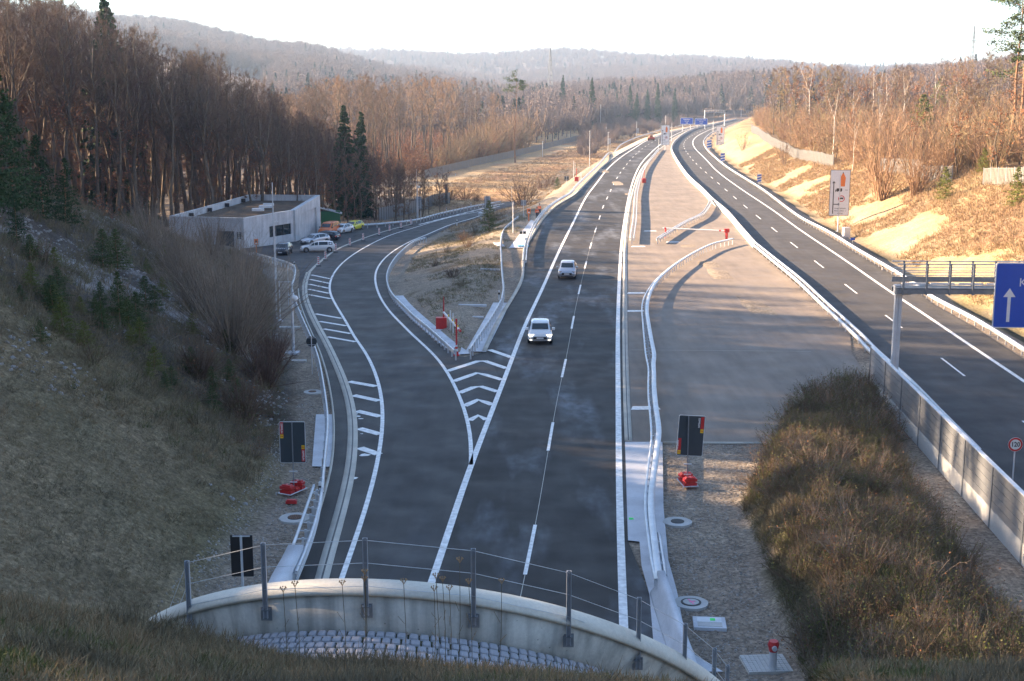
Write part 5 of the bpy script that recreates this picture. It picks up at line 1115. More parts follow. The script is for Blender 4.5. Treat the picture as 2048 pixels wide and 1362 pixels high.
sign_back(803, 430, 411, 5, 12, 'small white sign at the metal fence', m='white')
sign_back(1100+118, 300, 277, 7, 11, 'grey sign back left of the motorway near the poles', m='signgrey', poles=2)
sign_back(1275, 275, 257, 5, 9, 'pale sign back beside the far embankment', m='signgrey', poles=2)
sign_back(1133, 372, 352, 9, 9, 'dark square sign back left of the motorway', m='signback')
# ------------------------------------------------------------------ masts and lamp posts
def mast(px, ybase, ytop, r0, label, plinth=True, extra=None, group=None, fn=None, m='galv', name='lamp_post'):
    x, y, z = (fn or G2)(px, ybase); s = y/2667; Ht = (ybase-ytop)*s/.99; r = empty(name, (x, y, z), 0, label, 'post', group)
    MB().tube((0, 0, 0), (0, 0, Ht), r0, r0*.7, 8).build('pole', M[m], r)
    if plinth: MB().box((0, 0, .05), (r0*7, r0*7, .14)).build('plinth', M['slab'], r)
    if extra: extra(r, Ht)
    return r
def globe(r, Ht): m_ = MB().sphere((.24, 0, Ht-.35), .24, 12, 1).box((.05, 0, Ht-.35), (.4, .08, .08)); m_.box((-.14, .0, Ht-.1), (.2, .06, .05)); m_.build('camera_dome', [M['galv'], M['white']], r, smooth=False)
def lamp_head(r, Ht): MB().box((.12, 0, Ht-.02), (.5, .18, .1)).build('lamp_head', M['white'], r)
def cam_arm(r, Ht): MB().box((.5, 0, Ht-.05), (1.1, .06, .06)).box((.15, 0, Ht-.5), (.05, .05, .7), ry=.6).build('arm', M['galv'], r)
mast(587, 707, 583, .125, 'thick steel mast with a white camera dome near the curving guard rail', extra=globe, name='camera_mast')
mast(553.5, 640, 360, .06, 'tallest thin antenna mast before the house', False, name='antenna_mast')
mast(560.7, 642, 560, .055, 'thin steel post with bracket arm left of the camera mast', extra=cam_arm, name='steel_post')
mast(577.5, 610, 520, .03, 'slim pole between the bracket post and the guard rail', False, name='slim_pole')
mast(553, 560, 441, .05, 'steel lamp post with small white head before the house window', False, lamp_head)
mast(836, 436, 370, .09, 'camera mast with white dome at the fence behind the slip road', False, globe, name='camera_mast')
mast(834, 437, 338, .04, 'thin rod antenna at the fence behind the slip road', False, name='antenna_mast')
mast(1026, 469, 404, .07, 'white lamp post on the platform beside the motorway', True, None, m='white')
mast(1023.5, 425, 372, .035, 'thin rod behind the platform lamp post', False, name='thin_rod')
for k, (px, yb, yt, r_, fn_) in enumerate([(1179,336,262,.09,0),(1201,258,210,.12,0),(1085,314,283,.09,0),(1150,350,325,.07,0),(1216,302,265,.09,0),(1212,276,254,.1,0),(1273,272,243,.1,0),(1336,292,252,.08,1),(1343,283,246,.1,1),(1426,268,241,.12,1),(1317,305,279,.08,1),(1482,236,219,.2,1),(1162,362,345,.06,0),(1331,250,231,.12,1),(1322,301,281,.08,1),(1147,360,322,.06,0)]):
    lab = ['tall pale mast on the bank left of the motorway','tall white pole against the far thicket','small white lamp post in the field below the fence','short mast above the bank beside the red box','mast beside the grey sign back','farther mast behind the grey sign back','mast beside the far embankment','white post right of the median guidance board','tall post behind the median guidance board','mast right of the blue direction signs','white post left of the median guidance board foot','far white pole at the end of the road','thin pole behind the dark sign back','mast above the median guidance board','second white post in the median near the guidance board','thin mast left of the motorway beside the red box'][k]
    mast(px, yb, yt, r_, lab, False, lamp_head if k in (2, 4) else None, m='white' if k % 2 else 'galv', fn=G if fn_ else G2, name='far_mast')
# lattice pylons
def pylon(px, Z, ytop, ybot, label, hw=.10, arms=True):
    x = wx(px, Z); z0 = CAM_H+(180-ybot)*Z/2667; Ht = (ybot-ytop)*Z/2667; r = empty('lattice_pylon', (x, Z, z0), .3, label, 'pylon'); m_ = MB(); n = 8; w0 = Ht*hw
    for i in range(n):
        a, b = i/n, (i+1)/n; wa, wb = w0*(1-a*.88)/2, w0*(1-b*.88)/2; ca = [(sx*wa, sy*wa, a*Ht) for sx, sy in ((-1,-1),(1,-1),(1,1),(-1,1))]; cb = [(sx*wb, sy*wb, b*Ht) for sx, sy in ((-1,-1),(1,-1),(1,1),(-1,1))]
        for k in range(4): m_.tube(ca[k], cb[k], Ht*.006*(2.0 if not arms else 1), n=3); m_.tube(ca[k], cb[(k+1) % 4], Ht*.0035*(1.8 if not arms else 1), n=3)
    m_.tube((0, 0, Ht), (0, 0, Ht*1.12), Ht*.004, n=3); m_.build('mast_frame', M['galv_dark'], r)
    if arms:
        for u, l in ((.62, .13), (.76, .10)): q = MB(); q.tube((-Ht*l, 0, Ht*u), (Ht*l, 0, Ht*u), Ht*.006, n=3); q.tube((-Ht*l, 0, Ht*u), (0, 0, Ht*(u+.05)), Ht*.004, n=3); q.tube((Ht*l, 0, Ht*u), (0, 0, Ht*(u+.05)), Ht*.004, n=3); q.build('cross_arm', M['galv_dark'], r)
pylon(1099, 900, 97, 172, 'dark lattice pylon rising above the valley wood', .12, False)
pylon(1925, 520, 55, 130, 'thin lattice pylon on the right skyline with two cross arms', .10)
mx = MB().tube((0, 0, 0), (0, 0, 60), .5, .2, 5); o = mx.build('radio_mast', M['galv'], None, (wx(497, 1900), 1900, CAM_H+(180-66)*1900/2667)); props(o, 'faint thin radio mast on the hill skyline', 'mast')

# ------------------------------------------------------------------ beacons, delineators, call boxes, barriers, cabinets
def beacon(px, yb, lab):
    x, y, z = G2(px, yb); r = empty('warning_beacon', (x, y, z), R_(8), lab, 'beacon', 'red and white beacons along the car park')
    MB().box((0, 0, .05), (.62, .36, .10)).build('foot', M['black'], r); poly_face(rrect(.27, 1.0, .08, -.135, .16), 0, .05).build('panel', M['white'], r)
    for k in range(4): v = .22+.235*k; poly_face([(-.11, v+.10), (.11, v), (.11, v+.10), (-.11, v+.20)], -.006).build('stripe', M['red'], r)
for k, (px, yb) in enumerate([(1162,652),(1215,607),(1293,547),(1400,502),(1500,462),(1621,420),(1700,393),(1787,368),(1862,344)]):
    beacon(330+px*.26427, 360+yb*.26427, ['nearest red and white beacon, where the kerb line starts','second beacon from the near end, beside the white estate car','third beacon, at the tail of the white estate car','fourth beacon from the near end','fifth beacon, level with the orange van','sixth beacon, below the yellow car','seventh beacon, beyond the yellow car','eighth beacon, near the far guard rail','last beacon, farthest up the slip road'][k])
def delin(px, yb, hp, lab, fn=G2):
    x, y, z = fn(px, yb); h = max(.5, hp*y/2667); r = empty('delineator_post', (x, y, z+(0 if yb else 0)), 0, lab, 'delineator', 'white and black delineator posts'); MB().box((0, 0, h/2), (.13, .10, h), taper=.9).build('body', M['white'], r); MB().box((0, 0, h*.68), (.15, .12, h*.22)).build('black_band', M['black'], r)
for px, yb, hp, lab in [(589,535,12,'delineator post where the curving rail meets the car park rail'),(602,640,20,'delineator post on the curving guard rail'),(641,1000,40,'delineator post at the start of the multi-bar rail'),(998,600,20,'delineator post at the pale strip on the island'),(914,452,13,'delineator post on the inner edge of the slip road'),(893,421,6,'small delineator behind the slip road rail'),(942,411,6,'far delineator behind the slip road rail'),(877,352,5,'tiny delineator post at the edge of the far field'),(911,351,5,'tiny delineator post right of its twin at the far field'),(1765,540,12,'delineator post on the right verge below the gantry')]:
    delin(px, yb, hp, lab)
def callbox(px, yb, hp, lab):
    x, y, z = G2(px, yb); h = hp*y/2667; r = empty('call_box', (x, y, z), R_(10), lab, 'call box', 'orange emergency call boxes'); MB().box((0, 0, h*.3), (.14, .14, h*.6)).build('pillar', M['orange'], r); MB().box((0, 0, h*.80), (.46, .38, h*.42), taper=1.0).box((0, 0, h*1.0), (.54, .46, .06)).build('housing', M['orange'], r)
    MB().box((.02, -.20, h*.86), (.22, .02, .2)).build('speaker_panel', M['signback'], r); MB().box((0, -.20, h*.70), (.26, .02, .18)).build('notice', M['white'], r)
callbox(513, 505, 27, 'orange emergency call box at the corner of the car park'); callbox(1057.5, 442, 25, 'orange emergency call box beside the two workers')
# closed swing barrier on the island
x, y, z = G2(883, 657); z = hz(x, y); r = empty('swing_barrier', (x, y, z), 0, 'parked red and white swing barrier with lamps on the island tip', 'barrier')
MB().box((0, 0, .45), (.85, .6, .95)).build('drive_box', M['red'], r); MB().box((.1, -.1, -.05), (1.6, 1.0, .14)).build('plinth', M['slab'], r); MB().tube((.18, 0, .9), (.2, 0, 2.6), .07, .03).build('mast', M['red'], r)
x2_, y2_, _ = G2(921, 678); e = Vector((x2_-x, y2_-y-1.0, 0)); bmx = MB(); 
bmx.tube((.2, -.15, 1.35), (e.x, e.y, .95), .085); bmx.build('boom', M['white'], r); 
for t in (.96,): MB().tube(Vector((.2, -.15, 1.35)).lerp(Vector((e.x, e.y, .95)), t), Vector((.2, -.15, 1.35)).lerp(Vector((e.x, e.y, .95)), 1.03), .095).build('boom_tip', M['red'], r)
for t in (.3, .55, .72, .88): p_ = Vector((.2, -.15, 1.35)).lerp(Vector((e.x, e.y, .95)), t); MB().box((p_.x, p_.y, p_.z+.16), (.09, .09, .18)).build('lamp', M['yellow'], r)
for t in (.42, .58): p_ = Vector((.2, -.15, 1.35)).lerp(Vector((e.x, e.y, .95)), t); MB().box((p_.x, p_.y+.3, p_.z-.1), (.09, .05, 1.6)).build('upright', M['white'], r)
x, y, z = G2(913, 690); z = hz(x, y); o = MB().tube((0, 0, 0), (0, 0, 2.0), .07, .05).box((0, 0, 1.9), (.14, .14, .3)).build('rest_post', M['red'], None, (x, y, z)); props(o, 'dark red rest post under the end of the parked boom', 'post')
x, y, z = G2(913, 711); r = empty('traffic_cone', (x, y, z), 0, 'red and white traffic cone at the island tip', 'cone')
MB().box((0, 0, .03), (.42, .42, .06)).tube((0, 0, .05), (0, 0, .32), .17, .13, 12).build('body', M['red'], r); MB().tube((0, 0, .32), (0, 0, .5), .13, .10, 12).build('white_band', M['white'], r); MB().tube((0, 0, .5), (0, 0, .66), .10, .08, 12).build('red_band', M['red'], r); MB().tube((0, 0, .66), (0, 0, .78), .08, .06, 12).build('white_band', M['white'], r); MB().tube((0, 0, .78), (0, 0, .92), .06, .03, 12).build('tip', M['red'], r)
# boom across the median gap
xa, ya, _ = G(1453, 479); xb, yb_, _ = G(1331, 475); r = empty('boom_barrier', (xa, ya, 0), 0, 'white and red boom closing the gap in the median crossing', 'barrier')
MB().tube((0, 0, 0), (0, 0, 1.1), .16, .22, 10).box((0, 0, 1.15), (.62, .5, .45)).build('drive_post', M['red'], r); MB().tube((xb-xa, yb_-ya, 0), (xb-xa, yb_-ya, 1.2), .10).build('rest_post', M['red'], r)
A_, B_ = Vector((-.25, 0, 1.1)), Vector((xb-xa-.4, yb_-ya, 1.22)); MB().tube(A_, B_, .085).build('boom', M['white'], r); 
for t in (.06, .94): MB().tube(A_.lerp(B_, t), A_.lerp(B_, t+.03), .09).build('boom_stripe', M['red'], r)
for px, yb, lab in [(1288, 366, 'red post with square box in the median beside the guard rail'), (1153, 363, 'small red box on a post left of the motorway')]:
    x, y, z = G2(px, yb); r = empty('red_box', (x, y, z), 0, lab, 'box'); s = y/2667; MB().box((0, 0, 5*s), (8*s, .5, 9*s)).build('box', M['red'], r); MB().tube((0, 0, 8*s), (0, 0, 26*s), .05).build('rod', M['red'], r)
x, y, _ = G(1692, 472); r = empty('control_cabinet', (x, y, hz(x, y)-.1), R_(20), 'pale control cabinet at the foot of the right bank', 'cabinet'); MB().box((0, 0, .75), (.95, .45, 1.5)).build('housing', M['white'], r); MB().box((0, -.235, .75), (.42, .02, 1.3)).build('door', M['reflect'], r); MB().box((0, 0, .03), (1.1, .6, .1)).build('plinth', M['slab'], r)
x, y, _ = G(1705, 489); r = empty('marker_sign', (x, y, hz(x, y)), 0, 'small blue marker sign behind the right guard rail', 'sign'); MB().tube((0, .03, 0), (0, .03, .8), .02).build('pole', M['galv'], r); MB().box((0, 0, .75), (.55, .03, .3)).build('panel', M['blue'], r)
# devices on the platform
x, y, z = G2(1046, 492); z = hz(x, y); r = empty('sensor_station', (x, y, z), .2, 'small white sensor station with black boxes on the platform', 'sensor'); MB().tube((0, 0, 0), (0, 0, 1.9), .05).build('post', M['white'], r); MB().box((-.25, 0, 1.7), (.28, .2, .3)).box((.2, 0, 1.7), (.3, .2, .3)).build('black_box', M['black'], r); MB().box((.35, .1, .55), (.35, .3, 1.1)).build('white_box', M['white'], r); MB().box((-.1, -.6, .12), (1.3, .8, .2)).build('cover', M['bluepaint'], r)
x, y, z = G2(962, 441); r = empty('dish_sensor', (x, y, hz(x, y)), 0, 'grey drum-shaped sensor on the island near the pine', 'sensor'); MB().tube((0, 0, 0), (0, 0, .9), .08).build('post', M['galv'], r); MB().tube((0, 0, .8), (0, 0, 1.25), .45, .5, 12).tube((0, 0, 1.25), (0, 0, 1.4), .6, .3, 12).build('drum', M['galv'], r)
# small traffic object far up the motorway
x, y, z = G(1302, 281); r = empty('works_trailer', (x, y, 0), 0, 'small reddish works trailer far up the left carriageway', 'trailer'); MB().box((0, 0, .7), (2.6, 1.6, .9)).box((0, 0, 1.5), (1.2, 1.2, .9)).build('body', M['rust'], r); MB().box((0, -.9, 1.0), (2.6, .05, .4)).build('board', M['red'], r); MB().tube((-.9, -.8, .3), (-.9, .8, .3), .3).tube((.9, -.8, .3), (.9, .8, .3), .3).build('wheels' if False else 'axle', M['rubber'], r)
# manholes, hatch, hydrant
def manhole(px, py, R1, R2, lab, m, grid=True, pink=False):
    x, y, z = G2(px, py); r = empty('manhole', (x, y, z-.02), 0, lab, 'manhole'); n = 24; rr_ = random.Random(int(px))
    pl = [(R1*(1+.06*rr_.random())*math.cos(2*math.pi*i/n), R1*(1+.06*rr_.random())*math.sin(2*math.pi*i/n)) for i in range(n)]; MB().prism(pl, -.05, .05).build('collar', M['conc'], r)
    MB().tube((0, 0, .03), (0, 0, .07), R2, n=20).build('cover', M[m], r)
    if grid:
        q = MB()
        for k in range(-3, 4): w = math.sqrt(max(.01, R2*R2-(k*R2/4)**2)); q.box((k*R2/4, 0, .078), (R2*.09, w*1.9, .012))
        q.build('bars', M['rust' if m == 'iron' and px < 700 else 'conc'], r)
    if pink: MB().tube((0, 0, .07), (0, 0, .076), R2*.78, n=20).build('concrete_fill', M['conc'], r); MB().box((0, 0, .080), (.06, .5, .006), rz=.3).box((.05, 0, .081), (.22, .1, .006), rz=.3).build('spray_mark', M['pink'], r)
manhole(590, 1036, .68, .33, 'manhole with rusty grating near the left mobile sign', 'iron'); manhole(625, 784, .55, .25, 'manhole with small rusty grate beyond the left pale slab', 'iron')
manhole(1355, 1044, .62, .30, 'manhole with dark cover at the edge of the gravel yard', 'iron', False); manhole(1382, 1206, .62, .38, 'round cover sprayed pink on the gravel yard', 'iron', False, True)
x, y, z = G(1419, 1247); r = empty('service_hatch', (x, y, -.04), R_(-5), 'square metal service hatch with green spray mark on the gravel yard', 'hatch'); MB().box((0, 0, .03), (1.15, 1.0, .12)).build('frame', M['slab'], r); MB().box((0, .2, .095), (.86, .42, .02)).build('lid', M['galv'], r); MB().box((0, -.2, .095), (.86, .36, .02)).build('lid', M['rust' if False else 'conc'], r); MB().box((.12, .22, .108), (.18, .22, .004)).build('spray_mark', M['neon'], r)
x, y, z = G(1262, 1038); sheet('spray_mark', [(x-.1, y-.15), (x+.12, y-.12), (x+.1, y+.12), (x-.08, y+.15)], .02, M['neon'], parent=crossing)
x, y, z = G(1545, 1338); r = empty('fire_hydrant', (x, y, 0), 0, 'red-topped standpipe hydrant on a paved square', 'hydrant'); MB().tube((0, 0, 0), (0, 0, .62), .13, .13, 14).build('pipe', M['galv'], r); MB().tube((0, 0, .62), (0, 0, .86), .13, .19, 14).tube((0, 0, .86), (0, 0, .98), .19, .15, 14).build('head', M['red'], r); MB().tube((0, -.16, .80), (0, -.25, .80), .085, n=12).build('outlet_cap', M['galv'], r)
x, y, z = G(1532, 1327); pv = empty('paved_square', (x, y, -.03), R_(4), None, None, None, 'structure'); 
MB().box((0, 0, -.03), (1.5, 1.35, .06)).build('bed', M['kerb'], pv); t_ = MB().box((0, 0, .03), (.135, .135, .05)).mesh('paver', M['conc'])
for i in range(10):
    for j in range(9): part('paver', t_, pv, (-.66+i*.147, -.6+j*.15, random.uniform(-.004, .004)))
# stone ramp left of the ring, culvert covers
for px, py, w, l, rz, lab, m in [(345, 1195, .35, 2.6, .45, 'slanting stone edging left of the portal ring', 'slab'), (590, 722, 1.6, .45, 0, 'flat concrete cover beside the camera mast', 'conc'), (572, 708, .3, .8, .2, 'short kerb piece left of the camera mast', 'conc'), (578, 655, 1.8, .6, .1, 'pale concrete cover under the bracket post', 'conc'), (945, 619, 2.4, .35, -.1, 'white drainage slab on the island', 'slab'), (980, 546, 2.0, .3, -.1, 'upper white drainage slab on the island', 'slab'), (955, 636, 1.0, .3, 0, 'small pale slab on the island', 'slab'), (998, 496, .9, 3.6, .15, 'long pale slab under the island guard rail', 'slab')]:
    x, y, z = G2(px, py)
    if px == 345: x, y = (px-1024)/FPX*33.0, 33.2; 
    z = hz(x, y); o = MB().box((0, 0, .06), (w, l, .16), rz=rz, rx=(-.5 if px == 345 else 0)).build('concrete_slab', M[m], None, (x, y, z)); props(o, lab, 'slab')
# ------------------------------------------------------------------ fences
def panel_fence(label, base, hgt, bay, zf, mp='signgrey', mpost='galv_dark', name='panel_fence', ribs=3, fn=None, gapf=0.0):
    P = resample(np.array(base), bay); r = empty(name, (P[0][0], P[0][1], zf(*P[0])), 0, label, 'fence')
    for k in range(len(P)-1):
        a, b = P[k], P[k+1]; za, zb = zf(*a), zf(*b); d = b-a; q = MB(); L0 = Vector((a[0], a[1], za))-r.location; L1 = Vector((b[0], b[1], zb))-r.location; nn = Vector((-d[1], d[0], 0)).normalized()*.04
        for (u0, u1, o_) in [((j+gapf/2)/ribs, (j+1-gapf/2)/ribs, 0) for j in range(ribs)]:
            A0, A1 = L0.lerp(L1, u0), L0.lerp(L1, u1); q.add([A0+nn*.5, A1+nn*.5, A1+nn*.5+Vector((0, 0, hgt)), A0+nn*.5+Vector((0, 0, hgt)), A0-nn*.5, A1-nn*.5, A1-nn*.5+Vector((0, 0, hgt)), A0-nn*.5+Vector((0, 0, hgt))], [(0,1,2,3),(7,6,5,4),(0,4,5,1),(3,2,6,7),(0,3,7,4),(1,5,6,2)])
        if gapf: 
            for zz in (.15, hgt-.1): q.add([L0+Vector((0, 0, zz)), L1+Vector((0, 0, zz)), L1+Vector((0, 0, zz+.06)), L0+Vector((0, 0, zz+.06))], [(0,1,2,3)])
        q.build('panel', M[mp], r)
    for p in P: MB().box((0, 0, hgt*.52), (.12, .12, hgt*1.06)).build('post', M[mpost], r, tuple(Vector((p[0], p[1], zf(*p)))-r.location))
    return r
M['palefence'] = mat('pale_fence', (.22, .21, .19), .6, .1, .1, 1)
M['fence_glass'] = mat('fence_sheet', (.16, .19, .21), .4, .2, .1, 1)
panel_fence('pale panel fence running along the far edge of the field', [G2(*p)[:2] for p in [(850,356),(862,352),(940,333),(1020,315),(1100,295),(1150,282),(1190,273),(1225,268)]], 2.2, 7.0, hz, 'palefence', ribs=14, gapf=.35)
panel_fence('curved grey metal fence behind the slip road', [G2(*p)[:2] for p in [(758,441),(782,436),(806,430),(830,424),(852,418),(866,411),(882,408),(900,406)]], 2.3, 1.3, hz, 'fence_glass', 'signback', ribs=1)
x, y, z = G2(893, 407); props(MB().box((0, 0, 2.0), (.5, .3, 4.2)).build('steel_column', M['signback'], None, (x, y, hz(x, y))), 'tall narrow steel slab at the end of the grey metal fence', 'column')
def rfence(px, lab, h=2.2, bay=1.3, ribs=1): panel_fence(lab, [on_ground(a, b, 110, 520)[:2] for a, b in px], h, bay, hz, 'palefence', ribs=6, gapf=.5)
rfence([(1497,262),(1523,281),(1551,298),(1579,314),(1605,322),(1634,328),(1662,333)], 'long pale fence stepping down the top of the right bank', 2.3, 1.4)
rfence([(1757,346),(1782,347),(1805,348)], 'short pale fence part half hidden behind the stem fan', 2.3, 1.6); rfence([(1808,355),(1825,356),(1842,358)], 'arched striped fence part in the middle of the right bank', 2.6, .9); rfence([(1843,362),(1870,363),(1899,363)], 'pale fence part right of the arched one', 2.1, 1.5); rfence([(1962,371),(2000,371),(2048,370),(2090,370)], 'fence with dark posts at the right border', 2.1, 2.2, 1)
# ------------------------------------------------------------------ flat-roofed house
zH = float(RS(*G2(560, 490)[:2])); V2 = lambda p: Vector(p[:2])
HA, HB_, HCc = V2(G2(489, 496)), V2(G2(588, 483)), V2(G2(638, 463.5))
zc_ = lambda P: P.y*_c-(zH+4-CAM_H)*_s
def zq(ytop, Z): return CAM_H-(ytop-180)*Z/2667
tA, tB, tC = zq(437, HA.y), zq(420.5, HB_.y), zq(390, HCc.y)
ZD = (CAM_H-tA)*2667/253; ZE = (CAM_H-tC)*2667/209
HD_, HE = Vector((wx(338, ZD), ZD)), Vector((wx(500, ZE), ZE))
ptsH = [HA, HB_, HCc, HE, HD_]; topz = [tA, tB, tC, tC, tA]
house = empty('flat_house', (HA.x, HA.y, zH), 0, 'polygonal exposed-concrete operations house with flat roof left of the slip road', 'house')
def hv(p, z): return Vector((p.x, p.y, z))-house.location
def wallseg(p, q, zp, zq_, th=.35, z0=None):
    d = (q-p).normalized(); nn = Vector((-d.y, d.x)); z0 = zH-.6 if z0 is None else z0
    P0 = [p, q, q+nn*th, p+nn*th]; zs = [zp, zq_, zq_, zp]; return MB().add([hv(a, z0) for a in P0]+[hv(a, z) for a, z in zip(P0, zs)], [(0,3,2,1),(4,5,6,7),(0,1,5,4),(1,2,6,5),(2,3,7,6),(3,0,4,7)])
F = lambda u: HA+(HB_-HA)*u; zt_ = lambda u: tA+(tB-tA)*u
u0, u1 = .50, .95; wz0 = zq(476, F(u0).y); wz1 = wz0+22.5*F(u0).y/2667
for q in (wallseg(F(0), F(u0), zt_(0), zt_(u0)), wallseg(F(u1), F(1), zt_(u1), zt_(1)), wallseg(F(u0), F(u1), wz0, wz0), wallseg(F(u0), F(u1), zt_(u0), zt_(u1), z0=wz1), wallseg(HB_, HCc, tB, tC)): q.build('wall', M['conc_house'], house)
dn = (F(u1)-F(u0)).normalized(); nn_ = Vector((-dn.y, dn.x)); wn_ = wallseg(F(u0)+nn_*.2, F(u1)+nn_*.2, wz1, wz1, th=.04, z0=wz0).build('window', M['glass'], house); mb_ = MB(); d_ = (F(u1)-F(u0))
for t in (0.01, .34, .67, .99): mb_.box(hv(F(u0)+d_*t+nn_*.15, (wz0+wz1)/2), (.08, .08, wz1-wz0), rz=math.atan2(dn.y, dn.x))
mb_.build('window_frame', M['signback'], wn_)
Gf = lambda u: HB_+(HCc-HB_)*u; dg_ = (HCc-HB_).normalized(); og = Vector((dg_.y, -dg_.x))
M['recess'] = concrete('recess_concrete', (.33, .33, .33), .1); tg = lambda u: tB+(tC-tB)*u
fr_ = MB(); 
for (ua, ub, za, zb, zlo) in ((.0, .16, tg(0)+.0, tg(.16), None), (.84, 1.0, tg(.84), tg(1), None)): q = wallseg(Gf(ua)+og*.30, Gf(ub)+og*.30, za, zb, th=.30, z0=zlo); q.build('wall', M['conc_house'], house)
wallseg(Gf(.16)+og*.30, Gf(.84)+og*.30, tg(.16), tg(.84), th=.30, z0=min(tg(.16), tg(.84))-1.0).build('wall', M['conc_house'], house)
for a, b in ((2, 3), (3, 4), (4, 0)): wallseg(ptsH[a], ptsH[b], topz[a], topz[b]).build('wall', M['conc_house'], house)
roofz = [t-.85 for t in topz]; cR = sum(ptsH, Vector((0, 0)))/5; zR = sum(roofz)/5
q = MB(); ins = [p+(cR-p).normalized()*.2 for p in ptsH]; q.add([hv(p, z) for p, z in zip(ins, roofz)]+[hv(cR, zR)], [(0,1,5),(1,2,5),(2,3,5),(3,4,5),(4,0,5)]); q.build('roof', mat('planted_roof', (.12, .085, .055), .95, 0, .35, .8), house)
cpz = MB()
for a, b in ((0, 1), (1, 2), (2, 3), (3, 4), (4, 0)):
    p, q_ = ptsH[a], ptsH[b]; d = (q_-p).normalized(); nn = Vector((-d.y, d.x)); k_ = .34 if a == 1 else .04; P0 = [p-nn*k_, q_-nn*k_, q_+nn*.38, p+nn*.38]; z4 = [topz[a], topz[b], topz[b], topz[a]]; e_ = .002*a
    cpz.add([hv(v, z+.003+e_) for v, z in zip(P0, z4)]+[hv(v, z+.05+e_) for v, z in zip(P0, z4)], [(0,3,2,1),(4,5,6,7),(0,1,5,4),(1,2,6,5),(2,3,7,6),(3,0,4,7)])
cpz.build('parapet_cap', M['galv'], house)
for (px, py, w, d, h) in [(531,413,1.9,1.2,.35),(516,419,1.7,1.2,.35),(537,409,1.6,1.0,.35),(412,433,3.0,1.6,.2)]:
    zz = zR+(.5 if px > 500 else -1.0); x, y, _ = G(px, py, zz); MB().box((0, 0, 0), (w, d, h), rz=.1).build('roof_hatch', M['white'], house, (x-house.location.x, y-house.location.y, zz-house.location.z))
for t in (.2, .42, .64, .86): p_ = HD_.lerp(HE, t); dd = (HE-HD_).normalized(); MB().box(hv(p_+Vector((dd.y, -dd.x))*.7, tA+(tC-tA)*t-.45), (.6, .4, .55)).build('roof_drain', M['black'], house)
dx = (HD_-HA).normalized(); pD = HA+dx*2.6; MB().box((0, 0, 1.2), (2.2, .14, 2.4), rz=math.atan2(dx.y, dx.x)).build('door', M['signback'], house, tuple(hv(pD+Vector((dx.y*-1, dx.x))*(-.0)+Vector((-.0, -.10)), zH)))
# ------------------------------------------------------------------ container
x, y, z = G2(645, 455); r = empty('skip_container', (x+.6, y+6, float(RS(x, y))), .1, 'green skip container with pale sloping lid behind the orange van', 'container'); MB().box((0, 0, 1.1), (3.2, 2.2, 2.2)).build('body', M['green'], r)
MB().add([(-1.7, -1.2, 2.9), (1.9, -1.2, 1.9), (1.9, 1.2, 1.9), (-1.7, 1.2, 2.9), (-1.7, -1.2, 2.75), (1.9, -1.2, 1.75), (1.9, 1.2, 1.75), (-1.7, 1.2, 2.75)], [(0,1,2,3),(4,7,6,5),(0,4,5,1),(3,2,6,7),(0,3,7,4),(1,5,6,2)]).build('lid', M['galv'], r)
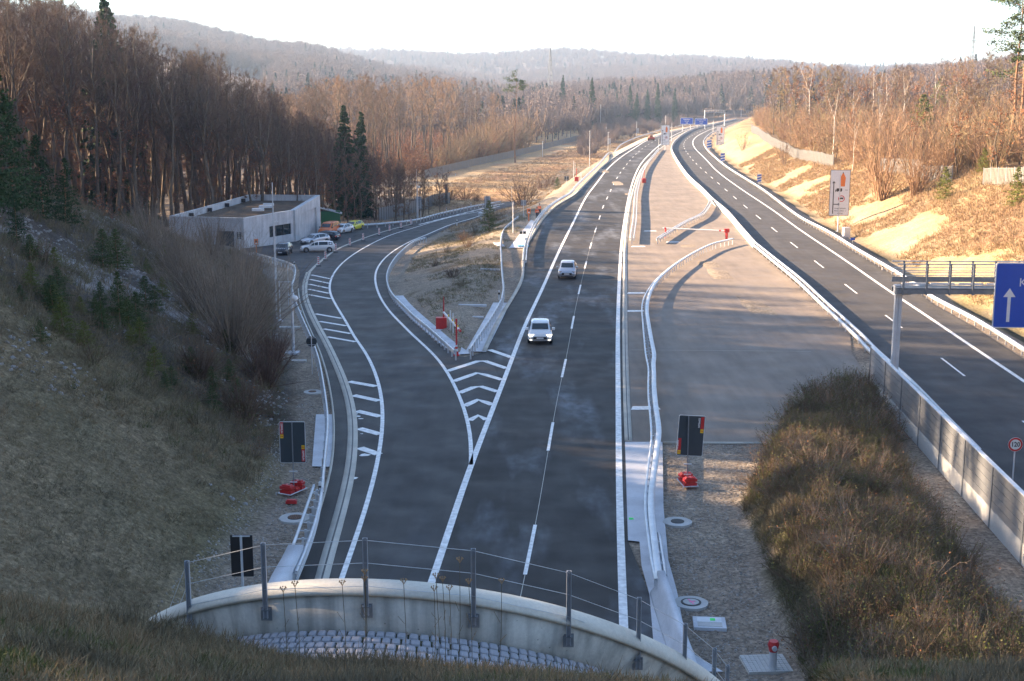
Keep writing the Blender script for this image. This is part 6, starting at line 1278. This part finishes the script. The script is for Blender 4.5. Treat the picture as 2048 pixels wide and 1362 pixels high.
# ------------------------------------------------------------------ cars
def car(label, px, py, head, paint, style='hatch', L=4.3, W=1.8, Hh=1.48, lights=False, hatchtape=False, group=None, fn=G2, stripes=False):
    """local +X is forward, origin under the middle of the car"""
    x, y, z = fn(px, py); r = empty('car', (x, y, z), head, label, 'van' if style == 'van' else 'car', group)
    T = {'hatch': [(0,.34,.52,.56,.28,.84),(.06,.24,.66,.70,.34,.95),(.30,.2,.78,.84,.37,1),(.95,.2,.88,.97,.40,1),(1.62,.2,.94,1.36,.37,1),(2.05,.2,.96,1.46,.365,1),(3.0,.2,.98,1.46,.36,1),(3.72,.22,1.0,1.36,.35,1),(4.12,.28,.98,1.04,.38,.97),(4.3,.36,.72,.78,.36,.90)],
         'wagon': [(0,.34,.52,.56,.28,.84),(.06,.24,.64,.68,.34,.95),(.35,.2,.76,.82,.37,1),(1.15,.2,.86,.95,.40,1),(1.9,.2,.92,1.34,.37,1),(2.4,.2,.94,1.44,.365,1),(3.7,.2,.97,1.44,.36,1),(4.25,.22,.98,1.34,.35,1),(4.52,.28,.96,1.02,.39,.97),(4.62,.36,.72,.78,.38,.92)],
         'suv': [(0,.40,.62,.68,.30,.86),(.06,.30,.78,.86,.36,.96),(.30,.28,.95,1.02,.39,1),(1.05,.28,1.02,1.12,.41,1),(1.65,.28,1.08,1.55,.38,1),(2.1,.28,1.1,1.66,.375,1),(3.3,.28,1.12,1.66,.37,1),(3.95,.3,1.12,1.55,.36,1),(4.25,.34,1.08,1.14,.40,.98),(4.35,.42,.85,.9,.38,.93)],
         'van': [(0,.34,.60,.66,.32,.88),(.05,.28,.80,.90,.38,.97),(.35,.26,1.0,1.10,.40,1),(.85,.26,1.10,1.22,.42,1),(1.55,.26,1.18,1.80,.42,1),(2.0,.26,1.2,1.95,.425,1),(3.6,.26,1.2,1.97,.425,1),(4.6,.26,1.2,1.93,.42,1),(4.85,.3,1.15,1.3,.44,.98),(4.92,.4,.85,.9,.42,.95)]}[style]
    sx = L/T[-1][0]; sz = Hh/max(t[3] for t in T); S = []
    for (xx, zs, zb, zt, yr, ws) in T:
        h = W/2*ws; S.append([(L/2-xx*sx, yy, zz*sz) for yy, zz in [(-h*.86, zs), (-h, zs+.16), (-h, (zs+zb)/2+.08), (-h*.965, zb), (-yr*W*ws, zt-.035), (-yr*W*ws*.72, zt), (yr*W*ws*.72, zt), (yr*W*ws, zt-.035), (h*.965, zb), (h, (zs+zb)/2+.08), (h, zs+.16), (h*.86, zs)]])
    m_ = MB(); k = 12; m_.add([p for s_ in S for p in s_], [(i*k+j, i*k+(j+1) % k, (i+1)*k+(j+1) % k, (i+1)*k+j) for i in range(len(S)-1) for j in range(k)]+[tuple(range(k))[::-1], tuple(range((len(S)-1)*k, len(S)*k))])
    bme = m_.mesh('body', paint, True); b = bmesh.new(); b.from_mesh(bme); bmesh.ops.recalc_face_normals(b, faces=b.faces[:]); bmesh.ops.bevel(b, geom=[e for e in b.edges if len(e.link_faces) == 2 and e.calc_face_angle() > .35], offset=.03, segments=2, affect='EDGES'); 
    for f in b.faces: f.smooth = True
    b.to_mesh(bme); b.free(); body = part('body', bme, r)
    def glass(name, quads):
        q = MB()
        for Q in quads:
            Q = [Vector(p) for p in Q]; c = sum(Q, Vector())/len(Q); nr = (Q[2]-Q[0]).cross(Q[3]-Q[1]).normalized(); 
            if nr.dot(c-Vector((0, 0, .7))) < 0: nr = -nr
            q.add([c+(p-c)*.88+nr*(.055 if name != 'side_window' else .014) for p in Q], [tuple(range(len(Q)))])
        q.build(name, M['glass'], r)
    glass('windscreen', [[S[3][4], S[3][7], S[4][7], S[4][4]]]); glass('rear_window', [[S[7][4], S[7][7], S[8][7], S[8][4]]])
    for a_, b_ in ((3, 4), (8, 7)):
        for i0 in (4, 5, 6): glass('side_window', [[S[i0][a_], S[i0+1][a_], S[i0+1][b_], S[i0][b_]]])
        glass('side_window', [[S[3][a_], S[4][a_], S[4][b_]]+[S[4][b_]]])
    rw = .33*sz if style != 'suv' else .37; ty = MB(); ty.tube((0, -.10, 0), (0, .10, 0), rw, n=18); tme = ty.mesh('tyre', M['rubber']); rme = MB().tube((0, -.108, 0), (0, .108, 0), rw*.66, n=10).mesh('rim', M['chrome'])
    arch = MB().tube((0, -.07, 0), (0, .07, 0), rw*1.16, n=18).mesh('wheel_arch', M['black'])
    for xx in (L/2-.82*sx, -L/2+.80*sx):
        for yy in (-1, 1):
            w_ = part('wheel', tme, r, (xx, yy*(W/2-.075), rw)); part('rim', rme, w_); part('wheel_arch', arch, r, (xx, yy*(W/2-.066), rw+.02))
    fx = L/2
    hl = MB(); 
    for yy in (-1, 1): hq = MB().box((0, 0, 0), (.30, .34, .13), rz=-yy*.42).mesh('headlamp', M['lamp'] if lights else M['chrome']); part('headlamp', hq, r, (fx-.20*sx, yy*W*.37, S[1][3][2]+.02))
    MB().box((fx-.02, 0, .50*sz), (.09, W*.56, .20*sz)).build('grille', M['black'], r); MB().box((fx+.03, 0, .50*sz), (.012, .52, .11)).build('number_plate', M['white'], r)
    MB().box((fx-.05, 0, .29*sz), (.12, W*.7, .06)).build('bumper_intake', M['black'], r)
    if lights:
        for yy in (-1, 1): part('fog_lamp', MB().box((0, 0, 0), (.06, .2, .07)).mesh('fog_lamp', M['lamp']), r, (fx-.04, yy*W*.36, .38*sz))
    for yy in (-1, 1): MB().box((0, 0, 0), (.16, .22, .15)).build('mirror', paint if style != 'van' else M['black'], r, (S[3][3][0]-.25, yy*(W/2+.10), S[4][3][2]+.06)); MB().box((-L/2+.03, yy*W*.38, .85*sz), (.08, .22, .22)).build('tail_lamp', M['red'], r)
    MB().box((-L/2-.0, 0, .75*sz), (.02, .5, .11)).build('number_plate', M['white'], r)
    if stripes:
        for k_ in range(5): MB().box((fx-.36*sx, (k_-2)*.26, S[2][6][2]+.012), (.10, .14, .012), rz=.5).build('tape_mark', M['reflect'], r)
    return r
PW = mat('car_white', (.74, .75, .76), .25, 0, .02, coat=.6); PS = mat('car_silver', (.50, .53, .58), .28, .5, .02, coat=.5); PD = mat('car_dark_blue', (.02, .025, .035), .22, .2, 0, coat=.8); PO = mat('car_orange', (.80, .19, .04), .35, 0, .02, coat=.4); PY = mat('car_yellow', (.72, .68, .06), .3, 0, .02, coat=.5)
hd = math.radians(-90-4.5)
car('white hatchback driving towards the viewer in the left lane, headlamps on', 1080, 679, hd+.06, PW, 'hatch', lights=True, fn=G)
car('silver compact people carrier driving towards the viewer behind the white hatchback', 1135, 553, hd, PS, 'hatch', 4.25, 1.78, 1.6, fn=G)
car('dark off-road car parked facing the viewer near the call box', 567, 508, R_(-92), PD, 'suv', stripes=True)
g1, g2_ = Vector(G2(606.4, 504.5)[:2]), Vector(G2(642, 509.6)[:2]); hw = math.atan2(g1.y-g2_.y, g1.x-g2_.x)
car('white estate car parked across the car park beside the kerb', 636, 503.5, math.pi+.12-.0, PW, 'wagon', 4.7, 1.8, 1.46)
car('silver estate car parked behind the white estate car', 630, 488, R_(-128), PS, 'wagon', 4.5)
car('dark off-road car parked behind the silver estate, marked with red and white tape', 650, 481, R_(160), PD, 'suv', stripes=False)
car('orange service van parked at the house wall', 659, 468.5, R_(-104), PO, 'van', 4.9, 1.9, 1.95, stripes=True)
car('white saloon parked between the orange van and the yellow car', 686, 466, R_(-112), PW, 'hatch')
car('yellow estate car parked last in the row beside the guard rail', 707, 460, R_(-112), PY, 'wagon', 4.4, 1.78, 1.5)
# ------------------------------------------------------------------ two workers
def person(px, py, rz, label, arm):
    x, y, z = G2(px, py); z = hz(x, y)+.04; r = empty('person', (x, y, z), rz, label, 'person')
    def skin(name, V, E, R, m, par):
        me_ = bpy.data.meshes.new(name); me_.from_pydata(V, E, []); me_.materials.append(m); o = link(bpy.data.objects.new(name, me_), par); md = o.modifiers.new('skin', 'SKIN'); sv = me_.skin_vertices[0].data
        for v_, q in zip(sv, R): v_.radius = (q if isinstance(q, tuple) else (q, q))
        sv[0].use_root = True; o.modifiers.new('sub', 'SUBSURF').levels = 1; o.modifiers['sub'].render_levels = 2; return o
    V = [(0,0,.95),(0,0,1.15),(0,0,1.4),(0,0,1.5),(0,-.01,1.58),(0,-.01,1.70),(-.2,0,1.42),(-.27,-.03,1.15),(-.27,-.14,.95),(.2,0,1.42),(.27,-.03,1.15),(.24,-.18*arm,.98+.1*arm),(-.1,0,.9),(-.11,-.01,.5),(-.12,.02,.09),(-.12,-.12,.05),(.1,0,.9),(.11,.01,.5),(.12,.04,.09),(.12,-.10,.05)]
    E = [(0,1),(1,2),(2,3),(3,4),(4,5),(2,6),(6,7),(7,8),(2,9),(9,10),(10,11),(0,12),(12,13),(13,14),(14,15),(0,16),(16,17),(17,18),(18,19)]
    Rr = [(.15,.1),(.14,.1),(.17,.11),.06,.085,.085,.06,.05,.04,.06,.05,.04,.09,.065,.05,.04,.09,.065,.05,.04]
    skin('body', V, E, Rr, M['skin'], r)
    skin('jacket', V[:4]+V[6:12], [(0,1),(1,2),(2,3),(2,4),(4,5),(5,6),(2,7),(7,8),(8,9)], [(.19,.14),(.185,.14),(.20,.14),.075,.08,.07,.055,.08,.07,.055], M['hivis'], r)
    skin('trousers', [V[0]]+V[12:15]+V[16:19], [(0,1),(1,2),(2,3),(0,4),(4,5),(5,6)], [(.16,.12),.105,.085,.07,.105,.085,.07], M['navy'], r)
    MB().sphere((0, .01, 1.76), .10, 8).build('hair', M['black'], r); MB().box((0, 0, 1.16), (.42, .30, .05)).build('reflective_band', M['reflect'], r)
person(1074, 438, .4, 'person in orange high-visibility jacket and dark trousers nearest the guard rail', 0); person(1079, 431, -.6, 'second person in orange high-visibility jacket, standing just behind the first', 1)
# ------------------------------------------------------------------ ground cover, undergrowth and far woods (nobody could count these)
def scatter(name, xy, sc, protos, label, cat, tilt=.25, flat=1.0, w=None, sink=0.0, cl=0):
    xy = np.asarray(xy); n = len(xy); z = H(xy[:, 0], xy[:, 1])-sink
    rot = np.stack([rng.normal(size=n)*tilt, rng.normal(size=n)*tilt, rng.uniform(0, 6.28, n)], 1)
    return instancer(name, np.column_stack([xy, z]), rot, sc, rng.choice(len(protos), n, p=w) if not cl else clump(xy, cl, len(protos), 91), protos, label, cat)
def clump(P, s, k, seed):
    v = fbm(P[:, 0], P[:, 1], s, seed, 2)+rng.normal(size=len(P))*.07; return np.clip(((v-.25)/.5*k).astype(int), 0, k-1)
def cloud(n, x0, x1, y0, y1, keep):
    x = rng.uniform(x0, x1, n); y = rng.uniform(y0, y1, n); k = keep(x, y); return np.stack([x[k], y[k]], 1)
fgp = [tuft(3, .17, 24, 'grass_g', .18, .013, 1.8), tuft(1, .20, 24, 'grass_d', .18, .012, 1.8), tuft(5, .26, 20, 'grass_t', .16, .011, 1.5), tuft(2, .24, 20, 'grass_d', .18, .011, 2.2), tuft(4, .42, 10, 'weed', .14, .011, .6)]
clear = lambda x, y: ~in_ramp(x, y)
inview = lambda x, y: np.abs(x) < y*.42+4
P = cloud(60000, -13, 13, 11.5, 21.4, lambda x, y: inview(x, y) & (y < 21.2-np.maximum(0, 1-np.abs(x-.3)/9.0)*1.0))
scatter('foreground_grass', P, rng.uniform(.6, 1.25, len(P)), fgp, 'dry tangled winter grass on the slope above the tunnel portal', 'grass', tilt=.45, cl=1.6)
# grass on the left cutting, the berm and the right bank
Pl = cloud(52000, -48, -9, 21, 70, lambda x, y: (x < XL(y)-.8+.8*np.sin(y*1.7)) & (x > -.46*y-4) & ((y < 30+0*y) | (x < XL(y)-1)) )
scatter('slope_grass', Pl, rng.uniform(.5, 1.0, len(Pl)), [tuft(12, .17, 16, 'grass_t', .22, .018, 1.4), tuft(11, .20, 16, 'grass_d', .22, .016, 1.4), tuft(13, .3, 12, 'weed', .18, .014, 1.0), tuft(14, .22, 16, 'grass_d', .22, .016, 1.8)], 'short olive-brown grass covering the near part of the left slope', 'grass', tilt=.4, cl=3.2)
Pc = cloud(5200, -48, -9, 24, 72, lambda x, y: (x < XL(y)-.5) & (x > -.46*y-4) & (fbm(x, y, 3, 88) > .56))
scatter('slope_clumps', Pc, rng.uniform(.6, 1.3, len(Pc)), [tuft(15, .34, 26, 'grass_t', .3, .016, 1.4), tuft(16, .45, 20, 'weed', .26, .016, 1.0), tuft(17, .3, 22, 'grass_d', .3, .018, 1.6)], 'coarse tufts and dead stems on the near part of the left slope', 'grass', tilt=.4)
def bermk(x, y): return (H(x, y)-RS(x, y) > .1) & (x > 7) & (x < 26) & (y < 82) & (lat_ok(x, y))
lat_ok = lambda x, y: (y > 30)
Pb = cloud(80000, 7, 25, 30, 82, lambda x, y: bermk(x, y) & (x < np.interp(y, [20, 45, 55, 66, 80], [17.4, 17.8, 18.8, 20.2, 22.6])+.8*np.sin(y*1.3)+.5*np.sin(y*3.1)))
scatter('berm_weeds', Pb, rng.uniform(.4, .9, len(Pb))*(.6+.8*fbm(Pb[:, 0], Pb[:, 1], 2.2, 77)), [tuft(21, .6, 18, 'grass_d', .25, .016, .8), tuft(23, .35, 18, 'grass_g', .28, .02, 1.6), tuft(22, .55, 18, 'weed', .25, .016, 1.6), tuft(25, .5, 16, 'grass_t', .22, .014, 1.5), tuft(24, .9, 14, 'weed', .3, .016, .9), tuft(26, .4, 22, 'grass_d', .35, .018, 2.2), tuft(27, .3, 22, 'grass_g', .35, .022, 2.4)], 'tangled brown weeds and grass on the berm beside the noise barrier', 'weeds', tilt=.5, cl=2.4)
und_b = [joined(shrub(970+i, 1.5, 16, .8, 7, ('weed', 'twig_grey', 'twig')[i], .014, leaf=(140, 90, 160)[i], leafmt=('needle_y', 'rustleaf', 'grass_g')[i], lsize=.07, base_r=.4), 'weed_shrub') for i in range(3)]
Pk = cloud(2400, 7, 25, 30, 82, lambda x, y: bermk(x, y))
scatter('berm_scrub', Pk, rng.uniform(.3, .95, len(Pk)), und_b, 'thin bramble and dead stems growing through the berm grass', 'scrub', .3)
# stony slope scrub
Ps = cloud(30000, -75, -10, 58, 150, lambda x, y: (x < XL(y)-1.0) & (x > -.45*y-3) & (fbm(x, y, 6, 31) > .42))
scatter('slope_scrub', Ps, rng.uniform(.5, 1.5, len(Ps)), [tuft(31, .7, 16, 'weed', .3, .016, .6), tuft(32, .5, 16, 'grass_d', .3, .018, .8), tuft(33, .9, 14, 'twig_dark' if False else 'weed', .3, .016, .7), tuft(34, .4, 16, 'grass_g', .3, .02, .9)], 'low dark scrub between the stones of the left slope', 'scrub', w=[.34, .22, .32, .12])
rockm = []
Pz = cloud(1500, -75, -10, 62, 150, lambda x, y: (x < XL(y)-1.0) & (x > -.45*y-3) & (fbm(x, y, 8, 35) > .48))
scatter('slope_brush', Pz, rng.uniform(.4, 1.1, len(Pz)), und_b, 'dark brush and brambles on the stony left slope', 'brush', .3)
for i in range(4):
    g = np.random.default_rng(40+i); bm = bmesh.new(); bmesh.ops.create_icosphere(bm, subdivisions=1, radius=.5)
    for v in bm.verts: v.co = Vector(v.co)*float(g.uniform(.7, 1.25)); v.co.z *= .55
    me_ = bpy.data.meshes.new('stone'); bm.to_mesh(me_); bm.free(); me_.materials.append(M['granite' if i % 2 else 'kerb']); rockm.append(me_)
gravm = []
for k__, m__ in enumerate(rockm): q__ = m__.copy(); q__.materials.clear(); q__.materials.append(M['pebble' if k__ % 2 else 'pebble2']); gravm.append(q__)
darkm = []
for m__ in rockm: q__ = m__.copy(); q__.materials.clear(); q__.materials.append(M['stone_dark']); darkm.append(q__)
Pr = cloud(15000, -60, -10, 56, 128, lambda x, y: (x < XL(y)-.5) & (x > -.45*y-3) & (fbm(x, y, 6, 31) < .54) & (fbm(x, y, 14, 33) > .40))
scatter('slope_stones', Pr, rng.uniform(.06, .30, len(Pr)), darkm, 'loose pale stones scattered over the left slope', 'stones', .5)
Pg = cloud(45000, -13, 17, 32, 78, lambda x, y: ((x > 6.3) & (x < 16) | (x < -9.3)) & (H(x, y) < RS(x, y)+.6) & (np.abs(x) < .42*y+2))
scatter('yard_gravel', Pg, rng.uniform(.04, .13, len(Pg)), gravm, 'loose gravel on the yard and verge beside the motorway', 'gravel', .5)
# island tufts
Pi = cloud(16000, -25, 5, 86, 200, lambda x, y: (ISL(x, y) > .15) & clear(x, y) & (fbm(x, y, 8, 51) > .45))
scatter('island_tufts', Pi, rng.uniform(.5, 1.3, len(Pi)), [tuft(51, .4, 14, 'weed', .3, .02, .9), tuft(52, .35, 14, 'grass_d', .3, .02, .9), tuft(53, .3, 14, 'grass_g', .3, .022, .9)], 'sparse dry tufts on the island between slip road and motorway', 'tufts')
# right bank grass
Pq = cloud(90000, 38, 95, 70, 330, lambda x, y: (x > XR(y)+1.5) & (x < XR(y)+24) & (x < .42*y+6) & ((fbm(x, y, 9, 21) > .44) | (x > XR(y)+9)))
scatter('bank_grass', Pq, rng.uniform(.6, 1.6, len(Pq)), [tuft(61, .5, 14, 'grass_t', .35, .03, 1.0), tuft(62, .6, 12, 'twig_tan', .3, .03, .7), tuft(63, .4, 14, 'grass_d', .35, .03, 1.0)], 'tan winter grass on the sunlit right embankment', 'grass', w=[.5, .25, .25])
# field growth left of the motorway
Pf = cloud(60000, -60, 90, 205, 620, lambda x, y: (x < XK(y)-9) & (x > -.13*y) & clear(x, y) & (180+(CAM_H+4)*2667/y > FEN(1024+FPX*x/y)+13))
scatter('field_growth', Pf, rng.uniform(.35, 1.0, len(Pf)), [tuft(71, .7, 12, 'grass_t', .5, .05, .7), tuft(72, .8, 12, 'weed', .5, .05, .6), tuft(73, .6, 12, 'twig_tan', .5, .05, .8)], 'reddish tan growth on the sunlit field left of the motorway', 'growth', w=[.62, .10, .28])
# undergrowth in the woods
def farcloud_(n, Z0, Z1, b0, b1):
    Z = np.sqrt(rng.uniform(Z0**2, Z1**2, n)); b = rng.uniform(b0, b1, n); return np.stack([(b-1024)/FPX*Z, Z], 1)
und = [shrub(950+i, 3.2, 12, .6, 6, ('twig_dark', 'twig', 'twig_tan')[i % 3], .03, leaf=(180, 240, 90)[i], lsize=.16, base_r=.8) for i in range(3)]
und_j = [joined(k_, 'under') for k_ in und]
Pu = cloud(9000, -150, 20, 150, 330, lambda x, y: (x < XL(y)-3) & clear(x, y) & (x < XK(y)-26) & (x > -.43*y-6) & ~((x > -58) & (x < -20) & (y < 204)) & ~((x > -.165*y+6) & (y > 262)))
scatter('wood_undergrowth', Pu, rng.uniform(.6, 2.0, len(Pu)), und_j, 'rusty undergrowth and young beeches between the trunks of the left wood', 'undergrowth', .1, w=[.45, .35, .2])
P2 = farcloud_(1900, 262, 620, 560, 1010)
P2 = P2[(180+(CAM_H-H(P2[:, 0], P2[:, 1]))*2667/P2[:, 1] < FEN(1024+FPX*P2[:, 0]/P2[:, 1])-7) & clear(P2[:, 0], P2[:, 1])]
scatter('second_wood_undergrowth', P2, rng.uniform(.9, 2.4, len(P2)), und_j, 'bushy undergrowth between the sunlit trees behind the far fence', 'undergrowth', .1)
P3 = farcloud_(420, 225, 300, 690, 880); P3 = P3[clear(P3[:, 0], P3[:, 1]) & (180+(CAM_H+4)*2667/P3[:, 1] > FEN(1024+FPX*P3[:, 0]/P3[:, 1])+2)]
und_r = [joined(k_, 'thicket') for k_ in rk]
Pv = cloud(9500, 40, 210, 120, 520, lambda x, y: (180+(CAM_H-H(x, y))*2667/y < FR(1024+FPX*x/y)-4) & (x > XR(y)+8) & (x < .42*y+10) & pine_clear(1024+FPX*x/y, y))
scatter('right_thicket', Pv, rng.uniform(.45, 1.3, len(Pv)), und_r, 'dense tan thicket filling the wood above the right embankment', 'thicket', .1)
Pt = cloud(420, -60, 200, 520, 900, lambda x, y: (x < XK(y)-14))
Nd = 900; Zd = np.sqrt(rng.uniform(245**2, 520**2, Nd)); bd = rng.uniform(-320, 640, Nd); xd = (bd-1024)/FPX*Zd; kd_ = xd < XK(Zd)-30
Pd = np.stack([xd, Zd], 1)[kd_]; nd = len(Pd)
instancer('wood_depth', np.column_stack([Pd, H(Pd[:, 0], Pd[:, 1])-.2]), np.stack([np.zeros(nd), np.zeros(nd), rng.uniform(0, 6.28, nd)], 1), rng.uniform(.5, .85, nd), rng.integers(0, 5, nd), tall_j, 'dense bare wood receding behind the first beeches on the left', 'wood')
# far woods
def far_tree(seed, n=330, Ht=16, R=4.5, mt='wood_far'):
    g = np.random.default_rng(seed); b = TB(); v = unit(g.normal(size=(n, 3)))*(g.random((n, 1))**.4)*np.array([R, R, Ht*.36])+np.array([0, 0, Ht*.62]); b.flakes(v, .62, g)
    m = 70; p = g.normal(size=(m, 3))*np.array([R*.35, R*.35, .5])+np.array([0, 0, Ht*.35]); b.twigs(p, np.stack([g.normal(size=m)*2, g.normal(size=m)*2, Ht*g.uniform(.3, .65, m)], 1), .35, g)
    b.tube([[0, 0, -1], [0, 0, Ht*.5]], [.3, .2], 3); return b.mesh('far_tree', M[mt])
def far_con(seed, n=240, Ht=17, R=4.2):
    g = np.random.default_rng(seed); b = TB(); u = g.random(n)**.8; a = g.uniform(0, 6.28, n); r = R*(1-u)*(.5+.5*g.random(n)); b.flakes(np.stack([np.cos(a)*r, np.sin(a)*r, Ht*(.12+.88*u)], 1), 1.0, g, .5); b.tube([[0, 0, -1], [0, 0, Ht]], [.3, .05], 3); return b.mesh('far_conifer', M['conif_far'])
fk_ = [far_tree(1), far_tree(2, mt='wood_far2'), far_tree(3, 380, 18, 5), far_tree(4, 300, 14, 4, 'wood_far2'), far_con(5), far_con(6)]
def farcloud(n, Z0, Z1, b0, b1, keep=None):
    Z = np.sqrt(rng.uniform(Z0**2, Z1**2, n)); b = rng.uniform(b0, b1, n); x = (b-1024)/FPX*Z; y = Z; k = np.ones(n, bool) if keep is None else keep(x, y, b); return np.stack([x[k], y[k]], 1)
def farwood(name, P, s0, s1, label, pc=.03):
    P = np.asarray(P); cl = fbm(P[:, 0], P[:, 1], 110, 61); con = (rng.random(len(P)) < pc) | ((cl > .76) & (rng.random(len(P)) < .5)); idx = np.where(con, rng.integers(4, 6, len(P)), rng.integers(0, 4, len(P)))
    n = len(P); instancer(name, np.column_stack([P, H(P[:, 0], P[:, 1])-.5]), np.stack([0*P[:, 0], 0*P[:, 0], rng.uniform(0, 6.28, n)], 1), rng.uniform(s0, s1, n), idx, fk_, label, 'wood')
farwood('valley_wood', farcloud(3600, 540, 1150, 540, 1560, lambda x, y, b: ((x < XK(y)-45) | (y > 900)) & ~((y < 880) & (b > 1180) & (x > XK(y)-60))), .75, 1.15, 'hazy bare wood across the valley beyond the motorway bend', .10)
farwood('hill_forest', farcloud(15000, 1100, 2300, 100, 1700), .8, 1.2, 'violet-brown forest covering the near hill range', .015)
farwood('far_ridge_forest', farcloud(9000, 2300, 4000, 500, 2150), 1.0, 1.5, 'blue-hazed forest on the far ridge', .05)
farwood('right_plateau_wood', farcloud(900, 430, 900, 1485, 2150, lambda x, y, b: x > XR(y)+22), .6, .95, 'bare wood on the plateau behind the right embankment', .01)
Ph = cloud(2500, -40, 150, 430, 800, lambda x, y: (x < XK(y)-16) & (x > XK(y)-75) & (x > .05*y))
farwood('field_hedges', Ph, .18, .4, 'reddish hedges at the end of the field before the valley wood', 0)

# ------------------------------------------------------------------ air
hb = MB().box((0, 1500, 72), (13800, 14000, 200)); haze = hb.build('haze', []); haze['kind'] = 'stuff'; haze['label'] = 'thin winter haze filling the valley'
hm = bpy.data.materials.new('haze'); hm.use_nodes = True; nt = hm.node_tree; nt.nodes.clear(); vo = nt.nodes.new('ShaderNodeVolumePrincipled'); ou = nt.nodes.new('ShaderNodeOutputMaterial')
vo.inputs['Color'].default_value = (.55, .74, 1, 1); vo.inputs['Density'].default_value = HAZE_D; vo.inputs['Anisotropy'].default_value = .3; nt.links.new(vo.outputs[0], ou.inputs['Volume']); haze.data.materials.clear(); haze.data.materials.append(hm)

# dead umbels standing in the foreground grass
for k, (hx, hy) in enumerate([(1393,600),(1498,765),(1688,762),(1303,745),(1257,722),(1220,820),(710,745),(575,775),(240,785),(140,825),(725,690),(1340,815),(1010,765)]):
    px, py = 500+hx*.293, 1000+hy*.293; Z = 18.3+.35*(k % 4); x = wx(px, Z); zt = CAM_H-(py-180)*Z/2667; zb = hz(x, Z)
    if zt-zb < .25: zt = zb+.5
    m_ = MB(); g_r = random.Random(k); a = Vector((0, 0, 0)); t = Vector((g_r.uniform(-.06, .06), 0, zt-zb)); r = empty('dry_umbel', (x, Z, zb), 0, 'dead wild carrot stalk with a closed brown umbel in the foreground grass', 'stalk', 'dead umbel stalks in the foreground')
    m_.path([a, a.lerp(t, .5)+Vector((.02, 0, 0)), t], .006, 4)
    for q in range(2): s0_ = a.lerp(t, .4+.2*q); m_.tube(s0_, s0_+Vector((g_r.uniform(-.12, .12), g_r.uniform(-.1, .1), .16)), .004, n=3)
    m_.build('stem', M['weed'], r); h_ = MB()
    for q in range(14): an = q*.449*2; e = t+Vector((math.cos(an)*.045, math.sin(an)*.045, .075)); h_.tube(t, e, .003, n=3); h_.sphere((e.x*1.0, e.y, e.z), .014, 5)
    h_.build('umbel', M['grass_t'], r)
